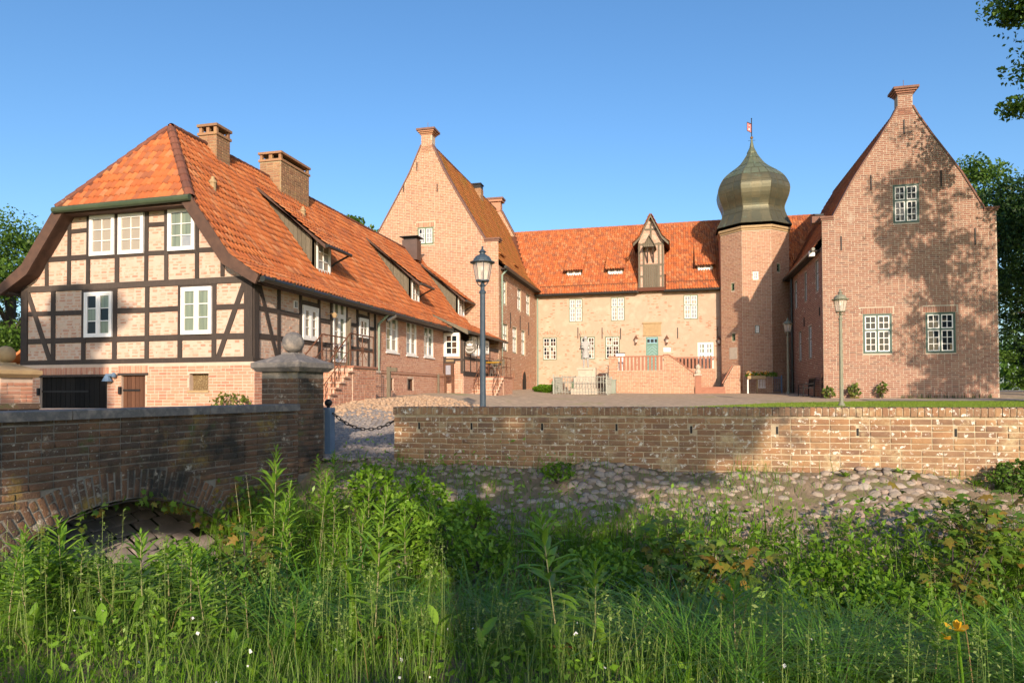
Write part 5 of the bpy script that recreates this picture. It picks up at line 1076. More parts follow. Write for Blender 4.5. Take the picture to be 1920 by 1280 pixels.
CB.add([(-.5, -.5, -.5), (.5, -.5, -.5), (.5, .5, -.5), (-.5, .5, -.5), (-.46, -.49, .42), (.46, -.49, .42), (.46, .49, .42), (-.46, .49, .42), (-.42, -.46, .5), (.42, -.46, .5), (.42, .46, .5), (-.42, .46, .5)], [(3, 2, 1, 0), (0, 1, 5, 4), (1, 2, 6, 5), (2, 3, 7, 6), (3, 0, 4, 7), (4, 5, 9, 8), (5, 6, 10, 9), (6, 7, 11, 10), (7, 4, 8, 11), (8, 9, 10, 11)])
cme = CB.mesh('coping_brick', MM['brick_old'])
while x < WX1:
    w_ = .088+rr.uniform(-.006, .006); M = frame_m((x+w_/2, YW+.18, WZT-.062+rr.uniform(-.004, .004)), Vector((1, rr.uniform(-.02, .02), rr.uniform(-.02, .02))).normalized(), (0, 1, 0), (0, 0, 1), w_-.012, .42+rr.uniform(-.01, .012), .125); link_m('coping_brick', cme, gw, M); x += w_
# ================================================================== bridge with parapet, gate pillars
BA = R(8.5); BD = Vector((math.sin(BA), math.cos(BA), 0)); BN = Vector((BD.y, -BD.x, 0))
PB = Vector(onz(559, 757, 1.52)); PB.z = 0                       # arris where parapet meets pillar
bridge = thing('stone_bridge', 'old brick bridge over the overgrown moat, dark mossy parapet with stone coping and low arch', 'bridge', PB-BD*3)
fb = Face(PB, BD, BN, [(0, 0), (1, 0), (1, 1), (0, 1)])
def bat(px, py): return fb.at(px, py)
SA, SB = -9.0, 0.0; ZC = 1.52; ac = bat(240, 935); sc_, zc_ = ac[0]-.05, ac[1]; al = bat(30, 1012); ar = bat(385, 978)
hwA = 1.75; rise = .75; RA = (hwA*hwA+rise*rise)/(2*rise); cz = zc_-RA
arcz = lambda s: cz+math.sqrt(max(0, RA*RA-(s-sc_)**2))
BW = 6.3
mb = MB(); n = 24; S_ = [sc_-hwA+2*hwA*k/n for k in range(n+1)]
mb.poly([fb.p(SA, -1.5), fb.p(sc_-hwA, -1.5), fb.p(sc_-hwA, ZC-.11), fb.p(SA, ZC-.11)]); mb.poly([fb.p(sc_+hwA, -1.5), fb.p(.7, -1.5), fb.p(.7, ZC-.11), fb.p(sc_+hwA, ZC-.11)])
for a, c in zip(S_, S_[1:]): mb.poly([fb.p(a, arcz(a)), fb.p(c, arcz(c)), fb.p(c, ZC-.11), fb.p(a, ZC-.11)]); mb.poly([fb.p(a, arcz(a)), fb.p(a, arcz(a), -BW), fb.p(c, arcz(c), -BW), fb.p(c, arcz(c))])
for s in (sc_-hwA, sc_+hwA): mb.poly([fb.p(s, -1.5), fb.p(s, arcz(s)), fb.p(s, arcz(s), -BW), fb.p(s, -1.5, -BW)])
mb.poly([fb.p(SA, ZC-.11, -.42), fb.p(.0, ZC-.11, -.42), fb.p(.0, .4, -.42), fb.p(SA, .4, -.42)]); mb.poly([fb.p(SA, ZC-.11), fb.p(0, ZC-.11), fb.p(0, ZC-.11, -.42), fb.p(SA, ZC-.11, -.42)])
core = mb.build('wall_core', MM['mortar_bridge'], bridge)
# deck rises a little over the arch; far parapet
mb = MB(); mb.poly([fb.p(SA, .60, -.42), fb.p(.7, .60, -.42), fb.p(.7, .60, -BW+.42), fb.p(SA, .60, -BW+.42)]); mb.build('deck', MM['cobble'], bridge)
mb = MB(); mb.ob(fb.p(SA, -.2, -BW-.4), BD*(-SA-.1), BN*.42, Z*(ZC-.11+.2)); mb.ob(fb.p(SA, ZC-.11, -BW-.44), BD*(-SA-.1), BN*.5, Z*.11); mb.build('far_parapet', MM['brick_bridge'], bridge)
ringw = .36; 
jobs = []; k = 0; z = -.75; c = .088; L = .27
rr = random.Random(11)
while z < ZC-.13:
    s = math.floor(SA/L)*L-(L/2 if k % 2 else 0)
    while s < .0:
        ln = L if rr.random() < .8 else L/2; a, b_ = max(s, SA), min(s+ln, 0.0); s += ln; m_ = (a+b_)/2; dd = math.hypot(m_-sc_, z+c/2-cz)
        if b_-a < .07 or (abs(m_-sc_) < hwA+.45 and dd < RA+ringw+.02) : continue
        an = rr.uniform(-.015, .015); jobs.append((frame_m(fb.p(m_, z+c/2+rr.uniform(-.004, .004)), BD*math.cos(an)+Z*math.sin(an), BN, Z*math.cos(an)-BD*math.sin(an), b_-a-.017, .013+rr.uniform(-.007, .009), c-.017+rr.uniform(-.005, .004)), rr.randrange(6)))
    z += c; k += 1
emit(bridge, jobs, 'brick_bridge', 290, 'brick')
aw = math.asin(min(1, hwA/RA))+.06; jobs = []; nv = int(2*aw*RA/.082)
for k in range(nv):
    a = -aw+2*aw*(k+.5)/nv; rv = Vector((0, 0, 0))+BD*math.sin(a)+Z*math.cos(a); tv = BD*math.cos(a)-Z*math.sin(a); w_ = 2*aw*RA/nv
    for r0, r1 in ((.01, .24), (.25, ringw)) if k % 2 else ((.01, .12), (.13, ringw)):
        ctr = fb.O+BD*sc_+Z*(cz-fb.O.z)+rv*(RA+(r0+r1)/2); jobs.append((frame_m(ctr, tv, BN, rv, w_-.02, .010+rr.uniform(-.006, .007), r1-r0-.008), rr.randrange(6)))
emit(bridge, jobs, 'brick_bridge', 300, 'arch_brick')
s = SA
for s1_ in (-7.4, -5.6, -3.87, -1.9, 0.0):
    mb = MB(); q = .0; P0 = fb.p(s+.006, ZC-.11, .05); mb.prism([P0, fb.p(s1_-.006, ZC-.11, .05), fb.p(s1_-.006, ZC-.018, .05), fb.p(s1_-.006, ZC, .02), fb.p(s1_-.006, ZC, -.45), fb.p(s+.006, ZC, -.45), fb.p(s+.006, ZC, .02), fb.p(s+.006, ZC-.018, .05)][:2]+[fb.p(s1_-.006, ZC-.012, .05), fb.p(s+.006, ZC-.012, .05)], -BN*.50); 
    mb.add([fb.p(s+.006, ZC-.012, .05), fb.p(s1_-.006, ZC-.012, .05), fb.p(s1_-.006, ZC, .03), fb.p(s+.006, ZC, .03), fb.p(s1_-.006, ZC, -.43), fb.p(s+.006, ZC, -.43)], [(0, 1, 2, 3), (3, 2, 4, 5)]); mb.build('coping_stone', MM['stone_cap'], bridge); s = s1_
# stone apron under the arch
apron = []; rr = random.Random(4)
sl = lambda s: -.75+.42*(s-(sc_-hwA))
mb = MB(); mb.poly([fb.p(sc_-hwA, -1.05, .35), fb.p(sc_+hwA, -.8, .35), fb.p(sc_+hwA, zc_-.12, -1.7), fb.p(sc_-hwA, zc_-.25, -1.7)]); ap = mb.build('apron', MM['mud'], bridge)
for iu in range(10):
    for iv in range(11):
        s = sc_-hwA+.05+iu*.34+(iv % 2)*.15; t = .1+iv*.19; f_ = t/2.05; q_ = (s-sc_+hwA)/(2*hwA); zz = (-1.05+.25*q_)*(1-f_)+(zc_-.25+.13*q_)*f_; P0 = fb.p(s, zz+.02, .35-t); uu = BD+Z*.07; vv = (-BN+Z*.6).normalized(); nn = uu.cross(vv).normalized(); nn = nn if nn.z > 0 else -nn
        V_, F_ = BV[rr.randrange(6)]; me_ = _bm.setdefault(('paver', iu % 3), np_mesh('paving_stone', BV[iu % 6][0], BV[iu % 6][1], mat('apron_stone%d' % (iu % 3), [(.30, .25, .22), (.22, .19, .17)], scale=6, bump=.3) if ('paver', iu % 3) not in _bm else MM['fieldstone'])); link_m('paving_stone', me_, ap, frame_m(P0, uu.normalized(), nn, vv, .30+rr.uniform(-.03, .03), .04+rr.uniform(-.02, .015), .20+rr.uniform(-.02, .015)))
def gate_pillar(c, wdt, dpt, zb, ztop, label, capm, brick, mortar, moss=False):
    """c: near right arris (world xy); faces follow the bridge axis"""
    t = thing('gate_pillar', label, 'gate pillar', (c.x, c.y, zb), group='gate pillars of the bridge')
    o = Vector((c.x, c.y, 0)); mb = MB(); mb.ob(o-BN*wdt+Z*zb, BN*wdt, BD*dpt, Z*(ztop-zb)); sh = mb.build('shaft', MM[mortar], t)
    f1 = Face(o-BN*wdt, BN, -BD, [(0, 0), (1, 0), (1, 1), (0, 1)]); f2 = Face(o, BD, BN, [(0, 0), (1, 0), (1, 1), (0, 1)])
    bricks_obj(sh, f1, brick, zb+.02, ztop-.12, 0, wdt, nobj=140, stretch=.6); bricks_obj(sh, f2, brick, zb+.02, ztop-.12, 0, dpt, nobj=140, stretch=.6)
    mb = MB(); e = -.02; mb.ob(o-BN*(wdt+e)-BD*e+Z*(ztop-.12), BN*(wdt+2*e), BD*(dpt+2*e), Z*.12); mb.build('neck_course', MM['red_stone'], t)
    e0, e1 = .06, .13; ctr = o-BN*wdt/2+BD*dpt/2; mb = MB()
    def sq(h1, h2, z): return [ctr+BN*a*h1+BD*b_*h2+Z*z for a, b_ in ((-1, -1), (1, -1), (1, 1), (-1, 1))]
    R4 = [sq(wdt/2+e0, dpt/2+e0, ztop), sq(wdt/2+e1, dpt/2+e1, ztop+.07), sq(wdt/2+e1, dpt/2+e1, ztop+.15), sq(.14, .14, ztop+.30), sq(.13, .13, ztop+.33)]
    V_ = [p for r_ in R4 for p in r_]; F_ = [(3, 2, 1, 0), (16, 17, 18, 19)]+[(i*4+k, i*4+(k+1) % 4, i*4+4+(k+1) % 4, i*4+4+k) for i in range(4) for k in range(4)]
    mb.add(V_, F_); mb.build('cap', MM[capm], t)
    mb = MB(); r_ = .185; zc2 = ztop+.33+r_*.95; mb.lathe([(max(.004, r_*math.sin(math.pi*k/14)), zc2-r_*math.cos(math.pi*k/14)) for k in range(15)], ctr, 24); mb.build('ball', MM[capm], t, smooth=True)
    return ctr
pt = onp(560, 697, PB, BN); ZP = 2.06
gate_pillar(PB, .76, .66, .35, ZP, 'brick gate pillar with dark stone cap and ball beside the blue bollard', 'stone_cap', 'brick_bridge', 'mortar_bridge')
c2 = PB-BN*(BW-.76)+BD*.1
pr_ = onp(57, 700, PB+BD*.15, BD)-BN*.95; gate_pillar(Vector((pr_.x, pr_.y, 0)), .76, .66, .35, ZP, 'orange brick gate pillar with sandstone cap and ball at the left edge', 'sandstone', 'brick_plinth', 'mortar_plinth')
# ================================================================== bollard and chain
bp = onz(615.5, 853, .56); bol = thing('bollard', 'blue-grey square steel bollard with black ball top beside the gate pillar', 'bollard', bp)
ztb = onp(616, 764, Vector(bp), FW).z
mb = MB(); w_ = .085; mb.ob((bp.x-w_, bp.y-w_, .3), (2*w_, 0, 0), (0, 2*w_, 0), (0, 0, ztb-.3)); mb.ob((bp.x-w_-.006, bp.y-w_-.006, ztb-.05), (2*w_+.012, 0, 0), (0, 2*w_+.012, 0), (0, 0, .04)); mb.build('post', MM['bollard_blue'], bol)
mb = MB(); r_ = .07; zc2 = ztb+.02+r_; mb.tube([(bp.x, bp.y, ztb-.01), (bp.x, bp.y, ztb+.04)], .03, 8); mb.lathe([(max(.003, r_*math.sin(math.pi*k/10)), zc2-r_*math.cos(math.pi*k/10)) for k in range(11)], (bp.x, bp.y, 0), 16); mb.build('ball', MM['iron'], bol, smooth=True)
LK = MB(); pth = []
for k in range(13):
    a = 2*math.pi*k/12; pth.append((.045*math.cos(a)+(.02 if math.cos(a) > 0 else -.02), .024*math.sin(a), 0))
LK.tube(pth, .0085, 6, cap=False); lme = LK.mesh('chain_link', MM['iron'], True)
def chain(a, b_, sag, label):
    a, b_ = Vector(a), Vector(b_); t = thing('chain', label, 'chain', a, group='chains between the gate posts'); n = max(3, int((b_-a).length*1.06/.105))
    for k in range(n):
        q0, q1 = k/n, (k+1)/n; P_ = lambda q: a+(b_-a)*q-Z*(sag*4*q*(1-q)); d_ = (P_(q1)-P_(q0)); x_ = d_.normalized(); y_ = x_.cross(Z).normalized(); z_ = x_.cross(y_)
        if k % 2: y_, z_ = z_, y_
        link_m('link', lme, t, frame_m((P_(q0)+P_(q1))/2, x_, y_, z_, d_.length/.105, 1, 1))
zch = onp(626, 774, Vector(bp), FW).z
pe = onp(739, 782, Vector((WX0, YW+.15, 0)), Vector((0, 1, 0)))
chain((bp.x+.09, bp.y, zch), (WX0+.0, YW+.2, pe.z+.0), .25, 'dark iron chain hanging between the bollard and the wall end')
f2c = PB+BD*.62; chain((bp.x-.09, bp.y, zch), (f2c.x, f2c.y, zch-.13), .06, 'short iron chain between the bollard and the gate pillar')
# ================================================================== street lamps
def street_lamp(base, H, label, pm_, pole_r):
    t = thing('street_lamp', label, 'street lamp', base, group='lantern street lamps in the courtyard')
    h = H; mb = MB(); mb.lathe([(pole_r*2.2, 0), (pole_r*2.2, .05), (pole_r*1.5, .12), (pole_r*1.25, .16), (pole_r*1.15, 1.0), (pole_r*1.0, h-1.15), (pole_r*1.25, h-1.14), (pole_r*1.35, h-1.10), (pole_r*.85, h-1.06), (pole_r*.75, h-.98), (pole_r*1.0, h-.94), (pole_r*.6, h-.88), (pole_r*.9, h-.82)], n=14); mb.build('post', MM[pm_], t, smooth=False, local=True)
    mb = MB(); mb.lathe([(.15, h-.85), (.17, h-.85), (.17, h-.82), (.15, h-.82)], n=8, cap=True)
    for k in range(8): a = math.pi/8+k*math.pi/4; mb.tube([(.155*math.cos(a), .155*math.sin(a), h-.83), (.235*math.cos(a), .235*math.sin(a), h-.40)], .008, 5)
    for k in range(4): a = k*math.pi/2; mb.tube([(.05*math.cos(a), .05*math.sin(a), h-.98), (.12*math.cos(a), .12*math.sin(a), h-.9), (.15*math.cos(a), .15*math.sin(a), h-.83)], .012, 5)
    mb.build('lantern_frame', MM[pm_], t, local=True)
    mb = MB(); mb.lathe([(.148, h-.83), (.225, h-.41)], n=8, a0=math.pi/8, cap=False); mb.build('glass', MM['lamp_glass'], t, local=True)
    mb = MB(); mb.tube([(0, 0, h-.83), (0, 0, h-.6)], .035, 8, 0); mb.lathe([(.03, h-.6), (.045, h-.56), (.035, h-.5), (.005, h-.47)], n=8, m=1); mb.build('bulb', [MM['iron'], MM['white']], t, local=True)
    mb = MB(); mb.lathe([(.245, h-.42), (.30, h-.405), (.30, h-.385), (.23, h-.37), (.21, h-.31), (.16, h-.25), (.09, h-.215), (.065, h-.19), (.065, h-.15), (.095, h-.145), (.07, h-.12), (.035, h-.085), (.018, h-.05), (.028, h-.03), (.02, h-.01), (.004, h)], n=16); mb.build('hood', MM[pm_], t, smooth=False, local=True)
    return t
def lamp_at(px, zb, y_top, px_top, H, label, pm_, pr):
    # base stands on the ground where the ray at px meets the depth given by its height
    Zd = FPX*H/(zb-y_top); d = ray(px, zb); b_ = EYEV+d*Zd; b_.z = court_z(b_.x, b_.y); return street_lamp(b_, EYE+ray(px_top, y_top).z*Zd-b_.z, label, pm_, pr)
lamp_at(905.6, 802, 460, 902, 4.35, 'tall dark blue street lamp with copper-tinted lantern close behind the wall', 'lamp_dark', .062)
lamp_at(1578, 762, 541, 1573.5, 4.35, 'olive street lamp standing on the lawn before the right gable', 'lamp_green', .058)
lamp_at(1478, 738.5, 594, 1475, 4.35, 'olive street lamp beside the stair tower bench', 'lamp_green', .055)
# ================================================================== monument: knight statue on pedestal, iron fence, cabinet
mc = EYEV+ray(1098, 700)*39.5; mx_, my_ = mc.x, mc.y; gz = court_z(mx_, my_)-.02
def mz(py): return EYE+(735-py)/FPX*39.5
st = thing('statue', 'pale grey knight statue holding an upright sword on a stone pedestal', 'statue', (mx_, my_, gz))
mb = MB(); zf = mz(690.5)
for hwx, z0, z1 in ((.78, gz, gz+.35), (.62, gz+.35, mz(708)), (.5, mz(708), mz(706)), (.40, mz(706), mz(694)), (.46, mz(694), zf)): mb.box(mx_-hwx, mx_+hwx, my_-hwx*.8, my_+hwx*.8, z0, z1)
mb.box(mx_+.36, mx_+.60, my_-.2, my_+.3, mz(708), mz(690)); mb.box(mx_-.09, mx_+.05, my_-.33, my_-.32, mz(703), mz(699)); mb.build('pedestal', MM['limestone'], st)
# figure: one skinned body
J = [((0, 0, .92), .16), ((0, 0, 1.15), .15), ((0, -.01, 1.36), .19), ((0, 0, 1.52), .07), ((0, -.01, 1.60), .095), ((0, -.01, 1.74), .09), ((-.22, 0, 1.44), .085), ((-.27, -.06, 1.2), .065), ((-.17, -.24, 1.10), .055), ((.22, 0, 1.44), .085), ((.30, .02, 1.18), .065), ((.22, -.16, 1.02), .055),
     ((-.10, 0, .82), .115), ((-.10, -.03, .48), .085), ((-.09, .0, .1), .06), ((-.11, -.13, .03), .05), ((.10, 0, .82), .115), ((.13, -.04, .48), .085), ((.15, .02, .1), .06), ((.19, -.11, .03), .05)]
Eg = [(0, 1), (1, 2), (2, 3), (3, 4), (4, 5), (2, 6), (6, 7), (7, 8), (2, 9), (9, 10), (10, 11), (0, 12), (12, 13), (13, 14), (14, 15), (0, 16), (16, 17), (17, 18), (18, 19)]
me = bpy.data.meshes.new('figure'); me.from_pydata([p for p, _ in J], Eg, []); me.materials.append(MM['grey_stone'])
fo = link('figure', me, st, local=True, loc=(0, 0, zf-gz)); sk = fo.modifiers.new('skin', 'SKIN')
for i, (_, r_) in enumerate(J): me.skin_vertices[0].data[i].radius = (r_, r_*.85)
me.skin_vertices[0].data[0].use_root = True; ss = fo.modifiers.new('sub', 'SUBSURF'); ss.levels = 2; ss.render_levels = 2
mb = MB(); mb.lathe([(.24, .58), (.22, .72), (.19, .9), (.17, 1.02), (.20, 1.12)], (0, 0, 0), 12, cap=False); mb.build('tunic', MM['grey_stone'], st, local=True, loc=(0, 0, zf-gz), smooth=True)
mb = MB(); mb.lathe([(.11, 1.66), (.125, 1.72), (.10, 1.80), (.03, 1.85)], (0, 0, 0), 10); mb.build('helmet', MM['grey_stone'], st, local=True, loc=(0, 0, zf-gz), smooth=True)
mb = MB(); sx, sy = -.19, -.27; mb.ob((sx-.022, sy, 1.05), (.044, 0, 0), (0, .016, 0), (-.1, 0, .95)); mb.ob((sx-.14, sy-.005, 1.06), (.28, 0, .02), (0, .03, 0), (0, 0, .04)); mb.tube([(sx+.0, sy+.01, 1.06), (sx+.015, sy+.01, .9)], .018, 6); mb.lathe([(.03, .86), (.035, .89), (.01, .91)], (sx+.015, sy+.01, 0), 8); mb.build('sword', MM['iron'], st, local=True, loc=(0, 0, zf-gz))
fx0, fx1, fy0, fy1 = mx_-1.62, mx_+1.36, my_-1.5, my_+1.45; fen = thing('iron_fence', 'pale iron fence with curled bars enclosing the statue pedestal', 'fence', (mx_, my_, gz))
hF = 1.02; fdone = set()
def fence_run(a, b_):
    a, b_ = Vector(a), Vector(b_); n = int((b_-a).length/.16); g0 = court_z(a.x, a.y)
    mb = MB(); 
    for zz in (.10, .62, .92): mb.tube([a+Z*(g0+zz), b_+Z*(g0+zz)], .016, 5)
    mb.build('rail', MM['fence_iron'], fen); d_ = (b_-a)/n; u = d_.normalized()
    for k in range(1, n):
        p = a+d_*k; mb = MB(); mb.tube([p+Z*(g0-.02), p+Z*(g0+hF-(0 if k % 2 else .08))], .014, 5)
        if k < n and k % 2 == 0:
            c = p+d_*.5+Z*(g0+.76); mb.tube([c+u*.055*math.cos(a_*.628)+Z*.08*math.sin(a_*.628) for a_ in range(11)], .009, 4, cap=False)
            c = p+d_*.5+Z*(g0+.2); mb.tube([p+Z*(g0+.3), c, p+d_+Z*(g0+.3)], .009, 4, cap=False)
        mb.build('bar', MM['fence_iron'], fen)
    for p in (a, b_):
        if tuple(p) in fdone: continue
        fdone.add(tuple(p)); mb = MB(); mb.ob(p-Vector((.03, .03, 0))+Z*g0, (.06, 0, 0), (0, .06, 0), Z*(hF+.08)); mb.build('corner_post', MM['fence_iron'], fen)
fence_run((fx0, fy0, 0), (fx1, fy0, 0)); fence_run((fx0, fy0, 0), (fx0, fy1, 0)); fence_run((fx1, fy0, 0), (fx1, fy1, 0)); fence_run((fx0, fy1, 0), (fx1, fy1, 0))
cb = EYEV+ray(1145.5, 735)*40.5; cz_ = court_z(cb.x, cb.y); cab = thing('utility_cabinet', 'grey-green metal cabinet at the right end of the statue fence', 'cabinet', (cb.x, cb.y, cz_))
mb = MB(); mb.box(-.30, .30, -.2, .2, .0, .78, 0); mb.box(-.33, .33, -.23, .23, .78, .84, 0); mb.build('body', MM['cabinet'], cab, local=True); mb = MB(); mb.box(-.27, -.005, -.215, -.2, .06, .72); mb.box(.005, .27, -.215, -.2, .06, .72); mb.build('door', MM['cabinet'], cab, local=True)
# ================================================================== lamps and boards on walls
def wall_lantern(f, px, py, label, rot=0):
    s, z = f.at(px, py); P0 = f.p(s, z, .22); t = thing('wall_lantern', label, 'wall lantern', P0, group='lanterns beside the hall doors'); mb = MB(); mb.tube([f.p(s, z-.1, 0)-P0, f.p(s, z-.25, .12)-P0, f.p(s, z-.28, .22)-P0], .015, 5); mb.build('bracket', MM['iron'], t, local=True)
    mb = MB(); mb.lathe([(.06, -.2), (.11, .05)], n=6, cap=False); mb.build('glass', MM['lamp_glass'], t, local=True)
    mb = MB(); mb.lathe([(.14, .04), (.15, .07), (.05, .2), (.02, .3), (.005, .34)], n=6); mb.lathe([(.03, -.3), (.07, -.26), (.065, -.19)], n=6); mb.build('hood', MM['rust'], t, local=True)
wall_lantern(fH, 1193, 637, 'rusty lantern on the wall left of the green door'); wall_lantern(fH, 1250.5, 637, 'rusty lantern on the wall between the green door and white plaque'); wall_lantern(fH, 1348, 639, 'small lantern in the shaded wall strip beside the stair tower')
s, z = P1.at(207, 705); p0 = P1.p(s, z, .1); t = thing('floodlight', 'blue-grey outdoor floodlight between the two cellar doors', 'floodlight', p0); mb = MB(); mb.lathe([(.03, 0), (.06, .02), (.14, -.14)][::1], n=10, cap=False); mb.build('shade', MM['bollard_blue'], t, local=True); mb = MB(); mb.box(-.02, .22, -.05, .05, .0, .06); mb.lathe([(.05, -.03), (.07, .03), (.02, .09)], (.2, 0, 0), 8); mb.build('bracket', MM['bollard_blue'], t, local=True)
s, z = F2.at(612, 589); p0 = F2.p(s, z, .1); t = thing('outdoor_lamp', 'small outdoor lamp beside the tall window of the house', 'wall lamp', p0); mb = MB(); mb.tube([(-.1, 0, 0), (.15, 0, .02)], .02, 6); mb.lathe([(.05, -.12), (.09, -.02), (.03, .05)], (.18, 0, 0), 10); mb.build('shade', MM['sandstone'], t, local=True)
# ================================================================== signs
p0 = ony(881, 651, 30.35); t = thing('round_sign', 'round grey hanging sign with white crown and lettering on the extension', 'sign', p0)
rs = .31; mb = MB(); mb.lathe([(rs*.97, -.02), (rs, -.012), (rs, .012), (rs*.97, .02)], n=40); o = mb.build('disc', MM['sign'], t, local=True); o.rotation_euler = (R(90), 0, R(8))
mb = MB()
for r_, a0, a1 in ((rs*.86, R(205), R(335)),):
    n = 24
    for k in range(n):
        A_ = [a0+(a1-a0)*(k+q)/n for q in (0, 1)]; mb.prism([(rr_*math.cos(a), rr_*math.sin(a), .02) for rr_, a in ((r_*.80, A_[0]), (r_*.87, A_[0]), (r_*.87, A_[1]), (r_*.80, A_[1]))], (0, 0, .004))
cp_ = [(-.11, .10), (.11, .10), (.14, .17), (.07, .14), (0, .20), (-.07, .14), (-.14, .17)]; mb.prism([(x, y, .02) for x, y in cp_], (0, 0, .004)); mb.prism([(x, y, .02) for x, y in ((-.11, .07), (.11, .07), (.11, .09), (-.11, .09))], (0, 0, .004))
o2 = mb.build('crown_emblem', MM['white'], t, local=True); o2.rotation_euler = o.rotation_euler
fc = bpy.data.curves.new('lettering', 'FONT'); fc.body = 'Jaqueline'; fc.size = .112; fc.align_x = 'CENTER'; fc.shear = .35; fc.extrude = .003; fc.materials.append(MM['white'])
o3 = bpy.data.objects.new('lettering_source', fc); COL.objects.link(o3); bpy.context.view_layer.update(); lm = bpy.data.meshes.new_from_object(o3.evaluated_get(bpy.context.evaluated_depsgraph_get())); bpy.data.objects.remove(o3); o3 = bpy.data.objects.new('lettering', lm); COL.objects.link(o3); o3.parent = t; o3.rotation_euler = (R(90), 0, R(8)); o3.location = (-.004, -.024, -.045); o3.scale = (.9, 1, 1)
mb = MB(); mb.tube([(XE+.03-p0.x, .03, .36), (rs*.6, .03, .36)], .015, 6); mb.tube([(XE+.03-p0.x, .03, -.36), (0, .03, -.36), (0, .03, -.3)], .012, 6); mb.build('bracket', MM['iron'], t, local=True)
gy = lambda x, y: court_z(x, y)
def on_ground(px, y): p = ony(px, 740, y); return Vector((p.x, y, court_z(p.x, y)))
p0 = on_ground(842, 29.2); t = thing('notice_board', 'dark wooden notice board on two posts with pale poster under the white window', 'notice board', p0)
zb_ = ony(842, 704, 29.2).z-p0.z; zt2 = ony(842, 683, 29.2).z-p0.z
for x in (-.17, .17): mb = MB(); mb.box(x-.045, x+.045, -.045, .045, -.1, zt2); mb.build('post', MM['brown_door'], t, local=True)
mb = MB(); mb.box(-.22, .22, -.07, .05, zb_-.03, zt2+.05); mb.build('case', MM['brown_door'], t, local=True); mb = MB(); mb.box(-.13, .10, -.08, -.07, zb_+.04, zt2-.04); mb.build('poster', MM['paper'], t, local=True)
mb = MB(); mb.box(.15, .24, -.05, .05, -.1, zb_+.05); mb.build('post', MM['rust'], t, local=True)
p0 = FE.at(845, 675.5); t = thing('menu_sign', 'small carved wooden board right under the white extension window', 'sign', FE.p(p0[0], p0[1], .06)); mb = MB(); mb.box(-.24, .24, -.02, .02, -.14, .1, 0); mb.build('board', MM['timber'], t, local=True); mb = MB()
for k in range(7): mb.box(-.2+k*.055, -.165+k*.055, -.028, -.02, -.06, .03)
mb.build('lettering', MM['sandstone'], t, local=True)
p0 = on_ground(822, 28.8); t = thing('wooden_post', 'short weathered wooden post left of the notice board', 'post', p0); mb = MB(); mb.lathe([(.055, -.1), (.055, ony(822, 703, 28.8).z-p0.z), (.03, ony(822, 702, 28.8).z-p0.z+.03)], n=8); mb.build('post', MM['grey_wood'], t, local=True)
p0 = on_ground(729, 21.6); t = thing('signpost', 'weathered wooden signpost with small side arm before the brick house wall', 'signpost', p0); hz = ony(730, 687, 21.6).z-p0.z; mb = MB(); mb.box(-.06, .06, -.05, .05, -.1, hz); mb.build('post', MM['grey_wood'], t, local=True); mb = MB(); mb.box(.04, .30, -.03, .03, hz-.16, hz-.04); mb.build('arm_board', MM['grey_wood'], t, local=True)
# ================================================================== bench, flower trough, railing, table and chairs
p0 = on_ground(1511, 37.2); p0.x = XR-.55; p0.z = court_z(p0.x, p0.y); t = thing('park_bench', 'black slatted bench in the shade of the right wing wall', 'bench', p0)
for x in (-.72, .72):
    mb = MB(); mb.tube([(.25, x, 0), (.25, x, .45), (.3, x, .9)], .03, 6); mb.tube([(-.25, x, 0), (-.22, x, .62), (.25, x, .65)], .03, 6); mb.build('leg', MM['iron'], t, local=True)
for k in range(5): mb = MB(); mb.box(-.25+k*.11, -.16+k*.11, -.8, .8, .43, .46); mb.build('seat_slat', MM['black'], t, local=True)
for k in range(11): mb = MB(); y = -.75+k*.15; mb.ob((.26, y-.03, .5), (0, .06, 0), (.02, 0, 0), (.05, 0, .38)); mb.build('back_slat', MM['black'], t, local=True)
mb = MB(); mb.ob((.28, -.8, .86), (0, 1.6, 0), (.04, 0, 0), (0, 0, .08)); mb.build('top_rail', MM['black'], t, local=True)
p0 = EYEV+ray(1418, 737)*41.0; p0.z = court_z(p0.x, p0.y); t = thing('flower_trough', 'wooden flower trough on posts full of orange and yellow flowers by the tower', 'planter', p0)
hT = EYE+(735-706.)/FPX*41-p0.z
mb = MB(); mb.box(-.50, .52, -.18, .18, hT-.2, hT); mb.build('trough', MM['sandstone'], t, local=True)
for x in (-.48, .06): mb = MB(); mb.box(x-.035, x+.035, -.1, .1, -.05, hT-.2); mb.build('leg', MM['white' if x < 0 else 'sandstone'], t, local=True)
mb = MB()
for k in range(5): x = .12+k*.09; mb.box(x, x+.03, -.02, .02, .35, hT-.22)
mb.box(.1, .55, -.02, .02, .33, .37); mb.build('slat', MM['white'], t, local=True)
def leaf_cloud(n, fpos, size, rng, asp=.5):
    P_ = np.array([fpos() for _ in range(n)]) if callable(fpos) else fpos
    n = len(P_); a = rng.normal(size=(n, 3)); a /= np.linalg.norm(a, axis=1)[:, None]; b_ = rng.normal(size=(n, 3)); b_ -= (b_*a).sum(1)[:, None]*a; b_ /= np.linalg.norm(b_, axis=1)[:, None]
    s = (size*(.6+.8*rng.random(n)))[:, None]; c = np.cross(a, b_)*.15*s
    V = np.stack([P_-a*s*.5, P_+b_*s*asp*.5+c, P_+a*s*.5, P_-b_*s*asp*.5+c], 1).reshape(-1, 3); F = np.arange(4*n).reshape(n, 4); return V, F
rg = np.random.default_rng(5)
V, F = leaf_cloud(500, np.stack([rg.uniform(-.6, 1.2, 500), rg.uniform(-.2, .2, 500), hT+rg.uniform(-.05, .2, 500)], 1), .12, rg); link('foliage', np_mesh('foliage', V, F, MM['grass']), t, local=True)
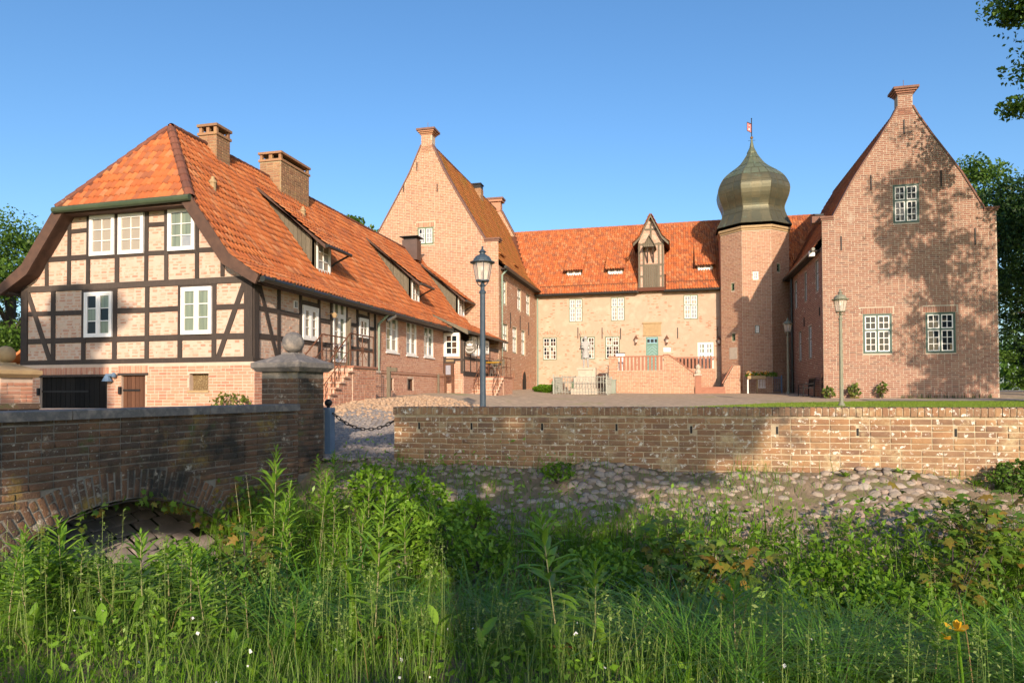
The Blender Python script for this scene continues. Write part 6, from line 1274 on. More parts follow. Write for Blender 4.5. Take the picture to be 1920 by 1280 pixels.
V, F = leaf_cloud(160, np.stack([rg.uniform(-.55, .7, 160), rg.uniform(-.2, .1, 160), hT+rg.uniform(.05, .27, 160)], 1), .10, rg, 1.); link('flowers', np_mesh('flowers', V, F, MM['orange_flower']), t, local=True)
p0 = EYEV+ray(1448, 737)*42.0; p0.z = court_z(p0.x, p0.y); t = thing('low_railing', 'grey metal railing between the flower trough and the tower lamp', 'railing', p0); mb = MB(); mb.tube([(-.9, 0, .95), (.55, 0, .95)], .025, 6); mb.tube([(-.9, 0, .15), (.55, 0, .15)], .02, 6); mb.build('rail', MM['bollard_blue'], t, local=True)
for k in range(13): mb = MB(); x = -.88+k*.115; mb.tube([(x, 0, .15), (x, 0, .95)], .012, 5); mb.build('bar', MM['bollard_blue'], t, local=True)
for x in (-.9, .55): mb = MB(); mb.box(x-.03, x+.03, -.03, .03, -.1, 1.1); mb.build('post', MM['bollard_blue'], t, local=True)
zpl = 2.48
t = thing('cafe_table', 'small table with yellow top on the railed extension landing', 'table', (-8.95, 33.5, zpl)); mb = MB(); mb.box(-.4, .4, -.4, .4, .70, .74); mb.build('table_top', MM['yellow'], t, local=True)
for sx in (-.3, .3):
    for sy in (-.3, .3): mb = MB(); mb.tube([(sx, sy, 0), (-sx*.6, sy, .7)], .015, 5); mb.build('leg', MM['rail_steel'], t, local=True)
def chair(x, y, label):
    t = thing('garden_chair', label, 'chair', (x, y, zpl), group='garden chairs on the landing')
    mb = MB(); mb.box(-.2, .2, -.2, .2, .43, .46); mb.build('seat', MM['grey_wood'], t, local=True); mb = MB(); mb.box(-.2, .2, .17, .2, .55, .88); mb.build('backrest', MM['grey_wood'], t, local=True)
    for sx in (-.18, .18):
        for sy in (-.18, .18): mb = MB(); mb.tube([(sx, sy, 0), (sx, sy, .45 if sy < 0 else .9)], .012, 5); mb.build('leg', MM['rail_steel'], t, local=True)
chair(-9.15, 34.05, 'folding chair behind the yellow table'); chair(-8.6, 32.95, 'folding chair at the front of the yellow table')
p0 = Vector((ony(1163, 680, YT+1.2).x, YT+1.2, 3.03)); t = thing('a_frame_board', 'white folding sign board standing behind the terrace balustrade', 'sign board', p0); mb = MB(); mb.ob((-.28, -.2, 0), (.56, 0, 0), (0, .03, 0), (0, .18, 1.15)); mb.build('panel', MM['white'], t, local=True); mb = MB(); mb.ob((-.28, .2, 0), (.56, 0, 0), (0, .03, 0), (0, -.18, 1.15)); mb.build('rear_panel', MM['timber'], t, local=True); mb = MB(); mb.ob((-.32, -.03, 1.13), (.64, 0, 0), (0, .06, 0), (0, 0, .05)); mb.build('top_rail', MM['timber'], t, local=True)
# plank fence and shed roof left of the house
p0 = ony(35, 690, 22.5); t = thing('shed', 'small shed with tiled roof half hidden behind the left gate pillar', 'shed', p0); mb = MB(); a_, b2 = ony(38, 655, 22.5)-p0, ony(4, 682, 22.5)-p0; mb.prism([tuple(a_), tuple(b2), tuple(b2-Z*.12), tuple(a_-Z*.12)], (0, 3, 0)); mb.build('roof', MM['tile_house'], t, local=True); mb = MB(); mb.box(b2.x+.1, a_.x, .1, 2.8, -1.5, b2.z-.02); mb.build('wall', MM['grey_wood'], t, local=True)
p0 = ony(30, 686, 24.0); t = thing('plank_fence', 'pale upright plank fence glimpsed beside the house corner', 'fence', p0); p0z = 1.2-p0.z
for k in range(9): mb = MB(); x = -.9+k*.18; mb.box(x, x+.15, 0, .03, p0z, .62+random.uniform(-.02, .02)); mb.build('plank', MM['grey_wood'], t, local=True)
# ================================================================== stones: bank of field stones, cobbles, rubble mound
def stone_mesh(seed):
    r = random.Random(seed); n = 8; V = []; F = []
    for k, (rad, z) in enumerate(((1.0, -.25), (.98, .12), (.66, .40))):
        for i in range(n): a = 2*math.pi*i/n; q = rad*(1+r.uniform(-.28, .22)); V.append((.5*q*math.cos(a), .5*q*math.sin(a)*(.9), z*(1+r.uniform(-.15, .15))*.6))
    V.append((r.uniform(-.08, .08), r.uniform(-.08, .08), .30))
    for k in range(2):
        for i in range(n): F.append((k*n+i, k*n+(i+1) % n, (k+1)*n+(i+1) % n, (k+1)*n+i))
    for i in range(0, n, 2): F.append((2*n+i, 2*n+(i+1) % n, 2*n+(i+2) % n, 3*n))
    return V, F
SV = [stone_mesh(s) for s in range(7)]
_sm = {}
def stones(parent, jobs, mname, nobj, name, smooth=True):
    jobs.sort(key=lambda t: depth(t[0].translation)+(1000 if abs((t[0].translation-EYEV).dot(RT)/max(.1, depth(t[0].translation))) > .77 else 0))
    for M, v in jobs[:nobj]:
        if (mname, v) not in _sm: _sm[(mname, v)] = np_mesh('stone_'+mname, SV[v][0], SV[v][1], MM[mname], smooth)
        link_m(name, _sm[(mname, v)], parent, M)
    rest = jobs[nobj:]
    if rest:
        VV = []; FF = []; o = 0
        for v in range(7):
            Ms = [M for M, q in rest if q == v]
            if Ms: a, b_ = stamp(SV[v][0], SV[v][1], Ms); VV.append(a); FF.append(b_+o); o += len(a)
        link(name, np_mesh('stones', np.concatenate(VV), np.concatenate(FF), MM[mname], smooth), parent)['kind'] = 'stuff'
bank = bpy.data.objects['moat_bank']; WO.setdefault('moat_bank', Vector((0, 0, 0))); yard = bpy.data.objects['courtyard']; WO.setdefault('courtyard', Vector((0, 0, 0)))
rr = random.Random(21); jobs = []; y = 10.60
while y > 8.3:
    sz = .112+.055*(10.6-y)/1.5; x = -5.6+rr.uniform(0, .2)
    while x < 8:
        s = sz*rr.uniform(.7, 1.3); xx, yy = x+s/2, y+rr.uniform(-.07, .07); x += s*1.02
        if rr.random() < .05: continue
        z = moat_z(xx, yy); e = .05; n = Vector((-(moat_z(xx+e, yy)-moat_z(xx-e, yy))/(2*e), -(moat_z(xx, yy+e)-moat_z(xx, yy-e))/(2*e), 1)).normalized()
        n = (n+Vector((rr.uniform(-.25, .25), rr.uniform(-.25, .25), 0))).normalized(); u = Vector((math.cos(rr.uniform(-.6, .6)), math.sin(rr.uniform(-.6, .6)), 0)); u = (u-n*u.dot(n)).normalized()
        jobs.append((frame_m((xx, yy, z+rr.uniform(-.032, .006)), u, n.cross(u), n, s*1.22, s*rr.uniform(.85, 1.1), s*rr.uniform(.35, .75)), rr.randrange(7)))
    y -= sz*.82
stones(bank, jobs, 'fieldstone', 300, 'field_stone', False)
jobs = []; y = 10.8
while y < 17.5:
    x = -8.6+rr.uniform(0, .1)
    while x < -3.9:
        s = rr.uniform(.10, .16); xx = x+s/2; x += s+.012; yy = y+rr.uniform(-.015, .015)
        jobs.append((frame_m((xx, yy, court_z(xx, yy)-.012+rr.uniform(-.006, .008)), (math.cos(.1), math.sin(.1), 0), (-math.sin(.1), math.cos(.1), 0), (0, 0, 1), s*1.05, .125, .16), rr.randrange(7)))
    y += .118
jobs = [j for j in jobs if not (PB-BN*.9).x < j[0].translation.x < PB.x+.1 or j[0].translation.y > 11.4]
stones(yard, jobs, 'cobble', 300, 'cobble_stone')
jobs = []
for k in range(1900):
    xx = rr.uniform(-9.3, -6.6); yy = rr.uniform(16.2, 24); 
    if rr.random() > sst(-6.4, -8.2, xx)+.1: continue
    s = rr.uniform(.09, .18); a = rr.uniform(0, 6.28); jobs.append((frame_m((xx, yy, court_z(xx, yy)+rr.uniform(-.03, .012)), Vector((math.cos(a), math.sin(a), rr.uniform(-.3, .3))).normalized(), Vector((-math.sin(a), math.cos(a), 0)), (0, 0, 1), s, s*.8, s*.9), rr.randrange(7)))
MM['rubble'] = mat('rubble', [(.40, .27, .17), (.32, .22, .14)], rnd=[(.40, .26, .16), (.48, .35, .24), (.34, .22, .14)], rmix=.6, scale=6)
stones(yard, jobs, 'rubble', 200, 'rubble_stone')
# ================================================================== vegetation builders
def blades(name, n, sampler, h, w, lean, mname, seed, parent=None, hz=None, kind='stuff', local=False):
    """curved tapering grass blades, one mesh"""
    g = np.random.default_rng(seed); B = sampler(g, n); n = len(B); hh = g.uniform(h[0], h[1], n); ww = g.uniform(w[0], w[1], n); ll = g.uniform(lean[0], lean[1], n); a = g.uniform(0, 2*np.pi, n)
    D = np.stack([np.cos(a), np.sin(a), np.zeros(n)], 1); a2 = a+np.pi/2+g.uniform(-.6, .6, n); Wd = np.stack([np.cos(a2), np.sin(a2), np.zeros(n)], 1); out = []
    T = [0, .3, .62, .85, 1.0]
    for i, t in enumerate(T):
        c = B+D*(ll*hh*t**2)[:, None]; c[:, 2] += hh*(t-.45*np.clip(ll, 0, 1.3)*t**2.6)
        wd = (ww*.5*(1-.15*t-.8*t**3))[:, None]
        if i < 4: out += [c-Wd*wd, c+Wd*wd]
        else: out.append(c)
    V = np.stack(out, 1); F0 = np.array([(0, 1, 3), (0, 3, 2), (2, 3, 5), (2, 5, 4), (4, 5, 7), (4, 7, 6), (6, 7, 8)])
    F = (F0[None]+(np.arange(n)*9)[:, None, None]).reshape(-1, 3)
    o = link(name, np_mesh(name, V.reshape(-1, 3), F, MM[mname], True), parent, local)
    if kind: o['kind'] = kind
    return o
mzv = np.vectorize(moat_z)
def view_region(y0, y1, pad=.4, xlim=None, dens=None, dz=0.):
    def f(g, n):
        y = y0+(y1-y0)*g.random(n); lo, hi = -1.22*y-pad, .60*y+pad+.5; x = lo+(hi-lo)*g.random(n); k = np.ones(n, bool)
        if xlim: k &= (x > xlim[0]) & (x < xlim[1])
        if dens is not None: k &= g.random(n) < dens(x, y)
        k &= ~((x < PB.x+(y-PB.y)*math.tan(BA)-.02) & (y > PB.y-6.5))        # not inside the bridge
        x, y = x[k], y[k]; return np.stack([x, y, mzv(x, y)-.03+dz], 1)
    return f
nz = lambda x, y, s=1.3, p=0: .5+.5*np.sin(x*s+p+1.7*np.sin(y*s*.8))*np.sin(y*s*1.4+p*2)
def tagged(o, label, cat): return tag(o, label, cat)
blades('meadow_grass', 17000, view_region(2.9, 4.9, dens=lambda x, y: .3+.7*nz(x, y, 2.4, 3)), (.10, .40), (.004, .009), (.15, 1.2), 'grass', 1)
blades('meadow_grass', 5500, view_region(2.9, 5.1, dens=lambda x, y: nz(x, y, 1.9)), (.25, .58), (.003, .006), (.1, .6), 'grass_pale', 2)
blades('sedge', 10500, view_region(4.6, 6.6, dens=lambda x, y: .25+.75*nz(x, y, 1.1, 1)), (.55, 1.05), (.007, .014), (.5, 1.5), 'sedge', 3)
blades('moat_grass', 31000, view_region(5.6, 9.3, dens=lambda x, y: .12+.88*nz(x, y, 1.3, 2)**1.6), (.5, 1.1), (.006, .012), (.1, .8), 'grass', 4)
blades('bank_grass', 5000, view_region(9.2, 10.55, dens=lambda x, y: np.clip(1.6*nz(x, y, 1.6, 3)-.9+.9*(x < -2.6)-.3*(x > 2.5), 0, 1)), (.10, .34), (.005, .010), (.1, .8), 'grass', 5)
blades('bank_grass', 4200, view_region(8.9, 10.5, xlim=(-2.6, 7), dens=lambda x, y: np.clip(2.2*nz(x, y, 2.1, 4)-1.1, 0, 1)), (.08, .26), (.005, .009), (.1, .8), 'grass', 19)
blades('bank_grass', 2600, view_region(10.3, 10.66, dens=lambda x, y: np.clip(1.8*nz(x, y, 2.3, 1)-1.0, 0, 1)), (.08, .30), (.004, .009), (.1, .7), 'grass', 6)
def lawn_s(g, n):
    y = g.uniform(22.5, 31.4, n); x = g.uniform(-3.5, 15, n); k = y < np.array([lawn_edge(v) for v in x])-.05; x, y = x[k], y[k]; return np.stack([x, y, np.array([court_z(a, b) for a, b in zip(x, y)])+.005], 1)
blades('lawn_grass', 42000, lawn_s, (.035, .08), (.008, .014), (.2, .9), 'lawn_blade', 7)
# seed heads: fine panicles on stalks
def panicles(name, n, sampler, h, seed):
    g = np.random.default_rng(seed); B = sampler(g, n); n = len(B); VV = []; FF = []; o = 0
    hh = g.uniform(h[0], h[1], n); a = g.uniform(0, 6.28, n); ln = g.uniform(.05, .25, n)
    for i in range(n):
        D = np.array([math.cos(a[i]), math.sin(a[i]), 0]); top = B[i]+D*ln[i]*hh[i]+np.array([0, 0, hh[i]]); wd = np.array([-D[1], D[0], 0])*.0018
        VV += [B[i]-wd, B[i]+wd, top+wd*.5, top-wd*.5]; FF.append((o, o+1, o+2, o+3)); o += 4
        for k in range(26):
            t = g.random(); c = top-(top-B[i])*(t*.26)+g.normal(size=3)*(.006+.028*t); s = .0055; d_ = g.normal(size=3)*s; e_ = g.normal(size=3)*s*.6
            VV += [c-d_, c+e_, c+d_, c-e_]; FF.append((o, o+1, o+2, o+3)); o += 4
    ob_ = link(name, np_mesh(name, np.array(VV), np.array(FF), MM['grass_pale']), None); ob_['kind'] = 'stuff'
panicles('seed_heads', 520, view_region(3.1, 5.2, dens=lambda x, y: .25+.75*nz(x, y, 1.5, 4)), (.45, .85), 8)
# broad-leaved weeds
def weeds(name, n, sampler, hmax, size, mname, seed, asp=.45):
    g = np.random.default_rng(seed); B = sampler(g, n); B[:, 2] += g.random(len(B))**.8*hmax*(.45+.55*nz(B[:, 0], B[:, 1], 2.6, 5)); V, F = leaf_cloud(0, B, size, g, asp); o = link(name, np_mesh(name, V, F, MM[mname]), None); o['kind'] = 'stuff'
weeds('weeds', 9000, view_region(3.1, 4.8, dens=lambda x, y: nz(x, y, 2.2, 6)**1.8), .30, .055, 'herb_leaf', 11)
weeds('weeds', 18000, view_region(6.2, 9.2, dens=lambda x, y: .1+.9*nz(x, y, 1.5, 2)**1.7), .95, .095, 'herb_leaf', 12, .42)
weeds('weeds', 18500, view_region(6.6, 9.3, dens=lambda x, y: (x > .4)*(.35+.65*nz(x, y, 1.4, 7))), .92, .085, 'grass', 13, .45)
weeds('weeds', 9000, view_region(8.0, 9.9, xlim=(-3.2, 3.), dens=lambda x, y: np.clip(1.7*nz(x, y, 1.5, 4)-.35-.5*(y-9), 0, 1)), .62, .07, 'herb_leaf', 18, .5)
weeds('weeds', 8500, view_region(8.4, 10.62, xlim=(-6.6, -1.2), dens=lambda x, y: np.clip(.25+.75*nz(x, y, 2., 1)-.35*np.clip(x+3., 0, 2), 0, 1)), .55, .075, 'herb_leaf', 14, .38)
blades('bank_grass', 5200, view_region(8.6, 10.6, xlim=(-5.5, 2.5), dens=lambda x, y: np.clip(1.9*nz(x, y, 1.9, 6)-.75, 0, 1)), (.16, .5), (.006, .010), (.2, 1.0), 'grass', 29)
weeds('weeds', 2600, view_region(4.6, 6.6, xlim=(-7, -3.2)), .75, .075, 'herb_leaf', 37, .4)
weeds('weeds', 900, view_region(9.8, 10.62, dens=lambda x, y: np.clip(1.9*nz(x, y, 2.9, 2.2)-1.25, 0, 1)), .22, .07, 'herb_leaf', 15, .5)
g = np.random.default_rng(17); S_ = view_region(3.1, 4.2)(g, 60); S_[:, 2] += g.uniform(.12, .4, len(S_)); V, F = leaf_cloud(0, S_, .022, g, 1.); o = link('daisies', np_mesh('daisies', V, F, MM['white'])); o['kind'] = 'stuff'
# tall leafy stalks (rosebay willowherb), each a thing
LV = [(0, 0, 0), (.3, -.085, .03), (.3, .085, .03), (.3, 0, -.005), (.68, -.075, .0), (.68, .075, .0), (.68, 0, -.04), (1, 0, -.16)]
LF = [(0, 3, 1), (0, 2, 3), (1, 3, 6), (1, 6, 4), (3, 2, 5), (3, 5, 6), (4, 6, 7), (6, 5, 7)]
leaf_me = np_mesh('herb_leaf', LV, LF, MM['herb_leaf'], True); dry_me = np_mesh('dry_leaf', LV, LF, mat('dry_leaf', [(.26, .09, .04), (.32, .14, .06)], scale=9, transl=.3, bump=0), True)
def herb_leaves(h, r, dens=1.):
    Ms = []; n = int((26+h*26)*dens); ang = r.uniform(0, 6.28)
    for k in range(n):
        t = .12+.88*(k/(n-1))**.9; ang += 2.4+r.uniform(-.25, .25); ln = (.10+.11*math.sin(math.pi*min(1, t*.95))**.7)*(1-.62*max(0, t-.72)/.28)*r.uniform(.8, 1.15)*(.75+.35*h)
        el = .15+.95*max(0, t-.45)/.55+r.uniform(-.25, .25); el = min(el, 1.25); u = Vector((math.cos(ang)*math.cos(el), math.sin(ang)*math.cos(el), math.sin(el))); v = Vector((-math.sin(ang), math.cos(ang), 0)); Ms.append(frame_m((0, 0, t*h), u, v, u.cross(v), ln, ln*1.05, ln))
    return Ms
def stem_mesh(h, r): mb = MB(); b = r.uniform(-.03, .03); mb.tube([(0, 0, -.05), (b*.5, 0, h*.4), (b*.3, b*.3, h*.75), (0, 0, h)], [.0055, .0048, .0035, .0015], 6); return mb.mesh('herb_stem', MM['herb_stem'], True)
_hv = {}
blades('dry_stalks', 420, view_region(3.2, 9.0, dens=lambda x, y: .3+.7*nz(x, y, 1.7, 8)), (.4, 1.0), (.004, .007), (.05, 1.5), 'dry_stalk', 23)
OV = [(0, 0, 0), (.18, -.13, .03), (.18, .13, .03), (.5, -.2, .05), (.5, .2, .05), (.5, 0, .0), (.82, -.13, .0), (.82, .13, .0), (1.05, 0, -.1)]
OF = [(0, 1, 5), (0, 5, 2), (1, 3, 5), (2, 5, 4), (3, 6, 5), (5, 7, 4), (5, 6, 8), (5, 8, 7)]
def nettle(px, py, Zd):
    top = EYEV+ray(px, py)*Zd; gz_ = moat_z(top.x, top.y); h = max(.3, top.z-gz_); r = random.Random(int(px+py)); t = thing('nettle', 'broad-leaved nettle-like stalk in the green growth below the gate pillar and wall', 'wild plant', (top.x, top.y, gz_), group='nettle-like stalks in the moat'); t.rotation_euler = (r.uniform(-.16, .16), r.uniform(-.16, .16), r.uniform(0, 6.28))
    link('stem', stem_mesh(h, r), t, local=True); Ms = []
    for k in range(int(10+h*9)):
        z = h*(.22+.78*(k+.5)/int(10+h*9)); a = k*1.57+r.uniform(-.3, .3); s = (.15-.09*z/h)*r.uniform(.8, 1.2)
        for b_ in (0, math.pi): el = r.uniform(-.1, .5); u = Vector((math.cos(a+b_)*math.cos(el), math.sin(a+b_)*math.cos(el), math.sin(el))); v = Vector((-math.sin(a+b_), math.cos(a+b_), 0)); Ms.append(frame_m((0, 0, z), u, v, u.cross(v), s, s*1.3, s))
    V, F = stamp(OV, OF, Ms); link('leaves', np_mesh('nettle_leaves', V, F, MM['grass'], True), t, local=True)
def herb(px, py, Zd, label=None, group='leafy willowherb stalks in the moat', split=False, rs=None):
    top = EYEV+ray(px, py)*Zd; gz_ = moat_z(top.x, top.y) if top.y < 10.6 else court_z(top.x, top.y); h = max(.3, top.z-gz_); r = random.Random(int(px*7+py))
    reg = ('leafy upright stalk on the near bank in front of the bridge and moat', 'leafy stalks on the near bank') if Zd < 6 else ('leafy upright stalk in the dense patch below the gate pillar', 'leafy stalks below the gate pillar') if px < 900 else ('leafy upright stalk among the weeds below the garden wall', 'leafy stalks below the garden wall')
    t = thing('willowherb', label or reg[0], 'wild plant', (top.x, top.y, gz_), group=None if label else reg[1]); t.rotation_euler = (r.uniform(-.13, .13), r.uniform(-.13, .13), r.uniform(0, 6.28))
    if split:
        link('stem', stem_mesh(h, r), t, local=True)
        for M in herb_leaves(h, r): M = M @ Matrix.Scale(1.22, 4); o = bpy.data.objects.new('leaf', leaf_me if M.translation.z > .1*h else dry_me); COL.objects.link(o); o.parent = t; o.matrix_local = M
        for k in range(4):
            a = r.uniform(0, 6.28); u = Vector((math.cos(a), math.sin(a), .25)).normalized(); v = Vector((-math.sin(a), math.cos(a), 0)); o = bpy.data.objects.new('leaf', dry_me); COL.objects.link(o); o.parent = t; o.matrix_local = frame_m((0, 0, h*.1), u, v, u.cross(v), .12, .13, .3)
    else:
        v_ = r.randrange(6)
        if v_ not in _hv:
            q = random.Random(v_+50); V, F = stamp(LV, LF, herb_leaves(1.0, q, 1.15)); _hv[v_] = (stem_mesh(1.0, q), np_mesh('herb_leaves', V, F, MM['herb_leaf'], True))
        for nm, me_ in zip(('stem', 'leaves'), _hv[v_]): o = link(nm, me_, t, local=True); sxy = .45+.55*h; o.scale = (sxy, sxy, h)
big = [(700, 985, 4.5, 'tall leafy stalk standing alone in the left centre foreground'), (1050, 955, 4.4, 'tallest leafy stalk in the foreground, right of centre'), (1112, 1048, 4.6, 'leafy stalk just right of the tallest foreground stalk'), (1378, 1088, 4.0, 'pale leafy stalk in front of the maple sapling'), (1745, 1138, 3.9, 'leafy stalk left of the yellow iris flower'), (1862, 1168, 3.9, 'leafy stalk right of the yellow iris flower'), (272, 1000, 4.8, 'tall sunlit leafy stalk before the bridge arch'), (120, 975, 5.2, 'broad bushy leafy stalk at the left before the bridge')]
for a in big: herb(*a[:3], label=a[3], split=True)
for a in [(40, 985, 5.0), (195, 1040, 5.0), (240, 1040, 5.2), (318, 1010, 4.9), (360, 1015, 4.8), (395, 1060, 4.6), (430, 1075, 4.7), (470, 1105, 4.6), (150, 1010, 5.1), (85, 1015, 5.0), (15, 1030, 4.6), (60, 1060, 4.5), (560, 1110, 4.7), (1185, 1105, 4.8), (1640, 1195, 4.1), (1450, 1190, 4.2), (1225, 1110, 5.0), (930, 1130, 4.9), (800, 1150, 4.6),
          (505, 838, 8.8), (545, 872, 8.8), (592, 882, 9), (470, 890, 8), (530, 905, 8.5), (690, 885, 9.3), (722, 868, 9.5), (752, 880, 9.3), (620, 930, 8), (660, 940, 8), (702, 905, 8.6), (582, 960, 7.5), (830, 932, 8.6), (490, 870, 8.4), (520, 930, 7.9), (640, 895, 9.1), (735, 915, 8.8), (780, 925, 8.7), (560, 920, 8.3), (600, 990, 7.2), (640, 1000, 7.2), (690, 960, 7.9), (760, 950, 8.2), (855, 960, 8.2), (545, 990, 7.3), (1290, 960, 8.4), (1180, 985, 8.0), (1100, 960, 8.5), (1010, 985, 8.2), (930, 985, 8.0), (1470, 960, 8.2), (1560, 1000, 7.6), (1640, 1010, 7.4), (1520, 1020, 7.2), (1700, 985, 7.6), (1600, 960, 8.1), (1860, 1000, 7.0), (1480, 1050, 6.6), (1750, 1020, 7.0), (610, 860, 10.2), (628, 845, 10.4), (662, 862, 10.3), (1225, 950, 8.6), (1250, 985, 8.0)]:
    net_n = globals().get('net_n', 0)+1
    if a[2] > 6.5 and net_n % 5 in (1, 3): nettle(a[0], a[1]+12, a[2])
    else: herb(*a)
dock_me = np_mesh('dock_leaf', OV, OF, MM['herb_leaf'], True); rr = random.Random(9)
for px, py, Zd in ((560, 1200, 4.4), (640, 1225, 4.2), (820, 1210, 4.4), (905, 1240, 4.2), (1000, 1225, 4.3), (1130, 1235, 4.2), (1310, 1240, 4.1), (300, 1185, 4.5), (190, 1230, 4.3), (1560, 1235, 4.1), (1690, 1250, 4.0), (60, 1200, 4.4), (440, 1240, 4.2), (1450, 1120, 4.9), (760, 1120, 4.9)):
    p = EYEV+ray(px, py)*Zd; p.z = moat_z(p.x, p.y); t = thing('dock_plant', 'broad-leaved dock plant low among the near bank grass', 'wild plant', p, group='dock plants on the near bank'); k_ = rr.randrange(7, 12)
    for k in range(k_):
        a = k*2.4+rr.uniform(-.4, .4); el = rr.uniform(.35, 1.2); u = Vector((math.cos(a)*math.cos(el), math.sin(a)*math.cos(el), math.sin(el))); v = Vector((-math.sin(a), math.cos(a), 0)); s = rr.uniform(.09, .19); o = bpy.data.objects.new('leaf', dock_me); COL.objects.link(o); o.parent = t; o.matrix_local = frame_m((0, 0, rr.uniform(.0, .22)), u, v, u.cross(v), s, s, s)
g0 = np.random.default_rng(77)
def tus(g, n):
    cx = np.concatenate([g.uniform(-4.5, 1.9, 14), g.uniform(.1, 2.1, 16)]); cyy = g.uniform(3.7, 5.4, 30); i = g.integers(0, 30, n); x = cx[i]+g.normal(0, .05, n); y = cyy[i]+g.normal(0, .05, n); return np.stack([x, y, mzv(x, y)-.03], 1)
blades('arching_grass', 2000, tus, (.55, 1.0), (.006, .011), (.7, 1.6), 'sedge', 78)
# iris clumps with sword leaves
def iris(px, py, Zd, n, label, h=(.6, 1.0)):
    b = EYEV+ray(px, py)*Zd; gz_ = moat_z(b.x, b.y); t = thing('iris_clump', label, 'wild plant', (b.x, b.y, gz_), group='iris clumps in the moat'); r = random.Random(int(px))
    for k in range(n):
        a = r.uniform(0, 6.28); q = (r.uniform(-.16, .16), r.uniform(-.12, .12), 0); hh = r.uniform(*h)+max(0, b.z-gz_)*.3
        def s1(g, m): return np.array([q])
        o = blades('sword_leaf', 1, s1, (hh, hh), (.022, .034), (.05, .5), 'sedge' if k % 3 else 'grass', int(px)*31+k, parent=t, kind=None, local=True)
for a in [(905, 1120, 5.6, 12, 'clump of sword-shaped iris leaves left of the tall stalk'), (985, 1100, 5.4, 9, 'bent iris leaves beside the tallest stalk'), (1248, 1050, 5.8, 14, 'upright iris leaves below the maple sapling'), (1200, 1120, 5.2, 9, 'iris leaves between tall stalks at the right centre'), (515, 1120, 5.6, 7, 'long arching leaves below the dark sapling'), (600, 1060, 6.2, 10, 'fan of long leaves under the gate pillar herbs'), (1300, 1150, 4.9, 9, 'iris leaves at the right centre foreground'), (660, 1180, 4.7, 8, 'narrow iris leaves left of the lone stalk')]: iris(*a)
b = EYEV+ray(1795, 1180)*3.35; gz_ = moat_z(b.x, b.y); t = thing('yellow_iris', 'yellow flag iris flower in the right foreground', 'flower', (b.x, b.y, gz_)); hh = b.z-gz_; mb = MB(); mb.tube([(0, 0, 0), (.02, 0, hh*.6), (0, 0, hh)], .006, 6); mb.build('stem', MM['herb_leaf'], t, local=True)
def pet(name, u, ln, wd, o_=(0, 0, 0)):
    u = Vector(u).normalized(); v = u.cross(Z).normalized() if abs(u.z) < .95 else Vector((1, 0, 0)); n = u.cross(v); o = bpy.data.objects.new(name, PET); COL.objects.link(o); o.parent = t; o.matrix_local = frame_m((o_[0], o_[1], hh+o_[2]), u, v, n, ln*.85, wd*.95, ln*.9)
PET = np_mesh('petal', [(0, 0, 0), (.4, -.4, .08), (.4, .4, .08), (.8, -.45, -.02), (.8, .45, -.02), (1.05, 0, -.15)], [(0, 1, 2), (1, 3, 2), (2, 3, 4), (3, 5, 4)], MM['yellow'])
for k in range(3): a = k*2.09+.4; pet('petal', (math.cos(a), math.sin(a), .25), .07, .05)
for k in range(3): a = k*2.09+1.4; pet('petal', (math.cos(a)*.5, math.sin(a)*.5, 1), .055, .03)
pet('petal', (-.9, -.2, .4), .06, .04, (-.03, 0, -.04)); pet('petal', (-.6, -.4, -.3), .05, .035, (-.03, 0, -.03))
for px, py in ((1010, 1110), (1020, 1135)):
    pass
# maple saplings with separate leaves
ML = [(0, 0, 0), (-.10, -.05, 0), (-.02, -.42, -.06), (.18, -.22, .02), (.45, -.52, -.08), (.52, -.20, .03), (1.0, 0, -.12), (.52, .20, .03), (.45, .52, -.08), (.18, .22, .02), (-.02, .42, -.06), (-.10, .05, 0), (.3, 0, .02)]
MLF = [(12, i, i+1) for i in range(1, 11)]+[(12, 11, 1)]
maple_me = np_mesh('maple_leaf', ML, MLF, MM['maple_leaf'])
dark_me = np_mesh('dark_leaf', ML, MLF, MM['dark_leaf'])
def sapling(px, py, Zd, wx, hz, n, size, label, me_=maple_me, seed=1, nobj=260):
    c = EYEV+ray(px, py)*Zd; gz_ = moat_z(c.x, c.y) if c.y < YW else court_z(c.x, c.y); t = thing('maple_sapling', label, 'sapling', (c.x, c.y, gz_)); r = random.Random(seed); cz_ = c.z-gz_; mb = MB(); tips = []
    for k in range(9):
        a = r.uniform(0, 6.28); e = Vector((math.cos(a)*wx*r.uniform(.3, .9), math.sin(a)*wx*.6*r.uniform(.3, .9), cz_+hz*r.uniform(-.2, .8))); mb.tube([(0, 0, -.1), (e.x*.4, e.y*.4, e.z*.6), tuple(e)], [.012, .008, .003], 5); tips.append(e)
    mb.build('stem', MM['bark'], t, local=True); Ms = []
    for k in range(n):
        e = r.choice(tips); q = r.random(); p = Vector((e.x*(.35+.65*q), e.y*(.35+.65*q), e.z*(.45+.55*q)))+Vector((r.gauss(0, wx*.26), r.gauss(0, wx*.2), r.gauss(0, hz*.22)))
        a = r.uniform(0, 6.28); u = Vector((math.cos(a), math.sin(a), r.uniform(-.7, .15))).normalized(); n_ = Vector((r.gauss(0, .35), -.25+r.gauss(0, .35), 1)).normalized(); v = n_.cross(u).normalized(); s = size*r.uniform(.55, 1.25); Ms.append(frame_m(p, u, v, u.cross(v), s, s, s))
    for M in Ms[:nobj]: o = bpy.data.objects.new('leaf', me_); COL.objects.link(o); o.parent = t; o.matrix_local = M
    if len(Ms) > nobj: V, F = stamp(ML, MLF, Ms[nobj:]); o = link('leaf', np_mesh('leaves', V, F, me_.materials[0]), t, local=True); o['kind'] = 'stuff'
sapling(1312, 1020, 7.2, .62, .42, 420, .13, 'maple sapling with orange-tinged leaves on the bank below the wall', seed=2)
